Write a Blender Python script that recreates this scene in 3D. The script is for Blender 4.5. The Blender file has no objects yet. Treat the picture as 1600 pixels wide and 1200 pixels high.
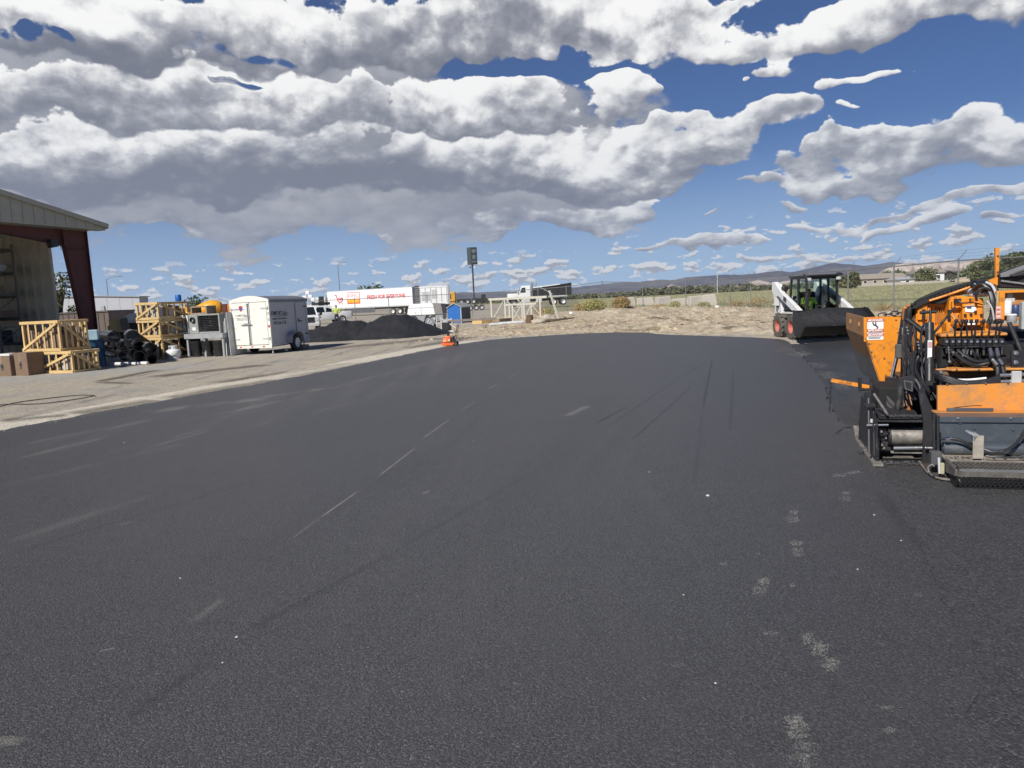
import bpy, bmesh, math, random
from mathutils import Vector, Matrix, noise as mnoise
sc = bpy.context.scene
col = sc.collection
R = math.radians
# ---------------------------------------------------------------- camera
F = 1150.0; CH = 1.65
rho = math.atan(0.047); pit = math.atan(134.0 * math.cos(rho) / F)
_f = Vector((0, math.cos(pit), -math.sin(pit))); _u = Vector((0, math.sin(pit), math.cos(pit))); _r = Vector((1, 0, 0))
CR = math.cos(rho) * _r - math.sin(rho) * _u
CU = math.sin(rho) * _r + math.cos(rho) * _u
cam = bpy.data.objects.new('camera', bpy.data.cameras.new('camera'))
col.objects.link(cam); sc.camera = cam
cam.matrix_world = Matrix.Translation((0, 0, CH)) @ Matrix((CR, CU, -_f)).transposed().to_4x4()
cam.data.sensor_width = 36.0; cam.data.lens = 36.0 * F / 1600.0
cam.data.clip_start = 0.05; cam.data.clip_end = 40000
# surveying helpers: a photo pixel (1600 wide) to a point on the ground / at a depth
def ray(px, py): return _f + (px - 800) / F * CR + (600 - py) / F * CU
def G(px, py, z=0.0):
    d = ray(px, py); t = (z - CH) / d.z; return Vector((t * d.x, t * d.y, z))
def Z(px, py, Y):
    d = ray(px, py); t = Y / d.y; return Vector((t * d.x, Y, CH + t * d.z))
def AE(px, py):
    d = ray(px, py); return math.atan2(d.x, d.y), math.atan2(d.z, math.hypot(d.x, d.y))
# ---------------------------------------------------------------- world, sun, exposure
SUN_EL = R(39); SUN_FROM = Vector((-0.56, -0.83, 0)).normalized() * math.cos(SUN_EL) + Vector((0, 0, math.sin(SUN_EL)))
world = bpy.data.worlds.new('World'); sc.world = world; world.use_nodes = True
wt = world.node_tree; wt.nodes.clear()
WSTR = 0.075
def nmath(t, op, a, b=None, c=None, clamp=False):
    n = t.nodes.new('ShaderNodeMath'); n.operation = op; n.use_clamp = clamp
    for i, v in enumerate((a, b, c)):
        if v is None: continue
        if isinstance(v, (int, float)): n.inputs[i].default_value = v
        else: t.links.new(v, n.inputs[i])
    return n.outputs[0]
def smooth(t, v, a, b, lo=0.0, hi=1.0):
    n = t.nodes.new('ShaderNodeMapRange'); n.interpolation_type = 'SMOOTHSTEP'
    t.links.new(v, n.inputs[0])
    for i, k in enumerate((a, b, lo, hi)): n.inputs[i + 1].default_value = k
    return n.outputs[0]
# Cloud decks, far to near. Each cloud: centre x, y and half sizes in the photo, weight (turned into azimuth / elevation).
DECKS = [
 [(1335, 243, 60, 26, 1.2), (1270, 268, 60, 20, 1.15), (1195, 298, 60, 12, 1.0), (1500, 246, 84, 34, 1.35), (1425, 268, 80, 30, 1.3), (1335, 298, 85, 18, 1.2), (1250, 322, 50, 5, .8), (150, 330, 260, 44, 1.15), (400, 342, 240, 38, 1.15), (620, 338, 180, 38, 1.05), (830, 345, 130, 34, 1.0), (950, 330, 90, 30, .9), (1100, 379, 62, 11, 1.3), (985, 384, 34, 6, .9), (1440, 347, 66, 12, 1.1), (1570, 352, 55, 9, 1.0),
  (1430, 326, 120, 9, 1.0), (1260, 336, 24, 5, .8), (1105, 339, 20, 6, .8), (225, 368, 26, 6, .8), (620, 378, 40, 6, .7), (150, 376, 30, 10, .6), (1560, 305, 70, 10, .9), (1340, 385, 110, 7, .7)],
 [(120, 262, 300, 62, 1.15), (430, 268, 300, 58, 1.15), (720, 262, 240, 66, 1.15), (900, 270, 130, 52, 1.0), (1025, 280, 100, 38, 1.1), (1110, 250, 75, 32, 1.0), (1185, 222, 70, 26, 1.0), (1270, 195, 80, 26, 1.15),
   (985, 222, 24, 14, .8), (1048, 212, 16, 12, .7)],
 [(130, 175, 300, 58, 1.1), (430, 180, 260, 52, 1.1), (650, 190, 200, 50, 1.05), (860, 172, 125, 66, 1.3), (940, 140, 50, 40, 1.0), (1013, 162, 14, 12, 1.0), (1180, 137, 14, 7, .8), (1345, 145, 48, 17, 1.15), (1425, 130, 52, 8, .95), (1390, 186, 28, 8, .8)],
 [(60, 60, 240, 78, 1.05), (330, 72, 240, 70, 1.1), (560, 60, 230, 66, 1.05), (720, 80, 160, 56, 1.0), (860, 25, 150, 40, 1.1), (995, 72, 130, 62, 1.25), (1130, 40, 60, 28, .8), (1170, 92, 68, 26, 1.0), (1250, 126, 60, 24, 1.15),
  (1540, 20, 190, 40, 1.2), (1350, 48, 100, 44, 1.2), (1130, 0, 160, 22, .9), (600, -60, 900, 60, .6)],
]
HOLES = [(12, 52, 26, 14, -.85), (404, 92, 48, 9, -.75), (466, 104, 40, 8, -.7), (400, 143, 46, 8, -.9), (765, 116, 66, 14, -1.0), (840, 82, 46, 20, -.9), (930, 100, 110, 8, -.7), (1190, 160, 110, 14, -.6), (1390, 222, 30, 8, -.3), (1200, 325, 90, 8, -.3), (1480, 195, 130, 18, -.5), (1420, 90, 130, 12, -.6), (1195, 60, 30, 14, -.3)]
TONES = [(220, 95, 190, 30, -.5), (820, 15, 150, 34, -.6), (640, 95, 120, 30, -.35), (330, 280, 420, 26, -.4), (650, 290, 280, 20, -.4), (100, 300, 220, 22, -.3), (60, 30, 90, 30, .3), (940, 95, 110, 26, .35), (300, 130, 90, 16, .25), (880, 140, 110, 34, .35), (1150, 60, 500, 200, .18)]
PS = 6.5; PA = 1.9; BA = .95
def vmath(t, op, a, b=None, c=None):
    n = t.nodes.new('ShaderNodeVectorMath'); n.operation = op
    for i, v in enumerate((a, b, c)):
        if v is None: continue
        if isinstance(v, tuple): n.inputs[i].default_value = v
        else: t.links.new(v, n.inputs[i])
    return n
def comb(t, a, b, c):
    n = t.nodes.new('ShaderNodeCombineXYZ')
    for i, v in enumerate((a, b, c)):
        if isinstance(v, (int, float)): n.inputs[i].default_value = v
        else: t.links.new(v, n.inputs[i])
    return n.outputs[0]
grp = bpy.data.node_groups.new('Billows', 'ShaderNodeTree')        # cauliflower relief
grp.interface.new_socket('Vector', in_out='INPUT', socket_type='NodeSocketVector')
grp.interface.new_socket('Value', in_out='OUTPUT', socket_type='NodeSocketFloat')
gi = grp.nodes.new('NodeGroupInput'); go = grp.nodes.new('NodeGroupOutput')
nz = grp.nodes.new('ShaderNodeTexNoise'); nz.noise_dimensions = '2D'; nz.inputs['Scale'].default_value = PS; nz.inputs['Detail'].default_value = 8.0; nz.inputs['Roughness'].default_value = .60; nz.inputs['Lacunarity'].default_value = 2.1
grp.links.new(gi.outputs[0], nz.inputs['Vector'])
wv = vmath(grp, 'MULTIPLY_ADD', nz.outputs['Color'], (.05, .05, 0), gi.outputs[0])
vo = grp.nodes.new('ShaderNodeTexVoronoi'); vo.voronoi_dimensions = '2D'; vo.inputs['Scale'].default_value = 19.0; vo.inputs['Detail'].default_value = 2.5; vo.inputs['Roughness'].default_value = .55; vo.normalize = True
grp.links.new(wv.outputs[0], vo.inputs['Vector'])
v_ = nmath(grp, 'MULTIPLY', nmath(grp, 'SUBTRACT', nz.outputs[0], .5), PA)
v_ = nmath(grp, 'ADD', v_, nmath(grp, 'MULTIPLY', nmath(grp, 'SUBTRACT', .34, vo.outputs['Distance']), BA))
grp.links.new(v_, go.inputs[0])
tc = wt.nodes.new('ShaderNodeTexCoord'); sx = wt.nodes.new('ShaderNodeSeparateXYZ'); wt.links.new(tc.outputs['Generated'], sx.inputs[0]); X, Y_, Zs = sx.outputs
hyp = nmath(wt, 'SQRT', nmath(wt, 'ADD', nmath(wt, 'MULTIPLY', X, X), nmath(wt, 'MULTIPLY', Y_, Y_)))
az = nmath(wt, 'ARCTAN2', X, Y_); el = nmath(wt, 'ARCTAN2', Zs, hyp)
ael = comb(wt, az, el, 0.0)
# the relief gets finer and flatter towards the horizon
relv = comb(wt, az, nmath(wt, 'MULTIPLY', nmath(wt, 'SQRT', nmath(wt, 'ADD', nmath(wt, 'MAXIMUM', el, 0.0), .02)), 1.45), 0.0)
wn = wt.nodes.new('ShaderNodeTexNoise'); wn.noise_dimensions = '2D'; wn.inputs['Scale'].default_value = 5.5; wn.inputs['Detail'].default_value = 3.0; wt.links.new(ael, wn.inputs['Vector'])
wob = vmath(wt, 'MULTIPLY_ADD', wn.outputs['Color'], (.22, .12, 0), (-.11, -.06, 0)).outputs[0]
aew = vmath(wt, 'ADD', ael, wob).outputs[0]
def blobs(lst, flat):
    tot = 0.0; hh = 0.0
    for (px, py, rx, ry, wgt) in lst:
        a0, e0 = AE(px, py); a1, e1 = AE(px + rx, py - 0.047 * rx); a2, e2 = AE(px, py - ry)
        ra = max(abs(a1 - a0), .01); re = max(abs(e2 - e0), .004)
        v = vmath(wt, 'MULTIPLY_ADD', aew, (1 / ra, 1 / re, 0.0), (-a0 / ra, -e0 / re, 0.0)).outputs[0]
        if flat:
            s3 = wt.nodes.new('ShaderNodeSeparateXYZ'); wt.links.new(v, s3.inputs[0]); dy = s3.outputs[1]
            yy = nmath(wt, 'MAXIMUM', dy, nmath(wt, 'MULTIPLY', dy, -1.7))
            q = nmath(wt, 'MULTIPLY_ADD', s3.outputs[0], s3.outputs[0], nmath(wt, 'MULTIPLY', yy, yy))
            g = nmath(wt, 'MULTIPLY', nmath(wt, 'POWER', .42, q), wgt); hh = nmath(wt, 'MULTIPLY_ADD', g, dy, hh); tot = nmath(wt, 'ADD', tot, g) if tot else g
        else:
            q = vmath(wt, 'DOT_PRODUCT', v, v).outputs['Value']; tot = nmath(wt, 'MULTIPLY_ADD', nmath(wt, 'POWER', .42, q), wgt, tot)
    return tot, hh
hole, _ = blobs(HOLES, False); tone, _ = blobs(TONES, False)
sky = wt.nodes.new('ShaderNodeTexSky'); sky.sky_type = 'NISHITA'; sky.sun_disc = False
sky.sun_elevation = SUN_EL; sky.sun_rotation = math.atan2(SUN_FROM.x, SUN_FROM.y)
sky.altitude = 1400; sky.air_density = 1.0; sky.dust_density = 0.1; sky.ozone_density = 5.0
tint = wt.nodes.new('ShaderNodeMix'); tint.data_type = 'RGBA'; tint.blend_type = 'MULTIPLY'; tint.inputs['Factor'].default_value = 1.0
tint.inputs['B'].default_value = (.45, .56, .76, 1); wt.links.new(sky.outputs[0], tint.inputs['A'])
hz = nmath(wt, 'MULTIPLY', smooth(wt, Zs, .20, -.03), .80)
mixh = wt.nodes.new('ShaderNodeMix'); mixh.data_type = 'RGBA'; mixh.inputs['B'].default_value = (.45 / WSTR, .62 / WSTR, .86 / WSTR, 1)
wt.links.new(hz, mixh.inputs['Factor']); wt.links.new(tint.outputs['Result'], mixh.inputs['A'])
final = mixh.outputs['Result']
def ramp4(f, hazec):
    ramp = wt.nodes.new('ShaderNodeValToRGB'); wt.links.new(f, ramp.inputs[0]); cr = ramp.color_ramp
    c = [(.0, (.17, .18, .22)), (.35, (.29, .298, .335)), (.62, (.47, .475, .50)), (.82, (.72, .72, .725)), (1.0, (.93, .925, .905))]
    hc = (.50, .56, .65)
    c = [(p, tuple(q * (1 - hazec) + h_ * hazec for q, h_ in zip(v, hc))) for p, v in c]
    cr.elements[0].position = 0; cr.elements[0].color = c[0][1] + (1,); cr.elements[1].position = 1; cr.elements[1].color = c[4][1] + (1,)
    for p, v in c[1:4]: e = cr.elements.new(p); e.color = v + (1,)
    n = wt.nodes.new('ShaderNodeVectorMath'); n.operation = 'SCALE'; n.inputs['Scale'].default_value = 1 / WSTR; wt.links.new(ramp.outputs[0], n.inputs[0]); return n.outputs[0]
def over(back, alpha, c):
    m = wt.nodes.new('ShaderNodeMix'); m.data_type = 'RGBA'; wt.links.new(alpha, m.inputs['Factor']); wt.links.new(back, m.inputs['A']); wt.links.new(c, m.inputs['B']); return m.outputs['Result']
# small far cumulus low over the horizon
lv = vmath(wt, 'MULTIPLY_ADD', ael, (1.0, 2.6, 0), (3.3, 1.7, 0)).outputs[0]
ln = wt.nodes.new('ShaderNodeTexNoise'); ln.noise_dimensions = '2D'; ln.inputs['Scale'].default_value = 30.0; ln.inputs['Detail'].default_value = 5.0; ln.inputs['Roughness'].default_value = .55; wt.links.new(lv, ln.inputs['Vector'])
lb, _ = blobs([(560, 452, 200, 11, .22), (380, 455, 110, 10, .18), (800, 440, 90, 9, .14), (1010, 408, 30, 7, .2), (1175, 402, 60, 8, .16), (1430, 395, 110, 8, .14), (640, 418, 40, 6, .12), (800, 412, 40, 7, .14), (115, 405, 40, 10, .1), (1250, 400, 200, 20, .06)], False)
lh = nmath(wt, 'MULTIPLY', smooth(wt, el, -.005, .012), smooth(wt, el, .078, .035))
ld = nmath(wt, 'ADD', nmath(wt, 'SUBTRACT', ln.outputs[0], .615), nmath(wt, 'MULTIPLY', nmath(wt, 'ADD', lb, .05), lh))
la = nmath(wt, 'MULTIPLY', smooth(wt, ld, 0.0, .035), smooth(wt, el, .0, .03, .5, 1.0)); la = nmath(wt, 'MULTIPLY', la, smooth(wt, nmath(wt, 'SUBTRACT', el, nmath(wt, 'MULTIPLY', smooth(wt, az, .0, .4), .03)), .072, .048))
ln2 = wt.nodes.new('ShaderNodeTexNoise'); ln2.noise_dimensions = '2D'; ln2.inputs['Scale'].default_value = 30.0; ln2.inputs['Detail'].default_value = 3.0; wt.links.new(vmath(wt, 'ADD', lv, (-.002, .010, 0)).outputs[0], ln2.inputs['Vector'])
ll = smooth(wt, nmath(wt, 'SUBTRACT', ln.outputs[0], ln2.outputs[0]), -.07, .05)
final = over(final, la, ramp4(nmath(wt, 'MULTIPLY_ADD', ll, .55, .42), .35))
wns = wt.nodes.new('ShaderNodeSeparateXYZ'); wt.links.new(wn.outputs['Color'], wns.inputs[0])
for k_, deck in enumerate(DECKS):
    S, Hh = blobs(deck, True)
    hrel = nmath(wt, 'DIVIDE', Hh, nmath(wt, 'ADD', S, .05))
    off = (5.1 * k_ + 1.3, 2.7 * k_ + .6, 0)
    def puff(dx, dy):
        g = wt.nodes.new('ShaderNodeGroup'); g.node_tree = grp; wt.links.new(vmath(wt, 'ADD', relv, (off[0] + dx, off[1] + dy, 0)).outputs[0], g.inputs[0]); return g.outputs[0]
    p0 = puff(0, 0); p1 = puff(-.008, .020)
    D = nmath(wt, 'ADD', nmath(wt, 'MINIMUM', S, 1.0), nmath(wt, 'MULTIPLY', p0, 1.1)); D = nmath(wt, 'ADD', D, smooth(wt, S, .02, .22, -1.1, -.50))
    wc = nmath(wt, 'SUBTRACT', wns.outputs[(k_ + 1) % 3], .5); D = nmath(wt, 'MULTIPLY_ADD', wc, .9 if k_ else .6, D)
    if k_ >= 1: D = nmath(wt, 'ADD', D, hole)
    if k_ == 0: D = nmath(wt, 'ADD', D, nmath(wt, 'MULTIPLY', hole, .3))
    alpha = smooth(wt, nmath(wt, 'MULTIPLY', D, smooth(wt, hrel, -.35, .2, .38, 1.0)), .0, .115)
    rel = nmath(wt, 'SUBTRACT', p0, p1)
    lit = nmath(wt, 'MULTIPLY_ADD', hrel, .40, .43)
    lit = nmath(wt, 'MULTIPLY_ADD', rel, .66, lit)
    lit = nmath(wt, 'MULTIPLY_ADD', p0, .30, lit)
    lit = nmath(wt, 'MULTIPLY_ADD', tone, .75, lit)
    lit = nmath(wt, 'MULTIPLY_ADD', nmath(wt, 'MULTIPLY', smooth(wt, D, .35, .0), smooth(wt, hrel, -.25, .35, -.35, 1.0)), .20, lit)
    lit = nmath(wt, 'MULTIPLY_ADD', wc, .55, lit)
    if k_ == 1:      # the shaded deck seen between the towers
        Sm, _ = blobs([(260, 220, 560, 150, 1.5), (720, 240, 260, 100, 1.1)], False)
        Dm = nmath(wt, 'ADD', nmath(wt, 'MULTIPLY_ADD', p1, .8, Sm), nmath(wt, 'ADD', hole, -.52))
        final = over(final, smooth(wt, Dm, .0, .25), ramp4(nmath(wt, 'MULTIPLY_ADD', p1, .35, .38), .04))
    final = over(final, alpha, ramp4(smooth(wt, lit, -.08, .96), [.12, .06, .02, 0][k_]))
bg = wt.nodes.new('ShaderNodeBackground'); bg.inputs[1].default_value = WSTR
wt.links.new(final, bg.inputs[0])
wo = wt.nodes.new('ShaderNodeOutputWorld'); wt.links.new(bg.outputs[0], wo.inputs[0])
world.cycles.sampling_method = 'MANUAL'; world.cycles.sample_map_resolution = 512
sun = bpy.data.objects.new('sun', bpy.data.lights.new('sun', 'SUN')); col.objects.link(sun)
sun.data.energy = 4.6; sun.data.angle = R(0.53); sun.data.color = (1.0, .955, .89)
sun.rotation_euler = (-SUN_FROM).to_track_quat('-Z', 'Y').to_euler()
sc.view_settings.view_transform = 'Standard'; sc.view_settings.look = 'None'
sc.view_settings.exposure = 0.15; sc.view_settings.gamma = 1.0; sc.view_settings.use_curve_mapping = False
# ================================================================ helpers
random.seed(7)
def setp(o, label=None, cat=None, group=None, kind=None):
    if label: o['label'] = label
    if cat: o['category'] = cat
    if group: o['group'] = group
    if kind: o['kind'] = kind
    return o
def thing(name, label, cat, loc=(0, 0, 0), rz=0.0, group=None, scale=1.0):
    o = bpy.data.objects.new(name, None); col.objects.link(o)
    o.location = loc; o.rotation_euler = (0, 0, rz); o.scale = (scale,) * 3; o.empty_display_size = .2
    return setp(o, label, cat, group)
def copy_tree(o, parent=None):
    c = o.copy(); col.objects.link(c)
    if parent: c.parent = parent
    for ch in [k for k in bpy.data.objects if k.parent == o]: copy_tree(ch, c)
    return c
class MB:
    def __init__(s): s.v = []; s.f = []; s.m = []; s.cur = 0
    def mat(s, i): s.cur = i; return s
    def add(s, vs, fs):
        n = len(s.v); s.v += [tuple(v) for v in vs]; s.f += [tuple(n + i for i in f) for f in fs]; s.m += [s.cur] * len(fs); return s
    def box(s, c, d, rot=None):
        hx, hy, hz = d[0] / 2, d[1] / 2, d[2] / 2
        vs = [Vector((x, y, z)) for x in (-hx, hx) for y in (-hy, hy) for z in (-hz, hz)]
        if rot: 
            m = rot if isinstance(rot, Matrix) else Matrix.Rotation(rot, 3, 'Z'); vs = [m @ v for v in vs]
        c = Vector(c); return s.add([v + c for v in vs], [(0, 1, 3, 2), (4, 6, 7, 5), (0, 4, 5, 1), (2, 3, 7, 6), (0, 2, 6, 4), (1, 5, 7, 3)])
    def bx(s, x0, x1, y0, y1, z0, z1): return s.box(((x0 + x1) / 2, (y0 + y1) / 2, (z0 + z1) / 2), (abs(x1 - x0), abs(y1 - y0), abs(z1 - z0)))
    def rbox(s, x0, x1, y0, y1, z0, z1, b=.02):
        # box with chamfered edges
        vs = []; fs = []
        bm = bmesh.new(); bmesh.ops.create_cube(bm, size=1.0)
        for v in bm.verts: v.co = Vector(((x0 + x1) / 2 + v.co.x * (x1 - x0), (y0 + y1) / 2 + v.co.y * (y1 - y0), (z0 + z1) / 2 + v.co.z * (z1 - z0)))
        bmesh.ops.bevel(bm, geom=list(bm.edges), offset=b, segments=2, affect='EDGES', profile=.5)
        bm.verts.index_update(); vs = [v.co.copy() for v in bm.verts]; fs = [[v.index for v in f.verts] for f in bm.faces]; bm.free()
        return s.add(vs, fs)
    def bar(s, a, b, w, h=None, up=(0, 0, 1)):
        a = Vector(a); b = Vector(b); d = b - a; L = d.length; h = h or w
        if L < 1e-6: return s
        z = d / L; u = Vector(up)
        if abs(z.dot(u)) > .98: u = Vector((0, 1, 0))
        x = u.cross(z).normalized(); y = z.cross(x)
        return s.box((a + b) / 2, (w, h, L), Matrix((x, y, z)).transposed())
    def tube(s, pts, r, n=8, cap=True, rs=None):
        pts = [Vector(p) for p in pts]; base = len(s.v); m = len(pts)
        t0 = (pts[1] - pts[0]).normalized(); u = Vector((0, 0, 1)) if abs(t0.z) < .9 else Vector((1, 0, 0))
        x = (u - t0 * u.dot(t0)).normalized(); vs = []; fs = []
        for i, p in enumerate(pts):
            t = (pts[min(i + 1, m - 1)] - pts[max(i - 1, 0)]).normalized()
            x = (x - t * x.dot(t)).normalized(); y = t.cross(x); rr = rs[i] if rs else r
            for k in range(n):
                a = 2 * math.pi * k / n; vs.append(p + (x * math.cos(a) + y * math.sin(a)) * rr)
        for i in range(m - 1):
            for k in range(n): k2 = (k + 1) % n; fs.append((i * n + k, i * n + k2, (i + 1) * n + k2, (i + 1) * n + k))
        if cap: fs.append(tuple(range(n))[::-1]); fs.append(tuple((m - 1) * n + k for k in range(n)))
        return s.add(vs, fs)
    def curve(s, pts, r, n=8, k=6, **kw): return s.tube(spline(pts, k), r, n, **kw)
    def lathe(s, prof, n=20, c=(0, 0, 0), axis='Z'):
        c = Vector(c); vs = []; fs = []; m = len(prof)
        for (r, h) in prof:
            for k in range(n):
                a = 2 * math.pi * k / n; p = (r * math.cos(a), r * math.sin(a), h)
                if axis == 'X': p = (p[2], p[0], p[1])
                elif axis == 'Y': p = (p[1], p[2], p[0])
                vs.append(c + Vector(p))
        for i in range(m - 1):
            for k in range(n): k2 = (k + 1) % n; fs.append((i * n + k, i * n + k2, (i + 1) * n + k2, (i + 1) * n + k))
        if tuple(prof[0]) == tuple(prof[-1]): return s.add(vs, fs)
        if prof[0][0] > 1e-4: fs.append(tuple(range(n))[::-1])
        if prof[-1][0] > 1e-4: fs.append(tuple((m - 1) * n + k for k in range(n)))
        return s.add(vs, fs)
    def prism(s, poly, a, b, plane='XZ'):
        # polygon in a plane pulled from a to b on the third axis
        def P(p, t): return {'XZ': (p[0], t, p[1]), 'YZ': (t, p[0], p[1]), 'XY': (p[0], p[1], t)}[plane]
        n = len(poly); vs = [P(p, a) for p in poly] + [P(p, b) for p in poly]
        fs = [tuple(range(n)), tuple(range(2 * n - 1, n - 1, -1))] + [(i, i + n, (i + 1) % n + n, (i + 1) % n) for i in range(n)]
        return s.add(vs, fs)
    def build(s, name, mat, parent=None, smooth=False, label=None, cat=None, group=None, kind=None, bevel=0.0):
        me = bpy.data.meshes.new(name); me.from_pydata(s.v, [], s.f); me.validate()
        ms = mat if isinstance(mat, (list, tuple)) else [mat]
        for m_ in ms: me.materials.append(m_)
        if len(ms) > 1 and len(me.polygons) == len(s.m):
            me.polygons.foreach_set('material_index', s.m)
        bm = bmesh.new(); bm.from_mesh(me); bmesh.ops.recalc_face_normals(bm, faces=bm.faces[:])
        if bevel:
            es = [e for e in bm.edges if len(e.link_faces) == 2 and e.calc_face_angle(0) > .5]
            bmesh.ops.bevel(bm, geom=es, offset=bevel, segments=1, affect='EDGES', clamp_overlap=True)
        bm.to_mesh(me); bm.free()
        if smooth:
            me.shade_smooth()
            try: me.set_sharp_from_angle(angle=R(38))
            except Exception: pass
        o = bpy.data.objects.new(name, me); col.objects.link(o)
        if parent: o.parent = parent
        return setp(o, label, cat, group, kind)
def spline(pts, k=6):
    P = [Vector(p) for p in pts]; out = []
    if len(P) < 3: return P
    for i in range(len(P) - 1):
        p0 = P[max(i - 1, 0)]; p1 = P[i]; p2 = P[i + 1]; p3 = P[min(i + 2, len(P) - 1)]
        for j in range(k):
            t = j / k
            out.append(.5 * ((2 * p1) + (p2 - p0) * t + (2 * p0 - 5 * p1 + 4 * p2 - p3) * t * t + (3 * p1 - p0 - 3 * p2 + p3) * t ** 3))
    out.append(P[-1]); return out
def share(o, n, parent, locs, rots=None):
    # copies of a part sharing its mesh
    for i in range(n):
        c = o.copy(); col.objects.link(c); c.parent = parent; c.location = locs[i]
        if rots: c.rotation_euler = rots[i]
# ---------------------------------------------------------------- materials
def M(name, base, rough=.55, metal=0.0, var=.18, scale=3.0, dirt=None, damt=.0, dscale=2.0, bump=0.0, bscale=40.0, spec=.5, stretch=None, coat=0.0):
    m = bpy.data.materials.new(name); m.use_nodes = True; t = m.node_tree; b = t.nodes['Principled BSDF']
    b.inputs['Roughness'].default_value = rough; b.inputs['Metallic'].default_value = metal; b.inputs['Specular IOR Level'].default_value = spec
    if coat: b.inputs['Coat Weight'].default_value = coat
    tcn = t.nodes.new('ShaderNodeTexCoord'); src = tcn.outputs['Object']
    if stretch:
        mp = t.nodes.new('ShaderNodeMapping'); mp.inputs['Scale'].default_value = stretch; t.links.new(src, mp.inputs[0]); src = mp.outputs[0]
    n = t.nodes.new('ShaderNodeTexNoise'); n.inputs['Scale'].default_value = scale; n.inputs['Detail'].default_value = 6; n.inputs['Roughness'].default_value = .65
    t.links.new(src, n.inputs['Vector'])
    rp = t.nodes.new('ShaderNodeValToRGB'); t.links.new(n.outputs[0], rp.inputs[0])
    rp.color_ramp.elements[0].position = .3; rp.color_ramp.elements[1].position = .7
    rp.color_ramp.elements[0].color = tuple(c * (1 - var) for c in base[:3]) + (1,); rp.color_ramp.elements[1].color = tuple(min(c * (1 + var), 1) for c in base[:3]) + (1,)
    out = rp.outputs[0]
    if damt:
        n2 = t.nodes.new('ShaderNodeTexNoise'); n2.inputs['Scale'].default_value = dscale; n2.inputs['Detail'].default_value = 8; n2.inputs['Roughness'].default_value = .7
        t.links.new(src, n2.inputs['Vector'])
        f = smooth(t, n2.outputs[0], .62 - .3 * damt, .78 - .25 * damt)
        mx = t.nodes.new('ShaderNodeMix'); mx.data_type = 'RGBA'; t.links.new(nmath(t, 'MULTIPLY', f, min(1, .5 + damt * .5)), mx.inputs['Factor'])
        t.links.new(out, mx.inputs['A']); mx.inputs['B'].default_value = tuple(dirt[:3]) + (1,); out = mx.outputs['Result']
        rr = nmath(t, 'MULTIPLY_ADD', f, .9 - rough if rough < .9 else 0, rough); t.links.new(rr, b.inputs['Roughness'])
    t.links.new(out, b.inputs['Base Color'])
    if bump:
        n3 = t.nodes.new('ShaderNodeTexNoise'); n3.inputs['Scale'].default_value = bscale; n3.inputs['Detail'].default_value = 4; t.links.new(src, n3.inputs['Vector'])
        bp = t.nodes.new('ShaderNodeBump'); bp.inputs['Strength'].default_value = bump; bp.inputs['Distance'].default_value = .02
        t.links.new(n3.outputs[0], bp.inputs['Height']); t.links.new(bp.outputs[0], b.inputs['Normal'])
    return m
DUST = (.34, .29, .22)
mWhite = M('white_paint', (.78, .78, .76), .35, var=.05, dirt=DUST, damt=.25, dscale=1.5)
mWhiteOld = M('old_white_paint', (.80, .79, .70), .5, var=.04, dirt=(.55, .52, .42), damt=.3, dscale=2.5)
mTrailerSide = M('trailer_skin_shaded', (.46, .46, .47), .45, var=.04, dirt=(.5, .47, .4), damt=.2)  # white skin greyed: shade of the trailer's side put into the colour
mGrey = M('grey_paint', (.32, .33, .34), .5, dirt=DUST, damt=.2)
mLtGrey = M('light_grey_metal', (.50, .51, .50), .45, dirt=DUST, damt=.2)
mDark = M('black_paint', (.022, .022, .024), .42, var=.3, dirt=(.11, .10, .09), damt=.3, dscale=5)
mBlack = M('matt_black', (.012, .012, .013), .7, var=.3)
mRubber = M('rubber', (.025, .025, .026), .75, dirt=(.16, .14, .115), damt=.35, dscale=4, bump=.15)
mRubberDusty = M('dusty_rubber', (.13, .115, .095), .85, var=.35, scale=9, dirt=(.035, .033, .03), damt=.5, dscale=9, bump=.2)
mGreyDk = M('dark_grey_paint', (.09, .09, .092), .5, dirt=DUST, damt=.12)
mHose = M('hose_rubber', (.022, .022, .024), .42, var=.3, dirt=(.12, .11, .10), damt=.2, dscale=12)
mOrange = M('orange_paint', (.78, .27, .018), .42, var=.07, scale=5, dirt=(.13, .065, .03), damt=.38, dscale=11, bump=.03)
mOrangeDusty = M('orange_paint_dusty', (.70, .27, .04), .6, var=.10, scale=5, dirt=(.38, .21, .10), damt=.62, dscale=5, bump=.03)
mOrangeBrown = M('orange_paint_scuffed', (.50, .21, .05), .55, var=.15, scale=6, dirt=(.26, .2, .15), damt=.65, dscale=5)
mSteel = M('steel', (.50, .50, .50), .28, metal=.9, var=.12, dirt=(.12, .11, .10), damt=.2, dscale=8)
mChrome = M('bright_steel', (.8, .8, .8), .12, metal=1.0, var=.05)
mGalv = M('galvanised', (.33, .34, .35), .5, metal=.5, var=.15, scale=10)
mFenceSteel = M('weathered_galvanised', (.20, .20, .20), .6, metal=.3, var=.2, scale=4)
mScrape = M('worn_steel', (.27, .25, .22), .55, metal=.35, var=.35, scale=14, dirt=(.06, .055, .05), damt=.4, dscale=10)
mSlate = M('blue_grey_plate', (.085, .10, .118), .34, metal=.25, var=.12, scale=4, dirt=(.16, .15, .135), damt=.25, dscale=5)
mTread = M('walkboard_steel', (.13, .12, .105), .6, metal=.3, var=.3, scale=20, dirt=(.05, .048, .045), damt=.4, dscale=12)
mWood = M('new_pine', (.62, .43, .19), .7, var=.14, scale=5, stretch=(1, 1, 1), bump=.06)
mWoodOld = M('old_plank', (.28, .21, .15), .8, var=.3, scale=4, bump=.1)
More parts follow.
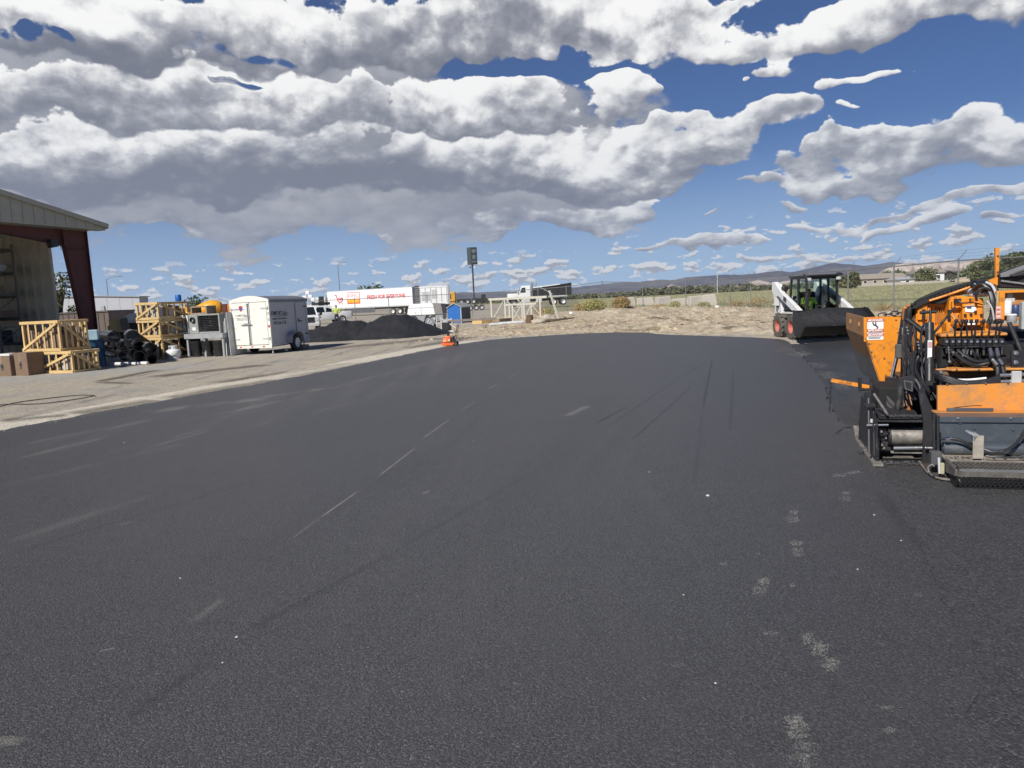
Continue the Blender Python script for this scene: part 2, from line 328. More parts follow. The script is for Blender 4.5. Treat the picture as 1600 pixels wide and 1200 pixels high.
mCard = M('cardboard', (.20, .135, .09), .85, var=.1)
mBlueSteel = M('blue_paint', (.015, .13, .42), .5, var=.08)
mAsphPile = M('loose_asphalt', (.020, .020, .0215), .62, var=.5, scale=14, bump=.9, bscale=22)
mYellow = M('yellow_paint', (.75, .36, .02), .45, var=.08, dirt=(.35, .2, .1), damt=.3)
mRedRim = M('red_rim', (.52, .15, .11), .5, var=.12, dirt=(.45, .3, .22), damt=.4, dscale=6)
mGlass = bpy.data.materials.new('cab_glass'); mGlass.use_nodes = True
_b = mGlass.node_tree.nodes['Principled BSDF']; _b.inputs['Base Color'].default_value = (.75, .85, .82, 1); _b.inputs['Roughness'].default_value = .03
_b.inputs['Transmission Weight'].default_value = 1.0; _b.inputs['IOR'].default_value = 1.05; _b.inputs['Specular IOR Level'].default_value = 1.0
mDarkGlass = M('dark_glass', (.015, .018, .02), .06, var=.1, spec=.8)
mPlastic = M('black_plastic_film', (.012, .013, .015), .20, var=.2, bump=.5, bscale=7, spec=.7)
mInk = M('printed_black', (.06, .06, .075), .6, var=.05)
mRed = M('printed_red', (.62, .035, .035), .5, var=.05)
mPrintOrange = M('printed_orange', (.85, .28, .02), .5, var=.04)
mPrintWhite = M('printed_white', (.85, .85, .83), .5, var=.02)
mConc = M('pale_concrete', (.50, .46, .40), .9, var=.15, scale=2, dirt=(.35, .29, .21), damt=.45, bump=.3, bscale=8)
mRock = M('pale_rock', (.42, .37, .30), .9, var=.25, scale=6, bump=.6, bscale=9)
# ---------------------------------------------------------------- asphalt
MAT_EDGE_L = [(-13.6, -6), (-11.2, 2.5), (-7.92, 11.24), (-6.87, 14.0), (-5.1, 18.33), (-4.0, 22.0), (-2.4, 27.1), (-.96, 30.1), (.91, 31.3), (2.86, 31.9)]
MAT_EDGE_R = [(4.46, 31.5), (5.6, 30.2), (5.75, 28.8), (6.75, 26.6), (8.1, 24.0), (8.35, 22.3), (7.6, 19.8), (6.6, 16.5), (5.3, 12.5), (4.19, 9.56), (3.62, 7.6), (3.31, 6.62), (2.9, 5.4), (2.46, 4.35), (1.9, 2.9), (1.6, 2.34), (.9, 0), (-.8, -6)]
def seg_mask(t, pos, p, q, w, soft=.5, nz=None, fade=.25):
    # 1 inside a thin strip from p to q on the ground (metres)
    p = Vector(p[:2]); q = Vector(q[:2]); d = q - p; L = d.length; d /= L; nrm = Vector((-d.y, d.x))
    def dotc(v, off):
        n = t.nodes.new('ShaderNodeVectorMath'); n.operation = 'DOT_PRODUCT'; n.inputs[1].default_value = (v.x, v.y, 0); t.links.new(pos, n.inputs[0])
        return nmath(t, 'SUBTRACT', n.outputs['Value'], off)
    al = dotc(d, p.dot(d) + L / 2); ac = nmath(t, 'ABSOLUTE', dotc(nrm, p.dot(nrm)))
    if nz is not None: ac = nmath(t, 'MULTIPLY_ADD', nz, w * 1.6, ac)
    a = smooth(t, ac, w * (1 + soft), w * .2)
    b = smooth(t, nmath(t, 'ABSOLUTE', al), L / 2 * (1 + fade * .2), L / 2 * (1 - fade))
    return nmath(t, 'MULTIPLY', a, b)
def mix_rgb(t, f, a, b, mode='MIX'):
    n = t.nodes.new('ShaderNodeMix'); n.data_type = 'RGBA'; n.blend_type = mode
    for k, v in (('Factor', f), ('A', a), ('B', b)):
        if isinstance(v, tuple): n.inputs[k].default_value = v + (1,) if len(v) == 3 else v
        elif isinstance(v, (int, float)): n.inputs[k].default_value = v
        else: t.links.new(v, n.inputs[k])
    return n.outputs['Result']
def tnoise(t, vec, scale, detail=4, rough=.55, off=None, col_out=False):
    n = t.nodes.new('ShaderNodeTexNoise'); n.inputs['Scale'].default_value = scale; n.inputs['Detail'].default_value = detail; n.inputs['Roughness'].default_value = rough
    if off is not None:
        m = t.nodes.new('ShaderNodeMapping'); m.inputs['Rotation'].default_value = (0, 0, off[0]); m.inputs['Scale'].default_value = off[1]
        t.links.new(vec, m.inputs[0]); vec = m.outputs[0]
    t.links.new(vec, n.inputs['Vector']); return n.outputs['Color' if col_out else 0]
def asphalt(name, k=1.0, coarse=1.0, marks=False):
    m = bpy.data.materials.new(name); m.use_nodes = True; t = m.node_tree; b = t.nodes['Principled BSDF']
    g = t.nodes.new('ShaderNodeNewGeometry'); pos = g.outputs['Position']
    v = t.nodes.new('ShaderNodeTexVoronoi'); v.voronoi_dimensions = '2D'; v.inputs['Scale'].default_value = 105 / coarse; t.links.new(pos, v.inputs['Vector'])
    sp = t.nodes.new('ShaderNodeSeparateColor'); t.links.new(v.outputs['Color'], sp.inputs[0])
    fine = tnoise(t, pos, 60 / coarse, 5, .8); mid = tnoise(t, pos, 4.5, 4, .6); big = tnoise(t, pos, .45, 4, .55)
    streak = tnoise(t, pos, .9, 5, .6, off=(R(14), (2.6, .16, 1)))
    c1 = mix_rgb(t, smooth(t, sp.outputs[0], .0, 1.0), (.024 * k, .0233 * k, .0232 * k), (.060 * k, .058 * k, .0572 * k))
    f1 = smooth(t, fine, .36, .66)
    c2 = mix_rgb(t, f1, (.013 * k, .0128 * k, .013 * k), c1)
    # pale stone faces here and there
    c2 = mix_rgb(t, nmath(t, 'MULTIPLY', smooth(t, sp.outputs[1], .975, .995), .5), c2, (.26, .25, .235))
    c3 = mix_rgb(t, smooth(t, mid, .3, .75), c2, mix_rgb(t, .22, c2, (.10, .098, .096)))
    c4 = mix_rgb(t, smooth(t, big, .40, .72, 0, .5), c3, mix_rgb(t, .35, c3, (.105, .10, .096)))
    c5 = mix_rgb(t, smooth(t, streak, .52, .8, 0, .45), c4, mix_rgb(t, .45, c4, (.13, .12, .11)))
    out = c5
    # the newer side of the mat, towards the paver, is blacker; older side greyer
    gx2 = t.nodes.new('ShaderNodeSeparateXYZ'); t.links.new(pos, gx2.inputs[0])
    lane = nmath(t, 'SUBTRACT', gx2.outputs[0], nmath(t, 'MULTIPLY', gx2.outputs[1], .33))
    out = mix_rgb(t, smooth(t, nmath(t, 'MULTIPLY_ADD', nmath(t, 'SUBTRACT', big, .5), 1.6, lane), -1.8, 1.2, 0, .20 if marks else .1), out, (.02, .0195, .0205))
    if marks:
        nz = nmath(t, 'SUBTRACT', tnoise(t, pos, 9, 4, .7), .42); nz3 = nmath(t, 'SUBTRACT', tnoise(t, pos, 3.2, 6, .75), .46)
        dk = None; lt = None
        def P(x, y): return G(x, y).to_2d()
        for (a, bb, w, s_) in [((925, 665), (980, 635), .02, .6), ((945, 670), (1062, 590), .02, .4), ((1062, 590), (1105, 565), .03, .3), ((1098, 640), (1113, 560), .02, .5), ((1085, 760), (1098, 640), .02, .2), ((1140, 680), (1146, 580), .018, .3),
                               ((985, 690), (1085, 600), .018, .45), ((760, 640), (640, 760), .05, .10), ((1000, 640), (900, 760), .10, .10), ((700, 900), (960, 610), .25, .08),
                               ((190, 1130), (330, 1030), .03, .28), ((380, 990), (610, 865), .03, .28), ((610, 865), (900, 700), .03, .2), ((0, 870), (420, 745), .03, .2), ((330, 900), (700, 700), .3, .08), ((1375, 770), (1440, 860), .05, .3), ((1440, 860), (1590, 1080), .05, .22)]:
            k_ = nmath(t, 'MULTIPLY', seg_mask(t, pos, P(*a), P(*bb), w, .9, nz), s_); dk = k_ if dk is None else nmath(t, 'MAXIMUM', dk, k_)
        for (a, bb, w, s_) in [((500, 809), (560, 767), .012, .8), ((590, 745), (650, 699), .012, .85), ((660, 685), (703, 655), .012, .8), ((722, 640), (742, 628), .012, .7), ((762, 608), (778, 600), .014, .8),
                               ((455, 842), (500, 809), .014, .3), ((712, 579), (792, 577), .03, .5), ((795, 590), (812, 582), .016, .6), ((300, 972), (350, 935), .03, .3), ((884, 650), (920, 634), .07, .5),
                               ((660, 772), (672, 766), .012, .7), ((185, 820), (205, 816), .012, .6), ((155, 1018), (180, 1012), .012, .7), ((20, 1150), (0, 1165), .07, .5)]:
            k_ = nmath(t, 'MULTIPLY', seg_mask(t, pos, P(*a), P(*bb), w, .6, nz), s_); lt = k_ if lt is None else nmath(t, 'MAXIMUM', lt, k_)
        # dust dragged onto the mat from the gravel side
        for (a, bb, w, s_) in [((0, 722), (250, 664), .07, .8), ((250, 664), (420, 632), .06, .6), ((30, 740), (330, 668), .05, .5), ((200, 708), (330, 672), .04, .7), ((330, 680), (560, 628), .06, .4), ((215, 645), (420, 622), .20, .85), ((400, 622), (560, 600), .10, .75), ((300, 655), (480, 618), .08, .6), ((520, 605), (700, 560), .12, .45), ((0, 700), (300, 645), .10, .45), ((0, 760), (300, 690), .08, .35), ((0, 725), (640, 592), .9, .16), ((620, 596), (760, 545), .7, .22), ((0, 850), (250, 770), .06, .25)]:
            k_ = nmath(t, 'MULTIPLY', seg_mask(t, pos, P(*a), P(*bb), w, 1.2, nz3), s_); lt = nmath(t, 'MAXIMUM', lt, nmath(t, 'MULTIPLY', nmath(t, 'MULTIPLY', k_, .7), smooth(t, streak, .34, .66)))
        out = mix_rgb(t, dk, out, (.012, .012, .013))
        out = mix_rgb(t, nmath(t, 'MULTIPLY', lt, smooth(t, fine, .3, .6, .45, 1)), out, (.29, .26, .22))
    t.links.new(out, b.inputs['Base Color']); b.inputs['Roughness'].default_value = .50; b.inputs['Specular IOR Level'].default_value = .55
    bp = t.nodes.new('ShaderNodeBump'); bp.inputs['Strength'].default_value = .85; bp.inputs['Distance'].default_value = .0045 * coarse
    hsum = nmath(t, 'ADD', nmath(t, 'MULTIPLY', v.outputs['Distance'], -1.0), nmath(t, 'MULTIPLY', fine, 1.6))
    t.links.new(hsum, bp.inputs['Height']); t.links.new(bp.outputs[0], b.inputs['Normal'])
    return m
mMat = asphalt('rolled_asphalt', 2.8, .85, True); mFresh = asphalt('fresh_asphalt', 2.45, .95); mBase = asphalt('unrolled_base', 1.35, 1.5)
def jag(pts, step, amp):
    out = []
    for i in range(len(pts) - 1):
        a = Vector(pts[i]); b_ = Vector(pts[i + 1]); n = max(1, int((b_ - a).length / step)); nn = Vector((-(b_ - a).y, (b_ - a).x)).normalized()
        for j in range(n):
            p = a.lerp(b_, j / n); k = mnoise.fractal(Vector((p.x * 1.3, p.y * 1.3, 3)), 1, 2, 5) * amp * 2 + mnoise.noise(Vector((p.x * 9, p.y * 9, 1))) * amp * .6
            out.append(p + nn * k)
    out.append(Vector(pts[-1])); return out
def smoothpts(pts, k=3): return [tuple(p[:2]) for p in spline([(p[0], p[1], 0) for p in pts], k)]
def slab(name, poly, z, th, mat, kind='structure', label=None):
    bm = bmesh.new(); vs = [bm.verts.new((p[0], p[1], z)) for p in poly]
    es = [bm.edges.new((vs[i], vs[(i + 1) % len(vs)])) for i in range(len(vs))]
    r = bmesh.ops.triangle_fill(bm, use_beauty=True, use_dissolve=False, edges=es)
    top = list(bm.faces)
    for f in top:
        if f.normal.z < 0: f.normal_flip()
    for e_ in es:
        a, c = e_.verts; a2 = bm.verts.new((a.co.x, a.co.y, z - th)); c2 = bm.verts.new((c.co.x, c.co.y, z - th)); bm.faces.new((a, c, c2, a2))
    bmesh.ops.remove_doubles(bm, verts=bm.verts[:], dist=1e-5)
    me = bpy.data.meshes.new(name); bm.to_mesh(me); bm.free(); me.materials.append(mat)
    o = bpy.data.objects.new(name, me); col.objects.link(o); return setp(o, label, kind=kind)
eL = jag(smoothpts(MAT_EDGE_L), .08, .07); eR = jag(smoothpts(MAT_EDGE_R), .05, .035)
matpoly = [p for p in eL] + [p for p in eR]
slab('asphalt_paving', matpoly, 0.0, .09, mMat)
# the lane on the right: laid behind the paver, bare base in front of it
jr = [p for p in eR if p.y < 6.75]
gap = [Vector((p.x - .04, p.y)) for p in jr]
slab('fresh_asphalt_lane', gap + [Vector((9, -6)), Vector((9, 6.7)), Vector((4.2, 6.75))], -.006, .09, mFresh)
br = [Vector((p.x - .04, p.y)) for p in eR if 6.8 < p.y < 20.6]
slab('asphalt_base_lane', jag([(7.9, 20.9), (9.0, 21.3), (11.5, 21.6), (13.0, 20.5), (13.6, 17), (13.0, 6.82)], .08, .14) + [Vector((5.0, 6.8))] + list(reversed(br)), -.022, .07, mBase)
# ---------------------------------------------------------------- ground sheet
def seg_d(p, a, b):
    d = b - a; L2 = d.length_squared; t = max(0, min(1, (p - a).dot(d) / L2)) if L2 else 0; return (p - a - d * t).length
poly_c = [Vector(p) for p in MAT_EDGE_L + [(4.46, 31.5), (5.6, 30.2), (6.75, 26.6), (8.1, 24.0), (9, 21.9), (11.5, 21.8), (13.2, 20.5), (13.8, 17), (13.2, -6)]]
def inside(p):
    c = False; n = len(poly_c); j = n - 1
    for i in range(n):
        a = poly_c[i]; b_ = poly_c[j]
        if (a.y > p.y) != (b_.y > p.y) and p.x < (b_.x - a.x) * (p.y - a.y) / (b_.y - a.y) + a.x: c = not c
        j = i
    return c
def sdist(x, y):
    p = Vector((x, y))
    if not (-20 < x < 20 and -12 < y < 42): return 9.0
    d = min(seg_d(p, poly_c[i], poly_c[(i + 1) % len(poly_c)]) for i in range(len(poly_c)))
    return -d if inside(p) else d
def ss(a, b, v): t = max(0, min(1, (v - a) / (b - a))); return t * t * (3 - 2 * t)
def dirtness(x, y):  # the churned ground beyond the paving
    edge = 30.5 - .9 * max(0, -x - 2) * .0
    return ss(29, 36, y + .8 * max(0, x)) * ss(-6, 5, x - (y - 40) * .05 + 2) * (1 - ss(66, 80, y))
def hgt(x, y, d=None):
    if d is None: d = sdist(x, y)
    n1 = mnoise.fractal(Vector((x * .22, y * .22, 0)), 1, 2.1, 4); n2 = mnoise.fractal(Vector((x * 1.1, y * 1.1, 5)), 1, 2.1, 4)
    far = ss(300, 900, math.hypot(x, y))
    k = ss(0, 1.5, d) * dirtness(x, y) * (.25 + .75 * ss(1, 9, x)) * (1 - .75 * ss(13, 18, x))
    h = .012 * n2 * (1 - far) + k * (.08 + .20 * n1 + .19 * n2 + .15 * abs(mnoise.noise(Vector((x * .5, y * 1.6, 9)))))
    h += .12 * ss(46, 60, y) * ss(0, 10, x) * (1 - ss(75, 100, y)) * (1 - ss(13, 19, x))          # low spoil bank along the back fence
    if d < 0: h = -.10 * ss(0, .5, -d) - .002
    else: h += .006 + .02 * mnoise.noise(Vector((x * 3, y * 3, 2))) * (1 - ss(.3, 1.2, d)) - .02 * (1 - ss(0, .08, d))
    return h
def axis(lo, hi, step, far, g=1.16):
    a = []; v = lo
    while v < hi: a.append(v); v += step
    s_ = step; p = v; 
    while p < far: a.append(p); s_ *= g; p += s_
    a.append(far); s_ = step; p = lo; pre = []
    while p > -far: s_ *= g; p -= s_; pre.append(max(p, -far))
    return sorted(set(pre)) + a
gx = axis(-19, 27, .26, 11000); gy = axis(5, 74, .30, 11000)
gv = []; gcol = []
for y in gy:
    for x in gx:
        d = sdist(x, y); gv.append((x, y, hgt(x, y, d)))
        D = dirtness(x, y)
        grass = ss(58, 76, y + 3 * mnoise.noise(Vector((x * .1, y * .1, 0)))) * ss(-6, 16, x - (y - 70) * .02) * (1 if y < 400 else 1)
        grass = max(grass, ss(180, 320, y), ss(40, 50, y + 2 * mnoise.noise(Vector((x * .3, y * .3, 0)))) * ss(18.5, 21.5, x))
        edge = (1 - ss(.30, .85, abs(d - .38))) * ss(-.3, .2, 30 - y) if d > -0.2 and x < 3 else 0
        gcol.append((grass, max(edge, 0), D, ss(22, 30, y)))
nx_ = len(gx)
gf = [(j * nx_ + i, j * nx_ + i + 1, (j + 1) * nx_ + i + 1, (j + 1) * nx_ + i) for j in range(len(gy) - 1) for i in range(nx_ - 1)]
gm = bpy.data.meshes.new('ground'); gm.from_pydata(gv, [], gf); gm.shade_smooth()
ca = gm.color_attributes.new('zone', 'FLOAT_COLOR', 'POINT')
ca.data.foreach_set('color', [c for q in gcol for c in q])
m = bpy.data.materials.new('yard_ground'); m.use_nodes = True; t = m.node_tree; b = t.nodes['Principled BSDF']
g = t.nodes.new('ShaderNodeNewGeometry'); pos = g.outputs['Position']
at = t.nodes.new('ShaderNodeVertexColor'); at.layer_name = 'zone'; zs = t.nodes.new('ShaderNodeSeparateColor'); t.links.new(at.outputs[0], zs.inputs[0])
zG, zE, zD = zs.outputs; zA = at.outputs[1]
track = tnoise(t, pos, .9, 6, .62, off=(R(19), (2.2, .17, 1))); bigN = tnoise(t, pos, .35, 5, .6); midN = tnoise(t, pos, 2.2, 6, .7); finN = tnoise(t, pos, 26, 5, .75)
vg = t.nodes.new('ShaderNodeTexVoronoi'); vg.inputs['Scale'].default_value = 34; t.links.new(pos, vg.inputs['Vector'])
vs_ = t.nodes.new('ShaderNodeSeparateColor'); t.links.new(vg.outputs['Color'], vs_.inputs[0])
grav = mix_rgb(t, vs_.outputs[0], (.27, .24, .20), (.54, .48, .385))
yard = mix_rgb(t, smooth(t, bigN, .35, .6), (.34, .32, .285), grav)
yard = mix_rgb(t, smooth(t, track, .46, .58, 0, .85), yard, (.43, .375, .285))
yard = mix_rgb(t, smooth(t, track, .44, .34, 0, .7), yard, (.15, .135, .115))
yard = mix_rgb(t, smooth(t, midN, .45, .7, 0, .65), yard, (.52, .455, .35))
GW = lambda px, py: G(px, py).to_2d()
jn = nmath(t, 'SUBTRACT', midN, .45); dkm = None
for (a_, b_, w_, s_) in [((0, 659), (110, 648), .16, .9), ((110, 648), (250, 624), .22, .9), ((250, 624), (440, 592), .22, .8), ((440, 592), (640, 556), .25, .6), ((150, 597), (250, 578), .12, .8), ((150, 597), (210, 600), .10, .6), ((230, 590), (420, 570), .25, .7), ((330, 600), (560, 566), .2, .5), ((480, 548), (700, 528), .5, .5), ((640, 545), (740, 526), .3, .5)]:
    k_ = nmath(t, 'MULTIPLY', seg_mask(t, pos, GW(*a_), GW(*b_), w_ * 1.5, .8, jn), min(1, s_ * 1.15)); dkm = k_ if dkm is None else nmath(t, 'MAXIMUM', dkm, k_)
apr = seg_mask(t, pos, GW(-200, 610), GW(330, 568), 1.6, .5, jn)
yard = mix_rgb(t, nmath(t, 'MULTIPLY', apr, .8), yard, mix_rgb(t, finN, (.33, .32, .30), (.44, .425, .39)))
yard = mix_rgb(t, nmath(t, 'MULTIPLY', dkm, smooth(t, finN, .3, .6, .75, 1)), yard, (.12, .10, .08))
dirtc = mix_rgb(t, smooth(t, midN, .3, .7), (.37, .30, .21), (.62, .54, .40))
dirtc = mix_rgb(t, smooth(t, tnoise(t, pos, 1.1, 8, .75, off=(R(95), (2.4, .6, 1))), .52, .66, 0, .75), dirtc, (.17, .13, .08))
dirtc = mix_rgb(t, smooth(t, finN, .55, .8, 0, .5), dirtc, (.62, .54, .42))
gr = mix_rgb(t, smooth(t, tnoise(t, pos, .12, 7, .7), .38, .62), (.33, .30, .185), (.17, .185, .095))
gr = mix_rgb(t, smooth(t, tnoise(t, pos, .03, 4, .6), .5, .62, 0, .8), gr, (.34, .28, .17))
ddk = None
for (a_, b_, w_, s_) in [((930, 506), (1075, 503), .25, .9), ((1060, 505), (1140, 509), .3, .8), ((880, 512), (970, 508), .3, .6), ((1130, 520), (1200, 516), .3, .7), ((780, 516), (880, 510), .4, .5), ((1000, 492), (1190, 490), .5, .45), ((870, 500), (960, 497), .5, .4), ((1180, 510), (1240, 505), .4, .6), ((960, 518), (1060, 517), .25, .5)]:
    k_ = nmath(t, 'MULTIPLY', seg_mask(t, pos, GW(*a_), GW(*b_), w_, 1.0, jn), s_); ddk = k_ if ddk is None else nmath(t, 'MAXIMUM', ddk, k_)
dirtc = mix_rgb(t, ddk, dirtc, (.14, .105, .07))
c = mix_rgb(t, smooth(t, nmath(t, 'MULTIPLY_ADD', nmath(t, 'SUBTRACT', midN, .5), .8, zD), .3, .55), yard, dirtc)
c = mix_rgb(t, smooth(t, nmath(t, 'MULTIPLY_ADD', nmath(t, 'SUBTRACT', midN, .5), 1.1, nmath(t, 'MULTIPLY_ADD', nmath(t, 'SUBTRACT', bigN, .5), 1.6, zE)), .35, .62), c, mix_rgb(t, smooth(t, finN, .4, .65), (.58, .52, .41), (.74, .68, .56)))
c = mix_rgb(t, nmath(t, 'MULTIPLY', dkm, .75), c, (.13, .11, .085))
c = mix_rgb(t, smooth(t, nmath(t, 'MULTIPLY_ADD', nmath(t, 'SUBTRACT', tnoise(t, pos, .5, 5, .7), .5), .8, zG), .35, .6), c, gr)
t.links.new(c, b.inputs['Base Color']); b.inputs['Roughness'].default_value = .95; b.inputs['Specular IOR Level'].default_value = .15
bp = t.nodes.new('ShaderNodeBump'); bp.inputs['Strength'].default_value = .8; bp.inputs['Distance'].default_value = .05
t.links.new(nmath(t, 'ADD', nmath(t, 'MULTIPLY', midN, 1.6), nmath(t, 'MULTIPLY', finN, .5)), bp.inputs['Height']); t.links.new(bp.outputs[0], b.inputs['Normal'])
gm.materials.append(m); go_ = bpy.data.objects.new('ground', gm); col.objects.link(go_); go_['kind'] = 'structure'
# ================================================================ left yard
YW = R(-20)                                   # the yard grid is turned 20 degrees
def LX(rz=YW): return Vector((math.cos(rz), math.sin(rz), 0)), Vector((-math.sin(rz), math.cos(rz), 0))
def text_mesh(name, s, size, mat, parent, loc, rot, depth=.002, bold=0.0, sx=1.0, align='CENTER', shear=0.0):
    c = bpy.data.curves.new(name, 'FONT'); c.body = s; c.size = size; c.extrude = depth; c.offset = bold; c.align_x = align; c.align_y = 'CENTER'; c.shear = shear; c.resolution_u = 3
    o = bpy.data.objects.new(name, c); col.objects.link(o)
    bpy.context.view_layer.update()
    me = bpy.data.meshes.new_from_object(o.evaluated_get(bpy.context.evaluated_depsgraph_get()))
    bpy.data.objects.remove(o); me.name = name; me.materials.clear(); me.materials.append(mat)
    o = bpy.data.objects.new(name, me); col.objects.link(o); o.parent = parent; o.location = loc; o.rotation_euler = rot; o.scale = (sx, 1, 1)
    return o
# ---- shed
mShedWall = M('shed_wall_paint', (.60, .53, .41), .55, var=.1, scale=2, dirt=(.35, .31, .25), damt=.2)
mFascia = M('fascia_paint', (.44, .42, .33), .55, var=.07, dirt=(.25, .22, .17), damt=.2)
mRedIron = M('red_oxide_steel', (.11, .032, .026), .6, var=.15, dirt=(.06, .03, .025), damt=.3)
mRoof = M('roof_sheet', (.42, .43, .42), .45, metal=.4)
O_ = Z(158, 558, 30.0); O_.z = 0
shed = thing('metal_shed', 'open-sided steel shed with ribbed beige walls and a tapered dark red column', 'shed', O_, R(70))
H0 = 5.2; SLp = .2
def roofz(x): return 5.42 + SLp * (-x) if x > -12 else 5.42 + SLp * 24 + SLp * x
m_ = MB()
for a, b_ in ((.45, -12), (-12, -24)):
    m_.add([(a, -.55, roofz(a) + .02), (b_, -.55, roofz(b_) + .02), (b_, 18, roofz(b_) + .02), (a, 18, roofz(a) + .02), (a, -.55, roofz(a) + .07), (b_, -.55, roofz(b_) + .07), (b_, 18, roofz(b_) + .07), (a, 18, roofz(a) + .07)],
           [(0, 1, 2, 3), (4, 5, 6, 7), (0, 4, 5, 1), (3, 2, 6, 7), (0, 3, 7, 4), (1, 2, 6, 5)])
m_.build('roof', mRoof, shed)
m_ = MB()   # rake trim
for a, b_ in ((.5, -12), (-12, -24)):
    m_.bar((a, -.58, roofz(a) - .03), (b_, -.58, roofz(b_) - .03), .06, .17)
m_.build('roof_trim', mFascia, shed)
m_ = MB(); m_.bx(.44, .50, -.55, 18, 5.18, 5.36); m_.build('eave_trim', mFascia, shed)
x = .40; k = 0
while x > -23.5:                              # fascia sheets with standing ribs, one part each
    x2 = x - .42; m_ = MB()
    z0 = H0 - .02; za = roofz(x) - .06; zb = roofz(x2) - .06
    m_.prism([(x, z0), (x2 + .012, z0), (x2 + .012, zb), (x, za)], -.50, -.46)
    m_.prism([(x, z0), (x - .05, z0), (x - .05, za), (x, za)], -.53, -.50)
    m_.build('fascia_panel', mFascia, shed); x = x2; k += 1
m_ = MB(); m_.bx(-24, .42, -.50, -.10, 5.12, 5.18); m_.build('soffit', mFascia, shed)
# column: web plus flanges, wide at the knee
m_ = MB(); c0 = -.42; c1 = -1.02; zt = 5.1
m_.prism([(0, 0), (c0, 0), (c1, 4.55), (-1.02, zt), (0, zt)], .10, .13)
m_.bx(-.02, 0, 0.0, .23, 0, zt); m_.prism([(c0, 0), (c0 - .02, 0), (c1 - .02, 4.55), (c1, 4.55)], 0, .23)
m_.bx(c1, 0, 0, .23, 4.38, 4.40); m_.build('column', mRedIron, shed)
m_ = MB(); m_.prism([(c1 - .02, zt), (c1 - .02, 4.50), (-4.6, 4.98), (-12, 6.4), (-12, 6.9), (-5.0, 5.12)], .10, .13)
m_.prism([(c1 - .02, 4.50), (-4.6, 4.98), (-12, 6.4), (-12, 6.38), (-4.6, 4.96), (c1 - .02, 4.48)], 0, .23)
m_.bx(c1 - .06, c1 - .02, 0, .23, 4.46, zt); m_.build('rafter', mRedIron, shed)
m_ = MB(); m_.bx(-.35, 0, -.05, .28, 0, .03); m_.build('base_plate', mRedIron, shed)
# flood lamp on the knee
m_ = MB(); m_.tube([(-1.04, .1, 4.5), (-1.4, 0, 4.52)], .025); m_.prism([(-1.42, 4.62), (-1.42, 4.42), (-1.68, 4.36), (-1.72, 4.68)], -.12, .14)
m_.tube([(-1.25, .0, 4.5), (-1.24, 0, 4.3)], .01); m_.build('flood_lamp', mDark, shed)
# eave wall sheets with ribs
y = 2.0
while y < 17.5:
    m_ = MB(); m_.bx(-.16, -.12, y, y + .488, 0, 5.15)
    m_.prism([(-.16, y), (-.25, y + .03), (-.25, y + .08), (-.16, y + .11)], 0, 5.15, 'XY')
    m_.build('wall_panel', mShedWall, shed); y += .49
m_ = MB(); m_.bx(-.22, -.10, 1.93, 2.0, 0, 5.2); m_.build('corner_trim', mShedWall, shed)
m_ = MB(); [m_.bx(-.12, -.02, 2, 17.5, z, z + .15) for z in (1.8, 3.4, 4.9)]; m_.build('girt', mRedIron, shed)
for yy in (6.5, 13.0):
    m_ = MB(); m_.bx(-.9, -.1, yy, yy + .03, 0, 5.1); m_.bx(-.12, -.1, yy - .1, yy + .13, 0, 5.1); m_.build('inner_column', mRedIron, shed)
m_ = MB(); m_.bx(-24, -.2, 17.5, 17.6, 0, 7); m_.build('back_wall', mShedWall, shed)
# ---- pallet rack with stock inside the shed
mRack = M('rack_steel', (.16, .155, .135), .5, dirt=(.2, .15, .1), damt=.3)
rk = thing('storage_rack', 'tall grey steel storage rack loaded with boxes and fittings inside the shed', 'rack', Z(-4, 556, 29.0).xy.to_3d(), R(-20))
for sx in (-2.0, .22):
    for sy in (0, .9):
        m_ = MB(); m_.bx(sx, sx + .07, sy, sy + .07, 0, 4.7); m_.build('upright', mRack, rk)
    for i in range(7): m_ = MB(); m_.bar((sx + .035, .03, .2 + i * .62), (sx + .035, .93, .2 + i * .62 + (.6 if i % 2 else 0)), .03); m_.build('side_brace', mRack, rk)
for z in (.7, 1.7, 2.6, 3.5, 4.4):
    m_ = MB(); m_.bx(-2, .25, -.02, .04, z, z + .11); m_.bx(-2, .25, .93, .99, z, z + .11)
    for i in range(6): m_.bx(-1.95 + i * .4, -1.8 + i * .4, 0, .95, z + .11, z + .13)
    m_.build('shelf', mRack, rk)
m_ = MB(); m_.bar((.3, -.04, .1), (-1.9, -.04, 2.6), .04); m_.bar((-1.9, -.04, 1.5), (.3, -.04, 3.6), .04); m_.bar((.3, -.04, 2.6), (-1.5, -.04, 4.5), .04); m_.build('cross_brace', mRack, rk)
stock = [mCard, mWoodOld, mGrey, mLtGrey, mDark, mWhite]
lbl = ['brown', 'tan wooden', 'grey', 'pale grey', 'black', 'white']
pl = ['bottom shelf', 'second shelf', 'third shelf', 'fourth shelf', 'top shelf']
for zi, z in enumerate((.7, 1.7, 2.6, 3.5)):
    cx = -1.8; j = 0
    while cx < -.0:
        w = random.uniform(.3, .55); h = random.uniform(.2, .55); k = (zi * 2 + j) % 6
        m_ = MB(); m_.bx(0, w - .03, 0, random.uniform(.5, .75), 0, h)
        if k in (2, 3, 5): m_.tube([(.02, -.02, h * .3), (w - .05, -.02, h * .3)], .02)
        ax, ay = LX(); p = rk.location + ax * cx + ay * .05
        o = m_.build('stock_box', stock[k], None, label='%s box %s from the left on the %s of the shed rack' % (lbl[k], ['first', 'second', 'third', 'fourth', 'fifth', 'sixth'][j], pl[zi]), cat='box', group='boxes on the rack in the shed', bevel=.008)
        o.location = (p.x, p.y, z + .131); o.rotation_euler = (0, 0, YW); cx += w + .05; j += 1
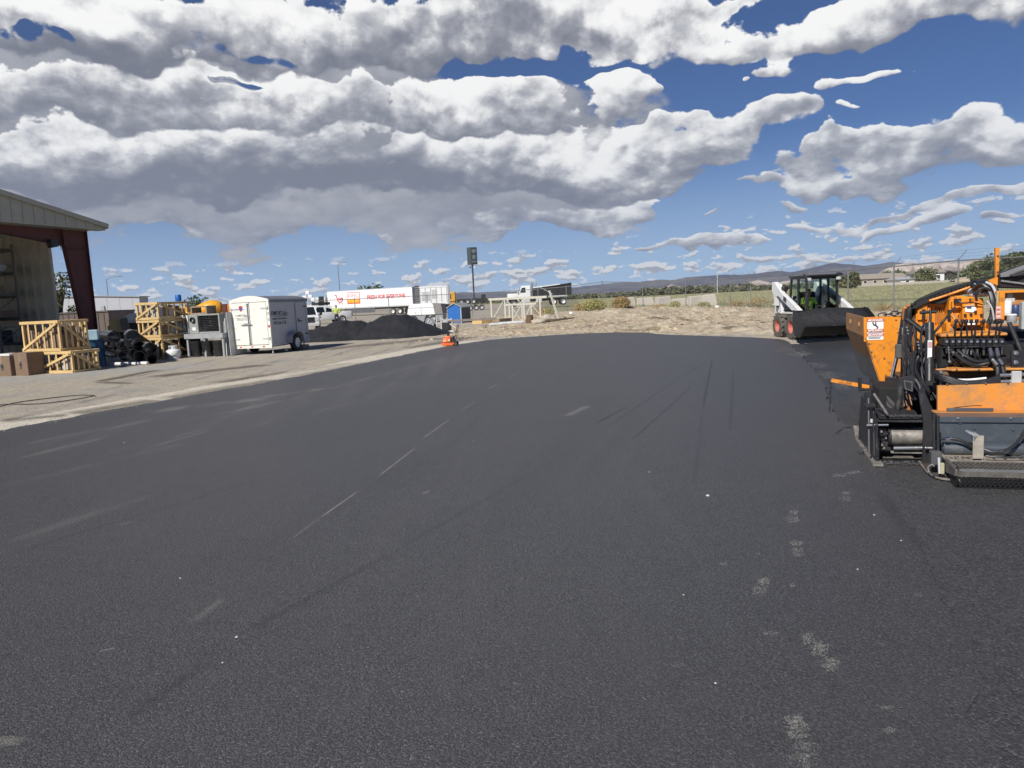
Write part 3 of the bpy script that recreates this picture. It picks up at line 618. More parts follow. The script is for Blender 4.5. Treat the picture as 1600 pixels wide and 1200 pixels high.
random.seed(44); q_ = MB()
for z in (.7, 1.7, 2.6, 3.5, 4.4):
    for _ in range(9):
        x_ = random.uniform(-1.9, .1); l_ = random.uniform(.2, 1.1); q_.mat(random.choice((0, 1, 2))).bar((x_, random.uniform(-.12, .3), z + .2 + random.random() * .5), (x_ + l_ * random.uniform(-.4, 1), random.uniform(-.2, .6), z + .15 + random.random() * .55), random.uniform(.02, .05))
q_.build('loose_stock', [mLtGrey, mWoodOld, mDark], rk, kind='stuff')
# ---- cartons
def carton(px, py, w, d, h, label, rz=YW, flaps=False):
    p = G(px, py); t_ = thing('carton', label, 'carton', p, rz, 'cartons by the shed')
    m_ = MB(); m_.bx(-w, 0, 0, d, 0, h); m_.build('box_body', mCard, t_, bevel=.01)
    m_ = MB(); m_.bx(-w * .98, -.02, d * .46, d * .54, h, h + .003); m_.bx(-w * .54, -w * .46, -.003, 0, h * .6, h); m_.build('tape', mWoodOld, t_)
    m_ = MB(); m_.bx(-w * .52, -w * .40, -.004, -.001, h * .30, h * .62); m_.bx(-w * .56, -w * .36, -.004, -.001, h * .45, h * .52); m_.build('print', mInk, t_)
    return t_
carton(18, 588, .75, .6, .62, 'brown carton at the left edge beside the larger printed carton')
carton(45, 587, .62, .55, .70, 'larger brown carton with black printed mark left of the pine crates')
m_ = MB(); m_.bx(-.8, 0, 0, .6, 0, .05); o = m_.build('foam_sheet', mWhite, None, label='white sheet lying on top of the leftmost brown carton', cat='sheet'); o.location = G(18, 588) + Vector((0, .02, .63)); o.rotation_euler = (0, 0, YW)
# ---- pine crates
def crate(px, py, w, d, h, z, label, group, nslat=4, load=None, pos=None):
    p = Vector(pos) if pos is not None else G(px, py); p.z = z
    t_ = thing('wooden_crate', label, 'crate', p, YW, group); s = .07; th = .04
    def piece(nm, f):
        m_ = MB(); f(m_); m_.build(nm, mWood, t_, bevel=.003)
    for X0 in (-w, -s):
        for Y0 in (0, d - s): piece('post', lambda q: q.bx(X0, X0 + s, Y0, Y0 + s, .02, h - .01))
    for zz in (.0, h - s):
        for yy in (-th, d): piece('rail', lambda q: q.bx(-w - .02, .02, yy, yy + th, zz, zz + s + .02))
        for xx in (-w - th, 0): piece('rail', lambda q: q.bx(xx, xx + th, .003, d - .003, zz + .004, zz + s + .015))
    for i in range(1, nslat):
        x = -w + i * w / nslat
        piece('slat', lambda q: q.bx(x - .035, x + .025, -th * .6, -.002, s + .022, h - s - .002))
        piece('slat', lambda q: q.bx(x - .035, x + .025, d + .002, d + th * .6, s + .022, h - s - .002))
        y = i * d / nslat
        piece('slat', lambda q: q.bx(.002, th * .6, y - .03, y + .03, s + .022, h - s - .002))
    piece('brace', lambda q: q.bar((-w + .05, -th - .022, s), (-.04, -th - .022, h - s), .075, .022, up=(0, 1, 0)))
    piece('brace', lambda q: q.bar((th + .022, .05, h - s), (th + .022, d - .05, s), .022, .075, up=(0, 1, 0)))
    for i in range(4):
        y = .03 + i * (d - .1) / 3; piece('deck_board', lambda q: q.bx(-w + .01, -.01, y, y + .09, h, h + .018))
    if load:
        m_ = MB(); random.seed(int(px * 7 + z * 31))
        n = max(3, int(w / .17)); 
        for i in range(n):
            for j in range(max(2, int(d / .3))):
                x0 = -w + .1 + i * (w - .2) / n; y0 = .09 + j * (d - .2) / max(2, int(d / .3))
                m_.mat(random.choice((0, 0, 1, 2))).bx(x0, x0 + (w - .2) / n - .03, y0, y0 + (d - .2) / max(2, int(d / .3)) - .02, .10, h * random.uniform(.55, .85))
        m_.build('packed_goods', [mWoodOld, mCard, mLtGrey], t_)
    return t_
GC = 'open pine crates in the yard'
a = crate(115, 583, 1.55, .95, .66, 0, 'lower of the two open pine crates left of the black pipes', GC, 5, True)
b2 = crate(95, 583, 1.6, 1.0, .92, .69, 'upper of the two open pine crates left of the black pipes', GC, 5, True, pos=G(115, 583) + Vector((-.36, .12, 0)))
c3 = G(256, 562)
crate(1, 1, 1.05, 1.60, .80, 0, 'bottom crate of the three-high pine crate stack behind the gas cylinder', GC, 4, True, pos=c3)
crate(2, 1, 1.05, 1.56, .62, .83, 'middle crate of the three-high pine crate stack', GC, 4, True, pos=c3 + Vector((-.03, .02, 0)))
crate(3, 1, 1.05, 1.56, .62, 1.48, 'top crate of the three-high pine crate stack', GC, 4, True, pos=c3 + Vector((-.02, -.01, 0)))
m_ = MB(); m_.lathe([(.0, 0), (.10, 0), (.11, .02), (.11, .22), (.09, .25), (0, .25)], 14); o = m_.build('bucket', mBlueSteel, None, True, label='small blue bucket on top of the three-high crate stack', cat='bucket'); o.location = c3 + Vector((.30, 1.02, 2.125))
# ---- black pipes in film
mFilm = M('grey_film_glints', (.10, .105, .115), .22, var=.5, scale=9, bump=.6, bscale=8, spec=.8)  # film lightened so that its glints are painted in as colour
ends = [(179, 527, .20), (208, 527, .225), (171, 539, .17), (197, 542, .21), (217, 541, .19), (172, 552, .19), (195, 556, .20), (218, 557, .19), (236, 545, .20), (238, 561, .17)]
desc = ['top-left with torn plastic film at its mouth', 'top-right with a wide open mouth', 'left end of the middle row, small', 'centre of the middle row', 'middle row, right of centre',
        'bottom row, left', 'bottom row, centre', 'bottom row, right of centre', 'upper right, wrapped in shiny film', 'bottom row, far right by the crates']
ax, ay = LX()
pipeO = G(200, 568)
for i, ((px, py, r), dsc) in enumerate(zip(ends, desc)):
    Y = 25.0 + (py - 568) * -.012 + (px - 200) * -.005; p = Z(px, py, Y); p.z = max(p.z, r + .01)
    m_ = MB(); n = 24
    m_.lathe([(r, 0), (r, -2.5), (r - .018, -2.5), (r - .018, 0), (r, 0)], n, axis='X')
    t_ = thing('black_pipe', 'black pipe in the film-wrapped heap, ' + dsc, 'pipe', p, YW - R(38) + R(random.uniform(-5, 5)), 'black pipes heaped by the crates')
    m_.build('pipe_wall', mPlastic, t_, True)
    m_ = MB(); prev = None; vs = []; fs = []; random.seed(i)
    for a_ in range(17):
        for b_ in range(9):
            an = math.pi * (.1 + .8 * a_ / 16); xx = -.10 - 2.1 * b_ / 8 + .1 * random.random(); rr = r + .006 + random.random() * .016
            vs.append((xx, -math.cos(an) * rr, math.sin(an) * rr + random.random() * .01))
    for a_ in range(16):
        for b_ in range(8): fs.append((a_ * 9 + b_, a_ * 9 + b_ + 1, (a_ + 1) * 9 + b_ + 1, (a_ + 1) * 9 + b_))
    m_.add(vs, fs); m_.build('plastic_film', mFilm if i in (0, 1, 8, 4) else mPlastic, t_)
    if False:
        m_ = MB(); vs = [(.02 + .06 * random.random(), math.cos(a_ / 6 * math.pi) * (r + .05 * random.random()), -r * (.6 + .55 * random.random()) * (1 if a_ % 2 else .8)) for a_ in range(7)]
        vs2 = [(v[0] - .02, v[1] * .9, v[2] + r * .5) for v in vs]; m_.add(vs + vs2, [(k, k + 1, k + 8, k + 7) for k in range(6)]); m_.build('torn_film', mLtGrey, t_)
m_ = MB(); m_.tube([(0, 0, .06), (-1.95, 0, .06)], .055, 12); o = m_.build('white_pipe', mWhite, None, True, label='long white pipe lying on the ground in front of the black pipes', cat='pipe'); o.location = G(231, 570); o.rotation_euler = (0, 0, YW + R(3))
m_ = MB(); m_.lathe([(0, 0), (.29, 0), (.29, .28), (.30, .3), (.29, .32), (.29, .6), (.30, .62), (.29, .64), (.29, .88), (.30, .9), (.28, .9), (.28, .87), (0, .87)], 22)
o = m_.build('drum', M('dark_blue_drum', (.012, .07, .14), .45), None, True, label='dark blue drum between the pine crates and the black pipes', cat='drum'); o.location = Z(150, 560, 24.9).xy.to_3d()
m_ = MB(); m_.rbox(-.2, .2, -.15, .15, 0, .35, .03); o = m_.build('jug', M('pale_blue_plastic', (.35, .5, .58), .4), None, label='pale blue jug standing on the dark blue drum by the crates', cat='jug'); o.location = Z(148, 560, 24.9).xy.to_3d() + Vector((0, 0, .905)); o.rotation_euler = (0, 0, .3)
# ---- gas cylinder
p = G(272, 561); t_ = thing('gas_cylinder', 'white gas cylinder standing before the three-high crate stack', 'gas cylinder', p)
m_ = MB(); m_.lathe([(.0, .05), (.12, .05), (.2, .08), (.255, .15), (.262, .2), (.262, .26), (.24, .32), (.17, .36), (.06, .38), (0, .38)], 24); m_.build('tank', mWhite, t_, True)
m_ = MB(); m_.lathe([(.22, 0), (.22, .09), (.21, .09), (.21, 0), (.22, 0)], 20); m_.build('foot_ring', mWhite, t_, True)
m_ = MB()
for a_ in range(14):
    if a_ in (2, 3, 9, 10): continue
    an = a_ / 14 * 2 * math.pi; m_.box((.15 * math.cos(an), .15 * math.sin(an), .42), (.006, .07, .13), an)
m_.lathe([(.155, .48), (.155, .5), (.145, .5), (.145, .48), (.155, .48)], 16); m_.build('collar', mWhite, t_)
m_ = MB(); m_.tube([(0, 0, .36), (0, 0, .46)], .02); m_.tube([(0, 0, .43), (.06, -.03, .43)], .018); m_.build('valve', mSteel, t_)
# ---- heap of units right of the crates
fr = G(352, 557); ax, ay = LX()
t_ = thing('steel_bench', 'long grey steel bench carrying the air handling unit beside the white trailer', 'bench', fr, YW)
m_ = MB(); m_.bx(-1.75, .05, -.1, 1.0, .70, .88); m_.build('bench_top', mGrey, t_)
for X0 in (-1.7, -.9, -.05):
    for Y0 in (-.05, .9): m_ = MB(); m_.bx(X0, X0 + .08, Y0, Y0 + .08, 0, .70); m_.build('leg', mGrey, t_)
t_ = thing('air_handler', 'grey air handling unit with a black louvred side on the steel bench', 'air handler', fr + ax * -1.55 + ay * .0 + Vector((0, 0, .882)), YW)
m_ = MB(); m_.bx(0, .42, 0, .85, 0, .72); m_.bx(.42, 1.42, .02, .83, 0, .06); m_.bx(.42, 1.42, .02, .83, .66, .72); m_.bx(1.36, 1.42, .02, .83, .06, .66); m_.bx(.42, 1.36, .30, .8, .06, .66); m_.build('casing', M('handler_casing', (.30, .31, .29), .5), t_, bevel=.006)
for i in range(9): m_ = MB(); m_.box((.89, .10, .11 + i * .064), (.93, .10, .008), Matrix.Rotation(R(38), 3, 'X')); m_.build('louvre', mDark, t_)
m_ = MB(); m_.lathe([(.10, 0), (.10, -.08), (.085, -.08), (.085, 0), (.1, 0)], 16, (.21, 0, .52), 'Y'); m_.build('port', mDark, t_, True)
m_ = MB(); m_.bx(.14, .30, -.005, 0, .12, .24); m_.build('nameplate', mWhite, t_)
for i in range(3):
    x = -1.5 + i * .52
    m_ = MB(); n = 16; m_.lathe([(0, 0), (.17, 0), (.22, .52), (.24, .56), (.24, .60), (.20, .60), (.16, .06), (0, .06)], n)
    o = m_.build('black_bin', mDark, None, True, label='black plastic bin, %s of three under the steel bench' % ['leftmost', 'middle', 'rightmost'][i], cat='bin', group='black bins under the bench'); o.location = fr + ax * x + ay * .1 + Vector((.1, 0, .0))
t_ = thing('dark_crate_box', 'low dark brown slatted box on top of the air handling unit', 'box', fr + ax * -1.5 + ay * .1 + Vector((0, 0, 1.605)), YW)
m_ = MB(); m_.bx(0, .75, 0, .5, 0, .05); m_.bx(0, .75, 0, .5, .25, .30); m_.bx(0, .05, 0, .5, .05, .25); m_.bx(.7, .75, 0, .5, .05, .25); m_.build('box_frame', mWoodOld, t_)
t_ = thing('furnace_unit', 'white furnace casing with dark open front between the crate stack and the air handler', 'furnace', fr + ax * -2.35 + ay * .15 + Vector((0, 0, .0)), YW)
m_ = MB(); m_.bx(0, .62, 0, .6, .9, .95); m_.bx(0, .62, 0, .6, 1.48, 1.58); m_.bx(0, .06, 0, .6, .95, 1.48); m_.bx(.56, .62, 0, .6, .95, 1.48); m_.bx(.06, .56, .5, .6, .95, 1.48); m_.build('casing', mWhite, t_)
m_ = MB(); m_.bx(.02, .6, .02, .58, 0, .9); m_.build('stand', mDark, t_)
m_ = MB(); m_.tube([(.2, .1, 1.0), (.2, .05, 1.25)], .06); m_.tube([(.38, .1, 1.0), (.38, .05, 1.2)], .05); m_.build('blower_parts', mLtGrey, t_, True)
m_ = MB(); m_.bx(.15, 1.4, .62, .72, 0, 1.5); m_.bx(.3, 1.5, .9, 1.0, 0, 1.62)
t_ = thing('sheet_stack', 'pale metal sheets standing on edge beside the white trailer door', 'metal sheets', fr + ax * -.22 + ay * .3, YW)
for i in range(4): m_ = MB(); m_.box((.12 + i * .07, .3, .65 + i * .06), (.02, .9, 1.3 + i * .1), Matrix.Rotation(R(4 - 2 * i), 3, 'Y')); m_.build('sheet', [mLtGrey, mWhite, mGrey, mLtGrey][i], t_)
# ---- enclosed trailer
def wheel(parent, c, r, w, rim_mat, n=22, lug=0, tyre=mRubber, tn='wheel', axis='X', rimr=.58, side=1):
    # axis along local X; side = which side carries the dish
    t_ = MB(); t_.lathe([(r * rimr, -w / 2), (r * .9, -w / 2), (r * .97, -w * .42), (r, -w * .3), (r, w * .3), (r * .97, w * .42), (r * .9, w / 2), (r * rimr, w / 2), (r * rimr, -w / 2)], n, (0, 0, 0), axis)
    if lug:
        for i in range(lug):
            a = 2 * math.pi * i / lug
            for sgn in (-1, 1):
                aa = a + (math.pi / lug if sgn > 0 else 0); cx, cz = math.cos(aa) * r, math.sin(aa) * r
                rot = Matrix.Rotation(-aa + 0, 3, 'Y') if axis == 'Y' else Matrix.Rotation(aa, 3, 'X')
                c3 = (sgn * w * .25, cx, cz) if axis == 'X' else (cx, sgn * w * .25, cz)
                t_.box(c3, (w * .5, r * .10, r * .085) if axis == 'X' else (r * .10, w * .5, r * .085), rot @ Matrix.Rotation(sgn * .5, 3, 'Z') if axis == 'X' else rot)
    o = t_.build(tn, tyre, parent, True); o.location = c
    q = MB(); s_ = side; R1 = r * rimr
    q.lathe([(0, s_ * w * .12), (R1 * .28, s_ * w * .16), (R1 * .35, s_ * w * .05), (R1 * .75, s_ * w * .02), (R1 * .86, s_ * w * .42), (R1 * 1.0, s_ * w * .46), (R1 * 1.0, -s_ * w * .4), (R1 * .9, -s_ * w * .4), (R1 * .8, 0), (0, 0)], n, (0, 0, 0), axis)
    rim = q.build('rim', rim_mat, o, True)
    q = MB()
    for i in range(6):
        a = i * math.pi / 3; pp = (s_ * w * .06, math.cos(a) * R1 * .5, math.sin(a) * R1 * .5) if axis == 'X' else (math.cos(a) * R1 * .5, s_ * w * .06, math.sin(a) * R1 * .5)
        q.box(pp, (w * .12,) * 3)
    return o
P0 = Z(421, 500, 27.4); P0.z = 0
YT = R(-13)
tr = thing('enclosed_trailer', 'white enclosed single-axle cargo trailer with lettering on door and side', 'trailer', P0, YT)
W, L, B, T = 1.56, 3.15, .32, 2.02       # x from -W to 0, y from 0 to L
m_ = MB(); arc = [(-W, B + .03), (-W, T)] + [(-W + W * i / 10, T + .13 * math.sin(math.pi * i / 10)) for i in range(1, 10)] + [(0, T), (0, B + .03)]
m_.prism(arc, .04, L - .25)
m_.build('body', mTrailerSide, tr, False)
m_ = MB(); v0 = [(x, L - .25, z) for x, z in arc]; v1 = [(-W / 2 + (x + W / 2) * .80, L - .02, z - (.10 if z > 1.9 else 0)) for x, z in arc]; n = len(arc)
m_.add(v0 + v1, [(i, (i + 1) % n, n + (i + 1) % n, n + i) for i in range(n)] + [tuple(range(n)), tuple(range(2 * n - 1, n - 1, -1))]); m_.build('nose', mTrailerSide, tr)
m_ = MB(); ro = [(-W - .02, T - .10), (-W - .02, T)] + [(-W - .02 + (W + .04) * i / 10, T + .02 + .14 * math.sin(math.pi * i / 10)) for i in range(1, 10)] + [(.02, T), (.02, T - .10), (-.0, T - .10), (0, T - .005)] + [(-W + W * i / 10, T + .005 + .13 * math.sin(math.pi * i / 10)) for i in range(9, 0, -1)] + [(-W, T - .005), (-W, T - .10)]
n = len(ro); m_.add([(x, .0, z) for x, z in ro] + [(x, L - .2, z) for x, z in ro], [(i, (i + 1) % n, n + (i + 1) % n, n + i) for i in range(n)]); m_.build('roof_edge', M('grey_trim', (.16, .17, .19), .4, metal=.4), tr)
m_ = MB()   # rear frame
m_.bx(-W - .03, -W + .07, -.03, .05, B - .05, T + .02); m_.bx(-.07, .03, -.03, .05, B - .05, T + .02); m_.bx(-W - .03, .03, -.035, .05, B - .08, B + .03)
hd = [(-W - .02, T - .06)] + [(-W - .02 + (W + .04) * i / 10, T + .02 + .15 * math.sin(math.pi * i / 10)) for i in range(11)] + [(.02, T - .06)]
m_.prism(hd, -.035, .05); m_.build('rear_frame', mWhiteOld, tr)
mid = -W / 2
for a0, a1 in ((-W + .08, mid - .015), (mid + .015, -.08)):
    d = MB(); d.bx(a0, a1, -.045, -.005, B + .05, T - .08); d = d.build('rear_door', mWhiteOld, tr, bevel=.006)
    for z in (B + .28, T - .30):
        q = MB(); ex = a0 - .06 if a0 < mid - .1 else a1 + .06; inn = a0 + .22 if a0 < mid - .1 else a1 - .22
        q.bar((ex, -.055, z), (inn, -.055, z), .02, .05); q.tube([(ex, -.055, z - .05), (ex, -.055, z + .05)], .016); q.build('hinge', mLtGrey, d)
q = MB(); q.tube([(mid - .06, -.07, B + .08), (mid - .06, -.07, T - .12)], .016); q.bar((mid - .36, -.085, 1.13), (mid + .08, -.085, 1.13), .02, .035); q.bar((mid - .25, -.08, 1.17), (mid, -.08, 1.17), .015, .02)
for z in (B + .1, 1.13, T - .14): q.box((mid - .06, -.06, z), (.07, .05, .05))
q.build('lock_bar', mGalv, tr)
q = MB(); q.bx(mid - .022, mid + .022, -.052, -.046, B + .05, T - .08); q.build('door_seal', mGrey, tr)
for x in (-W + .02, -.02):
    for z in (1.25, 1.0, 1.48): q = MB(); q.bx(x - .03, x + .03, -.045, -.031, z, z + .09); q.build('tail_lamp', mRed if z < 1.2 else mLtGrey, tr)
for x in (-W + .3, mid, -.3): q = MB(); q.bx(x - .04, x + .04, -.05, -.036, B - .04, B); q.build('marker_lamp', mRed, tr)
# side door facing right
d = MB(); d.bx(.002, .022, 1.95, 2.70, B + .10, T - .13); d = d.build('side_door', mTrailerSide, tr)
q = MB()
for yy in (1.93, 2.71): q.bx(.002, .03, yy - .012, yy + .012, B + .08, T - .11)
q.bx(.002, .03, 1.93, 2.71, T - .13, T - .11); q.bx(.002, .03, 1.93, 2.71, B + .08, B + .10); q.build('door_frame', mGrey, tr)
q = MB(); q.bar((.035, 2.05, 1.15), (.035, 2.32, 1.15), .02, .05); q.box((.035, 2.08, 1.2), (.02, .05, .1)); q.build('handle', mDark, d)
for z in (.62, 1.72): q = MB(); q.bar((.035, 2.55, z), (.035, 2.85, z), .02, .04); q.build('hinge', mDark, d)
for yy in (.65, 1.3): q = MB(); q.bx(.001, .006, yy, yy + .012, B + .06, T - .1); q.build('panel_seam', mLtGrey, tr)
q = MB(); q.bx(.0, .02, 0.0, L - .3, B - .02, B + .05); q.build('skirt_rail', mLtGrey, tr)
# wheels, fenders, tongue
for sx, ss_ in ((.13, 1), (-W - .13, -1)):
    wheel(tr, (sx, 1.55, .33), .33, .19, mWhite, side=ss_)
    f = MB(); pts = [(-.50, .36), (-.42, .62), (-.22, .76), (.22, .76), (.42, .62), (.50, .36)]
    for i in range(5):
        a, b_ = pts[i], pts[i + 1]; x0, x1 = (0.0, .26) if ss_ > 0 else (-W - .26, -W)
        f.add([(x0, 1.55 + a[0], a[1]), (x1, 1.55 + a[0], a[1]), (x1, 1.55 + b_[0], b_[1]), (x0, 1.55 + b_[0], b_[1]), (x0, 1.55 + a[0] * .96, a[1] - .015), (x1, 1.55 + a[0] * .96, a[1] - .015), (x1, 1.55 + b_[0] * .96, b_[1] - .015), (x0, 1.55 + b_[0] * .96, b_[1] - .015)], [(0, 1, 2, 3), (4, 5, 6, 7), (1, 5, 6, 2), (0, 4, 7, 3)])
    f.build('fender', mGrey, tr)
q = MB(); q.tube([(-W - .1, 1.55, .33), (.1, 1.55, .33)], .035); q.build('axle', mDark, tr)
q = MB(); q.bar((-.15, L - .3, B - .02), (-W / 2, L + .95, B + .1), .06, .1); q.bar((-W + .15, L - .3, B - .02), (-W / 2, L + .95, B + .1), .06, .1); q.bx(-W + .1, -.1, .1, L - .3, B - .06, B - .02); q.build('tongue', mDark, tr)
q = MB(); q.tube([(-W / 2, L + .7, .02), (-W / 2, L + .7, .75)], .03); q.box((-W / 2, L + .7, .02), (.2, .2, .04)); q.build('jack', mGalv, tr)
for y0 in (2.42, ): q = MB(); q.bx(-.45, -.05, y0, y0 + .5, .02, .17); q.build('timber_block', mWoodOld, tr)
q = MB(); q.tube([(-.05, .15, .03), (-.05, .15, B)], .02); q.tube([(.05, .95, .08), (.05, .96, .09)], .07); q.build('stabiliser', mWhite, tr)
# lettering
RX = (R(90), 0, 0); RS = (R(90), 0, R(90))
text_mesh('lettering', 'COMFORT', .10, mInk, tr, (-W + .40, -.047, 1.475), RX, .001, .001, .85)
text_mesh('lettering', 'Air', .11, mInk, tr, (-W + .62, -.047, 1.455), RX, .001, .002, 1, shear=.4)
text_mesh('lettering', 'Heating Cooling Electrical', .052, mInk, tr, (-W + .48, -.047, 1.385), RX, .001)
text_mesh('lettering', '970 256-1135', .075, mInk, tr, (-W + .46, -.047, 1.315), RX, .001, .001)
q = MB(); sh = [(-.085, .09), (0, .12), (.085, .09), (.07, -.04), (0, -.11), (-.07, -.04)]
q.prism([(-W + .44 + a, 1.72 + b_) for a, b_ in sh], -.050, -.046); q.build('shield_badge', mRed, tr)
q = MB(); q.prism([(-W + .44 + a * .55, 1.71 + b_ * .55) for a, b_ in sh], -.054, -.0505); q.bx(-W + .28, -W + .60, -.0535, -.051, 1.70, 1.715); q.build('badge_centre', mBlueSteel, tr)
text_mesh('lettering', 'COMFORT', .20, mInk, tr, (.004, .48, 1.50), RS, .001, .006, .92)
text_mesh('lettering', 'Air', .27, mInk, tr, (.004, 1.08, 1.48), RS, .001, .004, 1.1, shear=.5)
q = MB(); q.curve([(.006, .35, 1.40), (.006, .8, 1.385), (.006, 1.4, 1.42)], .008); q.build('swash', mInk, tr)
text_mesh('lettering', 'Heating  Cooling  Electrical', .095, mInk, tr, (.004, .72, 1.30), RS, .001, .003, .95)
text_mesh('lettering', '970-256-1135', .17, mInk, tr, (.004, .72, 1.135), RS, .001, .004, .95)
# ---- things behind the heap
t_ = thing('brown_container', 'long low brown container behind the shed column', 'container', Z(172, 515, 41).xy.to_3d(), R(-6))
m_ = MB(); m_.bx(-7.5, 0, 0, 2.4, .15, 1.95); m_.build('box_shell', M('container_brown', (.15, .11, .09), .7), t_)
m_ = MB(); [m_.bx(-7.4 + i * .35, -7.25 + i * .35, -.03, 0, .2, 1.9) for i in range(21)]; m_.bx(-7.52, .02, -.05, 2.45, 1.95, 2.03); m_.build('rib_row', M('container_edge', (.12, .10, .09), .7), t_)
t_ = thing('plywood_box', 'open tan plywood box with a leaning grey panel behind the black pipes', 'box', Z(178, 514, 30.5).xy.to_3d(), YW)
m_ = MB(); m_.bx(-.55, .55, 0, .8, 1.02, 1.08); m_.build('pallet_top', mWood, t_)
m_ = MB(); m_.bx(-.5, .5, .05, .75, 0, 1.02); m_.build('stand', mDark, t_)
m_ = MB(); m_.bx(-.35, .05, .1, .5, 1.08, 1.55); m_.bx(-.45, -.37, .1, .3, 1.08, 1.3); m_.build('box_wall', mWood, t_)
m_ = MB(); m_.box((.28, .3, 1.32), (.42, .03, .52), Matrix.Rotation(R(-12), 3, 'Y')); m_.build('leaning_panel', M('brown_grey_panel', (.22, .18, .14), .8), t_)
t_ = thing('tool_box_bed', 'dark utility box with a domed white lid left of the three-high crate stack', 'utility box', Z(205, 512, 32).xy.to_3d(), YW)
m_ = MB(); m_.rbox(-.45, .65, 0, 1.2, 0, 1.35, .03); m_.build('box_shell', mDark, t_)
m_ = MB(); m_.prism([(-.5, 1.36), (-.35, 1.60), (.0, 1.75), (.6, 1.78), (.72, 1.70), (.72, 1.36)], -.05, 1.25); m_.build('lid', mWhite, t_, bevel=.02)
# warehouse far left
t_ = thing('warehouse', 'large pale metal warehouse with a low grey roof behind the shed column', 'warehouse', Z(221, 500, 140).xy.to_3d(), R(-4))
mWh = M('warehouse_sheet', (.40, .405, .425), .6, var=.05)
m_ = MB(); m_.prism([(-45, 0), (0, 0), (0, 5.2), (-8, 5.65), (-45, 6.4)], 0, 3); m_.build('wall', mWh, t_)
m_ = MB(); m_.prism([(-45.3, 6.4), (-8, 5.65), (.3, 5.18), (.3, 5.32), (-8, 5.8), (-45.3, 6.55)], -.3, 3.3); m_.build('roof', mGrey, t_)
for x, z, w, h in ((-12, 2.2, 1.1, 1.3), (-7.6, 2.6, .7, 1.2)): m_ = MB(); m_.bx(x, x + w, -.25, 0, z, z + h); m_.build('wall_box', mGrey, t_)
for i in range(18): m_ = MB(); m_.bx(-44 + i * 2.5, -43.9 + i * 2.5, -.04, 0, .1, 5.1 if i > 15 else 5.6); m_.build('rib', mWh, t_)
# concrete mixer far away
t_ = thing('mixer_truck', 'yellow concrete mixer drum and chassis seen above the crates left of the trailer', 'mixer truck', Z(330, 490, 120).xy.to_3d(), R(8))
m_ = MB(); m_.lathe([(.35, -2.3), (.8, -2.2), (1.25, -.6), (1.3, .4), (1.0, 1.4), (.7, 1.75)], 20, (0, 0, 0), 'X'); o = m_.build('drum', mYellow, t_, True); o.location = (0, 0, 2.3); o.rotation_euler = (0, R(-9), 0)
m_ = MB(); m_.bx(-2.6, 4.3, -.5, .5, .7, 1.0); m_.bx(1.9, 2.6, -.7, .7, 1.0, 2.9); m_.build('chassis', mRedIron, t_)
m_ = MB(); m_.rbox(2.8, 4.6, -1.1, 1.1, .8, 2.8, .12); m_.build('cab', M('cab_orange', (.6, .22, .04), .5), t_)
m_ = MB(); m_.bx(3.3, 4.2, -1.13, -1.1, 1.9, 2.6); m_.build('window', mDarkGlass, t_)
for x in (-1.9, -.8, 3.6): wheel(t_, (x, -.9, .5), .5, .3, mLtGrey, 14, axis='Y', side=-1)
t_ = thing('yellow_loader', 'small yellow machine arm left of the mixer drum', 'loader', Z(296, 492, 110).xy.to_3d(), 0)
m_ = MB(); m_.rbox(-1.2, .6, -.8, .8, .5, 1.9, .1); m_.bx(-.9, .0, -.7, .7, 1.9, 2.6); m_.bar((.5, 0, 1.3), (1.7, 0, 2.3), .3); m_.build('body', mYellow, t_)
for x in (-.8, .4): wheel(t_, (x, -.8, .5), .5, .3, mYellow, 12, axis='Y', side=-1)
# ---- asphalt piles
def mound(name, label, c, blobs, res=70, size=3.4):
    vs = []; fs = []; n = res
    for j in range(n + 1):
        for i in range(n + 1):
            x = (i / n - .5) * 2 * size; y = (j / n - .5) * 2 * size; z = -.08
            for bx_, by_, r, h in blobs:
                d = math.hypot(x - bx_, (y - by_)); d *= 1 + .13 * mnoise.noise(Vector((x * .8, y * .8, h)))
                z = max(z, h * (1 - d / r) if d > r * .18 else h * (.82 + .0) - h * (d / (r * .18)) ** 2 * 0.0)
            if z > -.05: z += .05 * mnoise.fractal(Vector((x * 1.6, y * 1.6, 3)), 1, 2, 5) + .035 * mnoise.noise(Vector((x * 7, y * 7, 1)))
            vs.append((x, y, z))
    for j in range(n):
        for i in range(n):
            a = j * (n + 1) + i
            if max(vs[a][2], vs[a + 1][2], vs[a + n + 1][2], vs[a + n + 2][2]) > -.07: fs.append((a, a + 1, a + n + 2, a + n + 1))
    used = sorted({i for f in fs for i in f}); mp = {u: k for k, u in enumerate(used)}
    me = bpy.data.meshes.new(name); me.from_pydata([vs[u] for u in used], [], [[mp[i] for i in f] for f in fs]); me.shade_smooth(); me.materials.append(mAsphPile)
    o = bpy.data.objects.new(name, me); col.objects.link(o); o.location = c; return setp(o, label, 'asphalt pile', 'loose asphalt piles by the trailer')
c1 = Z(535, 533, 37.0); c1.z = 0; mound('asphalt_pile', 'flatter black asphalt pile nearer the white trailer', c1, [(0, 0, 2.1, 1.12), (.75, .0, 1.9, 1.08), (-.7, -.3, 1.9, .85), (-1.2, .1, 1.5, .62)])
c2 = Z(612, 531, 37.2); c2.z = 0; mound('asphalt_pile', 'taller rounded black asphalt pile on the right of the pair', c2, [(0, 0, 2.4, 1.32), (.55, -.1, 2.3, 1.32), (1.2, .2, 1.9, .85), (1.9, .6, 1.3, .32), (-.7, -.2, 1.8, 1.0)])
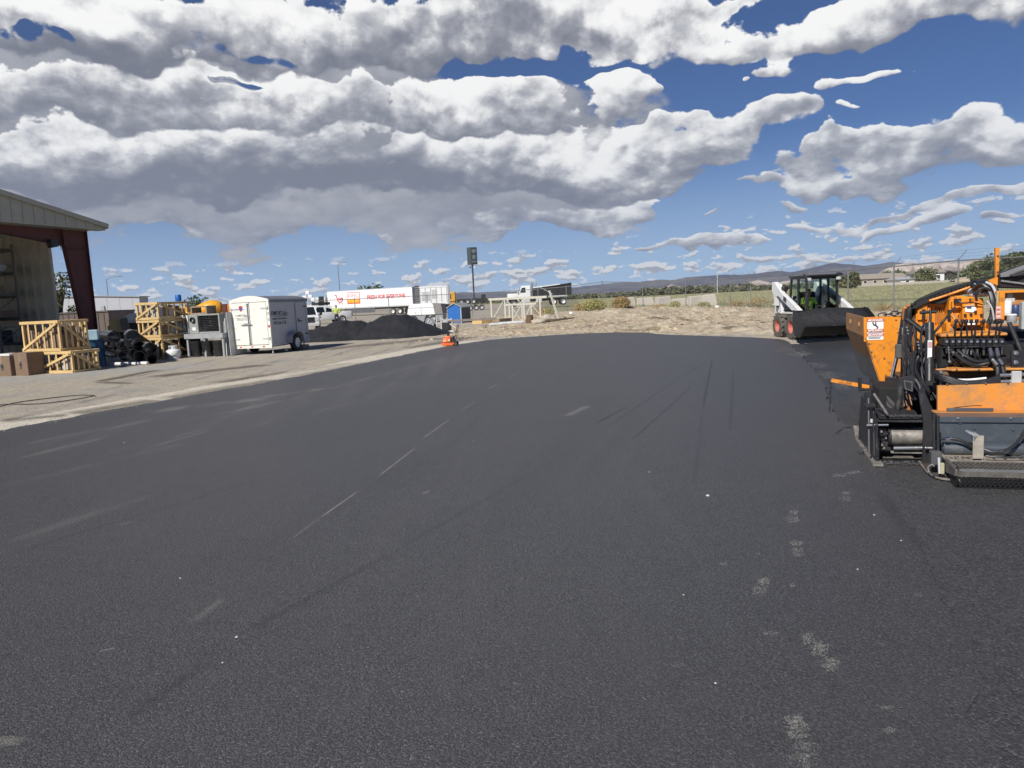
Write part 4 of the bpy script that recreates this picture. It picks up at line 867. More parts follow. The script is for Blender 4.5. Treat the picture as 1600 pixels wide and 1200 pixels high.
# ================================================================ middle distance
def foliage(mb, c, rad, n, leaf=.12, seed=1, hollow=.35, flat=1.0):
    rnd = random.Random(seed)
    for _ in range(n):
        while True:
            p = Vector((rnd.uniform(-1, 1), rnd.uniform(-1, 1), rnd.uniform(-1, 1)))
            if hollow < p.length < 1: break
        q = Vector(c) + Vector((p.x * rad[0], p.y * rad[1], p.z * rad[2]))
        a = Vector((rnd.gauss(0, 1), rnd.gauss(0, 1), rnd.gauss(0, .6))).normalized(); b_ = a.cross(Vector((rnd.gauss(0, 1), rnd.gauss(0, 1), rnd.gauss(0, 1)))).normalized()
        l = leaf * rnd.uniform(.6, 1.5); mb.add([q - a * l, q - b_ * l * .45, q + a * l, q + b_ * l * .45], [(0, 1, 2, 3)])
def leafmat(name, a, b_):
    m = bpy.data.materials.new(name); m.use_nodes = True; t = m.node_tree; b = t.nodes['Principled BSDF']; g = t.nodes.new('ShaderNodeNewGeometry')
    n = tnoise(t, g.outputs['Position'], 1.3, 4, .7); c = mix_rgb(t, smooth(t, nmath(t, 'MULTIPLY_ADD', g.outputs['Random Per Island'], .5, n), .45, 1.0), a, b_)
    t.links.new(c, b.inputs['Base Color']); b.inputs['Roughness'].default_value = .7; b.inputs['Specular IOR Level'].default_value = .2; return m
mLeaf = leafmat('green_leaves', (.045, .06, .028), (.13, .16, .075)); mLeafY = leafmat('olive_leaves', (.07, .085, .03), (.19, .19, .08)); mBrush = leafmat('dry_brush', (.28, .20, .09), (.50, .37, .19)); mBrushG = leafmat('yellow_brush', (.22, .22, .08), (.44, .40, .17))
mBark = M('bark', (.10, .075, .055), .9, var=.3)
mGrass = leafmat('dry_grass', (.20, .215, .105), (.42, .39, .24))
def tree(loc, h, w, label, n=900, leaf=.2, seed=1, mat=None, group=None, name='tree', clumps=9, trunk=.3, sparse=False, bottom=.25):
    rnd = random.Random(seed); t_ = thing(name, label, 'tree', loc, 0, group)
    m_ = MB(); top = h * .75; m_.tube(spline([(0, 0, -.1), (rnd.uniform(-.1, .1) * w, 0, h * .3), (rnd.uniform(-.15, .15) * w, 0, top)], 4), .1, 7, rs=[max(.02, h * .03 * (1 - i / 10)) for i in range(9)])
    f = MB()
    for i in range(clumps):
        an = rnd.uniform(0, 6.28); rr = w * .5 * rnd.uniform(.15, .8); zc = h * (bottom + (1 - bottom) * rnd.uniform(.1, .88)); taper = 1 - .45 * abs(zc / h - .55)
        c = Vector((math.cos(an) * rr * taper, math.sin(an) * rr * taper, zc)); s_ = w * rnd.uniform(.17, .30)
        m_.tube([(0, 0, min(zc * .6, top)), tuple(c)], .03, 5, rs=[h * .012, h * .004])
        foliage(f, c, (s_, s_, s_ * .8), n // clumps, leaf, seed * 31 + i, .3 if not sparse else .1)
    m_.build('trunk', mBark, t_); f.build('crown', mat or mLeaf, t_); return t_
tree(Z(101, 520, 42).xy.to_3d(), 4.5, 1.9, 'small leafy tree between the shed wall and its red column', 1100, .09, 3, mLeafY, clumps=12, sparse=True)
tree(Z(584, 470, 190).xy.to_3d(), 6.2, 9, 'rounded green tree top showing above the long white semi trailer', 700, .45, 8, mLeaf, bottom=.3)
tree(Z(303, 480, 260).xy.to_3d(), 6.5, 12, 'low dark tree behind the yellow mixer drum', 500, .6, 5, mLeaf)
def street_lamp(px, py, Y, h, label, arm=2.5, dirx=1):
    t_ = thing('street_lamp', label, 'street lamp', Z(px, py, Y).xy.to_3d(), 0, 'far street lamps')
    m_ = MB(); m_.tube([(0, 0, 0), (0, 0, h)], .09, 8, rs=[.12, .06]); m_.build('pole', mFenceSteel, t_)
    m_ = MB(); m_.curve([(0, 0, h - .1), (dirx * arm * .5, 0, h + .45), (dirx * arm, 0, h + .5)], .04, 6); m_.rbox(min(dirx * arm, dirx * (arm + .7)), max(dirx * arm, dirx * (arm + .7)), -.15, .15, h + .42, h + .56, .03); m_.build('lamp_arm', mFenceSteel, t_)
street_lamp(173, 500, 150, 9.2, 'thin street lamp rising above the pale warehouse roof')
street_lamp(533, 485, 170, 11.0, 'thin street lamp rising behind the long white semi trailer', 1.2)
# ---- pickups
def pickup(loc, rz, label, long_=True, rack=False, body=mWhite, name='pickup_truck'):
    t_ = thing(name, label, 'pickup truck', loc, rz, 'white pickups behind the piles')
    # nose towards +X
    m_ = MB(); m_.rbox(.6, 2.75, -.95, .95, .45, 1.12, .10); m_.rbox(-1.2, .9, -.95, .95, .4, 1.1, .05)
    m_.rbox(-2.9, -1.15, -.95, -.83, .5, 1.18, .03); m_.rbox(-2.9, -1.15, .83, .95, .5, 1.18, .03); m_.rbox(-2.95, -2.85, -.93, .93, .5, 1.15, .02); m_.bx(-2.9, -1.15, -.85, .85, .5, .62)
    m_.build('body', body, t_, True)
    m_ = MB(); cab = [(-1.15, 1.1), (-1.0, 1.72), (-.8, 1.80), (.25, 1.80), (.5, 1.72), (1.1, 1.12)]
    vs = [(x, -.90 if z < 1.3 else -.74, z) for x, z in cab] + [(x, .90 if z < 1.3 else .74, z) for x, z in cab]; n = len(cab)
    m_.add(vs, [(i, (i + 1) % n, n + (i + 1) % n, n + i) for i in range(n)] + [tuple(range(n)), tuple(range(2 * n - 1, n - 1, -1))]); m_.build('cab', body, t_, True)
    for s_ in (-1, 1):
        for x0, x1 in ((-1.0, -.35), (-.25, .55)):
            m_ = MB(); ya = s_ * .895; yb = s_ * .765; m_.add([(x0, ya, 1.16), (x1 + (.25 if x1 > 0 else 0), ya, 1.16), (x1 - .1, yb, 1.66), (x0 + .08, yb, 1.66)], [(0, 1, 2, 3)]); m_.build('side_window', mDarkGlass, t_)
    m_ = MB(); m_.add([(1.09, -.78, 1.16), (1.09, .78, 1.16), (.56, .66, 1.70), (.56, -.66, 1.70)], [(0, 1, 2, 3)]); m_.build('windscreen', mDarkGlass, t_)
    m_ = MB(); m_.rbox(2.74, 2.80, -.62, .62, .66, 1.02, .02); m_.build('grille', mDark, t_)
    for s_ in (-1, 1):
        m_ = MB(); m_.rbox(2.70, 2.79, s_ * .64 if s_ > 0 else -.90, .90 if s_ > 0 else -.64, .76, 1.0, .02); m_.build('headlight', mLtGrey, t_)
        m_ = MB(); m_.rbox(.75, .92, min(s_ * 1.0, s_ * 1.2), max(s_ * 1.0, s_ * 1.2), 1.1, 1.32, .03); m_.build('mirror', mDark, t_)
    m_ = MB(); m_.rbox(2.74, 2.92, -.9, .9, .42, .62, .03); m_.build('bumper', mDark if rack else mLtGrey, t_)
    for x in (1.85, -1.95):
        for s_ in (-1, 1): wheel(t_, (x, s_ * .86, .4), .40, .26, mLtGrey, 16, axis='Y', side=s_)
    if rack:
        m_ = MB(); m_.bx(-.9, .3, -.7, .7, 1.86, 2.12); m_.build('roof_box', mDark, t_)
    return t_
pickup(Z(500, 505, 72).xy.to_3d(), R(180 + 34), 'white crew cab pickup with a black roof box behind the asphalt piles', rack=True)
pickup(Z(497, 512, 52).xy.to_3d() + Vector((-.9, 0, 0)), R(-74), 'white pickup with black grille facing the camera behind the white trailer')
t_ = thing('light_mast', 'white lamp cluster on a short mast right of the trailer roof', 'light mast', Z(484, 500, 60).xy.to_3d(), 0)
m_ = MB(); m_.tube([(0, 0, 0), (0, 0, 2.6)], .05); m_.build('mast', mLtGrey, t_)
for x, z in ((-.25, 2.5), (.2, 2.55), (0, 2.85), (.4, 2.3)): m_ = MB(); m_.rbox(x - .16, x + .16, -.12, .1, z - .14, z + .14, .04); m_.build('lamp_head', mWhite, t_)
# ---- people
def skin_body(name, verts, edges, rad, mat, parent, sub=1):
    me = bpy.data.meshes.new(name); me.from_pydata(verts, edges, []); o = bpy.data.objects.new(name, me); col.objects.link(o)
    md = o.modifiers.new('s', 'SKIN'); md.use_smooth_shade = True
    for i, r in enumerate(rad): me.skin_vertices[0].data[i].radius = (r, r) if not isinstance(r, tuple) else r
    me.skin_vertices[0].data[0].use_root = True
    o.modifiers.new('u', 'SUBSURF').levels = sub; o.modifiers['u'].render_levels = sub
    dg = bpy.context.evaluated_depsgraph_get(); dg.update(); m2 = bpy.data.meshes.new_from_object(o.evaluated_get(dg)); bpy.data.objects.remove(o)
    m2.materials.clear(); m2.materials.append(mat); m2.shade_smooth(); m2.name = name
    o = bpy.data.objects.new(name, m2); col.objects.link(o); o.parent = parent; return o
mSkin = M('skin', (.42, .24, .16), .6, var=.05); mVest = M('hi_vis_yellow', (.46, .62, .10), .7, var=.06); mJeans = M('dark_jeans', (.03, .04, .07), .9); mShirt = M('dark_shirt', (.05, .055, .06), .9); mHair = M('dark_hair', (.02, .015, .012), .7)
def person(loc, rz, label, seated=False, scale=1.0):
    t_ = thing('person', label, 'person', loc, rz, None, scale)
    if not seated:
        hip = .92; J = dict(p=(0, 0, hip), c=(0, 0, hip + .22), ch=(0, .0, hip + .42), n=(0, 0, hip + .56), sl=(-.2, 0, hip + .50), sr=(.2, 0, hip + .50), el=(-.36, -.05, hip + .28), er=(.38, -.04, hip + .30), wl=(-.18, -.22, hip + .14), wr=(.20, -.2, hip + .16),
                hl=(-.1, 0, hip - .06), hr=(.1, 0, hip - .06), kl=(-.13, -.02, .5), kr=(.13, -.02, .5), al=(-.14, .02, .08), ar=(.14, .02, .08), tl=(-.15, -.16, .03), tr=(.15, -.16, .03))
    else:
        hip = .40; J = dict(p=(0, 0, hip), c=(0, .02, hip + .22), ch=(0, .03, hip + .42), n=(0, .01, hip + .56), sl=(-.2, .02, hip + .50), sr=(.2, .02, hip + .50), el=(-.27, -.10, hip + .27), er=(.27, -.10, hip + .27), wl=(-.22, -.36, hip + .26), wr=(.22, -.36, hip + .26),
                hl=(-.1, -.04, hip), hr=(.1, -.04, hip), kl=(-.14, -.45, hip + .04), kr=(.14, -.45, hip + .04), al=(-.14, -.5, .06), ar=(.14, -.5, .06), tl=(-.14, -.66, .03), tr=(.14, -.66, .03))
    k = list(J); V = [J[q] for q in k]; ix = {q: i for i, q in enumerate(k)}
    E = [(a, b_) for a, b_ in (('p', 'c'), ('c', 'ch'), ('ch', 'n'), ('ch', 'sl'), ('ch', 'sr'), ('sl', 'el'), ('el', 'wl'), ('sr', 'er'), ('er', 'wr'), ('p', 'hl'), ('p', 'hr'), ('hl', 'kl'), ('kl', 'al'), ('al', 'tl'), ('hr', 'kr'), ('kr', 'ar'), ('ar', 'tr'))]
    rad = dict(p=(.16, .12), c=(.15, .11), ch=(.17, .12), n=.06, sl=.065, sr=.065, el=.045, er=.045, wl=.032, wr=.032, hl=.095, hr=.095, kl=.06, kr=.06, al=.045, ar=.045, tl=.04, tr=.04)
    body = skin_body('body', V, [(ix[a], ix[b_]) for a, b_ in E], [rad[q] for q in k], mJeans, t_)
    def sub(nm, pts, rs_, mat, grow=.012):
        skin_body(nm, pts, [(i, i + 1) for i in range(len(pts) - 1)], [tuple(x + grow for x in r) if isinstance(r, tuple) else r + grow for r in rs_], mat, t_)
    tv = [J['p'], J['c'], J['ch'], J['sl'], J['sr'], J['el'], J['er']]
    skin_body('hi_vis_shirt', tv, [(0, 1), (1, 2), (2, 3), (2, 4), (3, 5), (4, 6)], [(.175, .135), (.165, .125), (.185, .135), .085, .085, .06, .06], mVest, t_)
    for a, b_ in (('el', 'wl'), ('er', 'wr')): sub('forearm', [J[a], J[b_]], [.042, .032], mSkin, .004)
    # hands: palm and five short fingers
    for w_, e_ in (('wl', 'el'), ('wr', 'er')):
        w = Vector(J[w_]); d = (w - Vector(J[e_])).normalized(); sx_ = Vector((0, 0, 1)).cross(d).normalized(); q = MB()
        q.bar(w, w + d * .09, .08, .03)
        for i, L_ in enumerate((.06, .075, .08, .07)): q.tube([w + d * .09 + sx_ * (i - 1.5) * .02, w + d * (.09 + L_ * .6) + sx_ * (i - 1.5) * .021, w + d * (.09 + L_) + sx_ * (i - 1.5) * .02 - Vector((0, 0, .02))], .008, 5)
        q.tube([w + d * .02 - sx_ * .04, w + d * .06 - sx_ * .075, w + d * .10 - sx_ * .07], .009, 5); q.build('hand', mSkin, t_)
    n = Vector(J['n']); q = MB(); q.tube([n - Vector((0, 0, .02)), n + Vector((0, 0, .08))], .05, 10); q.lathe([(0, 0), (.05, .01), (.072, .06), (.082, .13), (.078, .18), (.05, .225), (0, .24)], 14, n + Vector((0, -.01, .04)))
    q.lathe([(0, -.02), (.014, 0), (.018, .02), (0, .05)], 6, n + Vector((0, -.09, .13)))
    for s_ in (-1, 1): q.box(n + Vector((s_ * .085, 0, .16)), (.012, .03, .05))
    q.build('head', mSkin, t_, True)
    q = MB(); q.lathe([(.088, 0), (.09, .05), (.06, .10), (0, .115)], 14, n + Vector((0, .01, .185))); q.build('hair', mHair, t_, True)
    q = MB()
    for s_ in (-1, 1): q.box(n + Vector((s_ * .03, -.088, .175)), (.02, .008, .01))
    q.box(n + Vector((0, -.083, .095)), (.04, .008, .008)); q.build('face_features', mHair, t_)
    return t_
person(Z(527, 508, 64).xy.to_3d(), R(10), 'person in a yellow hi-vis shirt standing behind the asphalt piles')
# ---- semi trailer
mSemi = M('semi_white', (.80, .80, .79), .4, var=.03, dirt=(.5, .48, .45), damt=.12)
A = Z(512.5, 480, 121); Bp = Z(645.5, 480, 113.5); A.z = Bp.z = 0
ang = math.atan2(Bp.y - A.y, Bp.x - A.x); LEN = (Bp - A).length
st = thing('semi_trailer', 'long white box semi trailer with a red shopping cart logo and red slogan', 'semi trailer', A, ang)
m_ = MB(); m_.rbox(0, LEN, 0, 2.6, 1.22, 4.13, .06); m_.build('box', mSemi, st)
m_ = MB(); m_.bx(0, LEN, -.01, 0, 1.22, 1.40); m_.bx(.0, LEN, -.012, .0, 4.03, 4.11); m_.build('rail', mLtGrey, st)
m_ = MB(); m_.bx(3, LEN - .3, .6, 2.0, .95, 1.2); m_.build('underframe', mDark, st)
m_ = MB(); m_.bx(3.6, 9.3, .1, .16, .45, 1.15); m_.build('side_skirt', M('skirt_grey', (.10, .10, .11), .6), st)
for y in (.5, 2.1): m_ = MB(); m_.bx(3.0, 3.15, y, y + .15, .1, 1.2); m_.build('landing_leg', mGalv, st)
for x in (LEN - 3.9, LEN - 2.6):
    for y in (.3, 2.3): wheel(st, (x, y, .5), .50, .35, mWhite, 18, axis='Y', side=-1 if y < 1 else 1)
RXs = (R(90), 0, 0)
text_mesh('slogan', 'FRESH FOR EVERYONE', .84, mRed, st, (LEN * .70, -.02, 2.83), RXs, .003, .02, .86)
text_mesh('slogan', 'TM', .16, mRed, st, (LEN * .955, -.02, 2.62), RXs, .003)
q = MB(); lx = LEN * .245; q.bx(lx, lx + 2.55, -.02, -.005, 1.95, 3.78); q.build('logo_frame', mRed, st)
q = MB(); q.bx(lx + .09, lx + 2.46, -.03, -.0205, 2.75, 3.69); q.build('logo_top', mPrintWhite, st)
q = MB(); q.bx(lx + .09, lx + 2.46, -.03, -.0205, 2.04, 2.74); q.build('logo_base', mPrintOrange, st)
text_mesh('logo_text', 'KING', .85, M('pale_red_print', (.85, .35, .32), .5), st, (lx + 1.27, -.034, 3.2), RXs, .003, .02, 1.05)
text_mesh('logo_text', 'Soopers', .62, M('yellow_print', (.9, .62, .05), .5), st, (lx + 1.27, -.034, 2.42), RXs, .003, .02, 1.0)
q = MB(); cx = LEN * .155
q.curve([(cx - .95, -.02, 3.45), (cx - .70, -.02, 3.4), (cx - .45, -.02, 2.6), (cx - .1, -.02, 2.32), (cx + .4, -.02, 2.45), (cx + .62, -.02, 3.0)], .07, 6)
for dx, dz in ((-.2, 2.75), (.08, 2.72), (.33, 2.78)): q.lathe([(0, 0), (.14, 0), (.14, .02), (0, .02)], 10, (cx + dx, -.03, dz), 'Y')
for dx in (-.15, .4): q.lathe([(0, 0), (.09, 0), (.09, .02), (0, .02)], 10, (cx + dx, -.03, 2.08), 'Y')
q.tube([(cx - .42, -.02, 2.98), (cx + .55, -.02, 2.98)], .04, 5); q.build('cart_logo', mRed, st)
t_ = thing('tractor_unit', 'dark semi tractor cab just showing left of the long white semi trailer', 'tractor unit', A + Vector((-1.3, .3, 0)), ang)
m_ = MB(); m_.rbox(-2.0, 1.0, .1, 2.4, .9, 3.3, .15); m_.rbox(-3.6, -1.9, .3, 2.2, .8, 2.2, .2); m_.build('cab', mLtGrey, t_, True)
m_ = MB(); m_.rbox(-.2, .75, -.1, .12, 1.9, 3.4, .05); m_.build('fairing', mDark, t_)
m_ = MB(); m_.bx(-1.9, -1.2, .07, .1, 1.9, 2.6); m_.build('window', mDarkGlass, t_)
for x in (-2.9, .4, 1.7): wheel(t_, (x, .3, .5), .5, .3, mWhite, 16, axis='Y', side=-1)
# open container body right of the semi trailer
C0 = Z(649, 475, 111); C0.z = 0
t_ = thing('box_body', 'shorter white box body with open panelled side right of the long semi trailer', 'box body', C0, R(4))
m_ = MB(); m_.bx(0, .65, 0, 2.5, 1.3, 4.15); m_.build('dark_gate', M('gate_mesh', (.06, .06, .06), .8), t_)
for i in range(9): m_ = MB(); m_.bx(.02, .63, -.03, 0, 1.35 + i * .31, 1.45 + i * .31); m_.build('gate_slat', mGrey, t_)
m_ = MB(); m_.bx(.66, 4.9, .06, 2.5, 1.3, 4.0); m_.build('box_shell', mSemi, t_)
m_ = MB(); m_.bx(.66, 4.9, 0, .06, 3.82, 4.0); m_.bx(.66, 4.9, 0, .06, 1.3, 1.5); m_.build('side_rail', mSemi, t_)
for i in range(6): m_ = MB(); m_.bx(.7 + i * .8, .76 + i * .8, -.01, .06, 1.5, 3.82); m_.build('side_post', mLtGrey, t_)
m_ = MB(); m_.bx(1.0, 2.2, .02, .06, 1.9, 3.2); m_.bx(2.5, 3.3, .02, .06, 2.2, 3.5); m_.build('side_panel', mLtGrey, t_)
m_ = MB(); m_.bx(4.9, 5.25, 0, 2.5, 1.2, 4.1); m_.build('end_frame', mGrey, t_)
for x in (1.2, 4.2): wheel(t_, (x, .2, .5), .5, .3, mLtGrey, 16, axis='Y', side=-1)
m_ = MB(); m_.bx(.2, 5.1, .5, 2, .8, 1.2); m_.build('underframe', mDark, t_)
# yellow truck and dark low trailer
C1 = Z(699.5, 476, 118); C1.z = 0
t_ = thing('yellow_truck', 'yellow truck cab beyond the blue shed', 'truck', C1, 0)
m_ = MB(); m_.rbox(.1, 1.25, 0, 2.3, .9, 3.1, .08); m_.build('cab', mYellow, t_)
m_ = MB(); m_.bx(.2, .6, -.03, 0, 2.0, 2.7); m_.bx(.15, 1.2, -.03, 0, 1.5, 1.62); m_.build('window', mDarkGlass, t_)
m_ = MB(); m_.bx(.1, 1.3, .2, 2.2, .4, .9); m_.build('chassis', mDark, t_)
wheel(t_, (.7, 0, .5), .5, .3, mLtGrey, 16, axis='Y', side=-1)
t_ = thing('low_trailer', 'dark low trailer with rows of bare white-hubbed wheels right of the yellow truck', 'trailer', C1 + Vector((1.7, 0, 0)), R(2))
m_ = MB(); m_.bx(-.2, 4.6, 0, 2.4, 1.25, 1.9); m_.bx(3.7, 4.4, .1, 2.2, 1.9, 2.5); m_.build('deck', mDark, t_)
for i in range(3): wheel(t_, (.5 + i * .98, -.25, 1.45), .42, .28, mLtGrey, 16, axis='Y', side=-1)
for i in range(3): wheel(t_, (1.9 + i * .9, .1, .45), .45, .28, mLtGrey, 16, axis='Y', side=-1)
# ---- roadside sign on its pole
S0 = Z(741, 470, 150); S0.z = -1
t_ = thing('pole_sign', 'tall dark roadside sign on a single pole above the low trailer', 'sign', S0, 0)
mSign = M('sign_dark', (.045, .06, .065), .5); mSignT = M('sign_lettering', (.16, .18, .18), .5)
m_ = MB(); m_.tube([(0, 0, 0), (0, 0, 10.2)], .17, 10); m_.build('pole', mSign, t_)
pn = thing('sign_box', None, None); pn.parent = t_
bpy.data.objects.remove(pn)
m_ = MB(); m_.prism([(-.95, -.25), (-.2, -.55), (1.05, -.2), (1.05, .2), (-.2, .35), (-.95, .25)], 9.75, 13.15, 'XY'); sb = m_.build('sign_box', mSign, t_)
q = MB(); q.lathe([(0, 0), (.42, 0), (.42, .02), (0, .02)], 18, (0, 0, 0), 'Y'); o = q.build('sign_emblem', mSignT, t_); o.location = (.42, -.42, 12.4); o.rotation_euler = (0, 0, R(16)); o.scale = (1.1, 1, .85)
q = MB(); q.bar((-.1, -.555, 10.3), (.9, -.27, 10.3), .02, .25); q.bar((.1, -.49, 11.2), (.7, -.32, 11.2), .02, .8, ); q.build('sign_lettering', mSignT, t_)
for s_ in (-1, 1): m_ = MB(); m_.tube([(0, 0, 9.2), (s_ * .4, 0, 9.25)], .03); m_.rbox(min(s_ * .25, s_ * .6), max(s_ * .25, s_ * .6), -.12, .12, 9.1, 9.3, .03); m_.build('flood_lamp', mDark if s_ < 0 else mWhite, t_)
# ---- white service body and machinery
C2 = Z(641, 512, 60); C2.z = 0
t_ = thing('service_body', 'white service body with sloping ends standing behind the fence left of the blue shed', 'service body', C2, R(-10), scale=.86)
m_ = MB(); m_.prism([(-.25, .75), (-.05, 1.60), (.15, 1.82), (2.25, 1.82), (2.38, 1.6), (2.5, .75)], 0, 1.6); m_.build('shell', mSemi, t_, bevel=.03)
m_ = MB(); m_.prism([(2.51, .75), (2.39, 1.6), (2.26, 1.80), (3.1, 1.72), (3.25, .78)], .02, 1.55); m_.build('end_panel', M('service_grey', (.22, .21, .20), .6), t_)
m_ = MB(); m_.bx(-.15, 2.5, -.02, 0, 1.42, 1.45); m_.bx(1.15, 1.18, -.02, .0, .8, 1.42); m_.box((.6, -.03, .98), (.12, .03, .06)); m_.build('door_line', mGrey, t_)
m_ = MB(); m_.bx(-.1, 3.2, .1, 1.5, .25, .75); m_.build('frame', mGalv, t_)
for x in (.4, 2.3): wheel(t_, (x, .05, .35), .35, .2, mLtGrey, 14, axis='Y', side=-1)
C3 = Z(668, 521, 38.6); C3.z = 0
t_ = thing('wire_reel_machine', 'grey reel and frame machine at the foot of the taller asphalt pile', 'machine', C3, R(-15))
m_ = MB(); m_.lathe([(.42, -.1), (.42, -.06), (.12, -.06), (.12, .25), (.42, .25), (.42, .3), (.0, .3)], 20, (0, 0, .44), 'Y'); m_.build('reel', mGalv, t_)
for i in range(6): m_ = MB(); a_ = i * math.pi / 6; m_.bar((-.4 * math.cos(a_), -.11, .44 - .4 * math.sin(a_)), (.4 * math.cos(a_), -.11, .44 + .4 * math.sin(a_)), .025, .05); m_.build('spoke', mLtGrey, t_)
m_ = MB(); m_.prism([(-.55, .3), (-.2, .95), (.05, 1.0), (-.25, .25)], -.2, .35); m_.build('guard', mGrey, t_)
m_ = MB(); m_.bar((.4, 0, .1), (1.5, 0, .1), .1); m_.bar((.55, 0, .1), (.55, 0, .9), .06); m_.bar((.8, 0, .1), (.8, 0, .85), .06); m_.bar((1.1, 0, .1), (1.1, 0, .8), .05); m_.bar((.8, 0, .8), (1.6, 0, .25), .06); m_.bar((.5, 0, .5), (1.4, 0, .75), .05); m_.build('frame', mLtGrey, t_)
m_ = MB(); m_.rbox(.85, 1.25, -.1, .3, .15, .6, .04); m_.build('engine', mDark, t_)
# blue shed
C4 = Z(700.5, 505, 55); C4.z = 0
t_ = thing('blue_shed', 'small blue-fronted shed with dark grey side and pitched roof', 'shed', C4, R(-14))
m_ = MB(); m_.prism([(0, 0), (1.05, 0), (1.05, 1.15), (.52, 1.42), (0, 1.15)], 0, .04); m_.build('front_wall', mBlueSteel, t_)
m_ = MB(); m_.bx(.02, 1.03, .04, 2.4, 0, 1.14); m_.build('side_wall', M('slate_side', (.055, .055, .06), .6), t_)
m_ = MB(); m_.prism([(-.08, 1.13), (.52, 1.44), (1.13, 1.13), (1.13, 1.19), (.52, 1.51), (-.08, 1.19)], -.08, 2.5); m_.build('roof', mGrey, t_)
m_ = MB(); m_.bx(1.0, 1.06, -.02, .0, 0, 1.14); m_.build('corner_post', mLtGrey, t_)
m_ = MB(); m_.lathe([(0, 0), (.16, .02), (.17, .2), (.12, .3), (0, .32)], 12, (.18, -.2, 0)); o = m_.build('gas_bottle', mWhite, None, True, label='little white bottle against the blue shed front', cat='bottle'); o.location = C4
# long planks, pipes, logs
def lying(name, px0, py0, px1, py1, Y, r, mat, label, cat, z=.0, box=None, group=None, n=10):
    a = Z(px0, py0, Y); b_ = Z(px1, py1, Y + (1.2 if px1 > px0 else 0)); a.z = b_.z = z + (r if not box else box / 2)
    m_ = MB(); d = b_ - a; L_ = d.length
    if box: m_.bx(0, L_, -r, r, -box / 2, box / 2)
    else: m_.tube([(0, 0, 0), (L_ * .5, 0, 0), (L_, 0, 0)], r, n)
    o = m_.build(name, mat, None, not box, label=label, cat=cat, group=group); o.location = a; o.rotation_euler = (0, 0, math.atan2(d.y, d.x)); return o
lying('steel_channel', 692, 506, 775, 503, 46, .25, M('channel_brown', (.30, .26, .22), .7), 'long grey-brown steel channel lying in front of the blue shed', 'steel channel', .35, .14)
lying('long_beam', 697, 511, 757, 508, 44.5, .12, mConc, 'pale beam lying below the grey-brown channel', 'beam', 0, .18)
lying('timber_stack', 745, 500, 776, 498, 50, .5, mWood, 'low tan timber stack right of the blue shed', 'timber', 0, .28)
lying('timber_stack', 775, 501, 794, 497, 49.4, .28, mWoodOld, 'short tan timber with a dark end at the right of the tan timber stack', 'timber', .1, .22)
for i in range(5):
    lying('white_pipe', 765 + i * 2, 512 - i * 1.6, 815 + i, 509 - i * 1.6, 46 + i * .5, .06 + .01 * (i % 2), mWhite, ['nearest', 'second', 'middle', 'fourth', 'farthest'][i] + ' white pipe of the loose row left of the rusty barrel', 'pipe', .02, None, 'white pipes on the ground')
for i, (px, py) in enumerate(((700, 516), (757, 513), (790, 514), (816, 514))):
    m_ = MB(); m_.bx(-.08, .08, -.5, .5, 0, .14); o = m_.build('timber_block', mWoodOld, None, label=['block under the left end of the pale beam', 'block by the middle of the loose pipes', 'block under the white pipes', 'dark block left of the rusty barrel'][i], cat='block', group='bearer blocks'); o.location = G(px, py)
m_ = MB(); m_.lathe([(0, 0), (.22, 0), (.24, .1), (.22, .2), (.24, .34), (.22, .44), (.21, .55), (0, .55)], 16); o = m_.build('rusty_barrel', M('rust', (.14, .085, .05), .85, var=.4, scale=6), None, True, label='rusty brown barrel beside the white truss frames', cat='barrel'); o.location = Z(828, 511, 47).xy.to_3d()
def rock(name, loc, r, label, mat=mRock, sz=(1, 1, .7), seed=1, group=None, cat='rock'):
    bm = bmesh.new(); bmesh.ops.create_icosphere(bm, subdivisions=3, radius=1)
    for v in bm.verts:
        k = 1 + .32 * mnoise.fractal(v.co * 1.3 + Vector((seed * 7, 0, 0)), 1, 2, 4); v.co = Vector((v.co.x * r * sz[0] * k, v.co.y * r * sz[1] * k, v.co.z * r * sz[2] * k))
    me = bpy.data.meshes.new(name); bm.to_mesh(me); bm.free(); me.shade_smooth(); me.materials.append(mat); o = bpy.data.objects.new(name, me); col.objects.link(o); o.location = loc; return setp(o, label, cat, group)
rock('boulder', Z(842, 509, 46).xy.to_3d() + Vector((0, 0, .12)), .34, 'pale rounded boulder right of the rusty barrel', sz=(1.3, 1, .6), seed=2, group='pale boulders')
rock('boulder', Z(857, 505, 50).xy.to_3d() + Vector((0, 0, .15)), .40, 'pale rounded boulder under the foot of the leaning white board', sz=(1.2, 1, .7), seed=3, group='pale boulders')
m_ = MB(); m_.tube([(0, 0, .1), (1.9, .5, .22)], .07, 7, rs=[.1, .04]); o = m_.build('log', mBark, None, True, label='thin dark log lying on the dirt below the leaning board', cat='log'); o.location = Z(852, 509, 47).xy.to_3d()
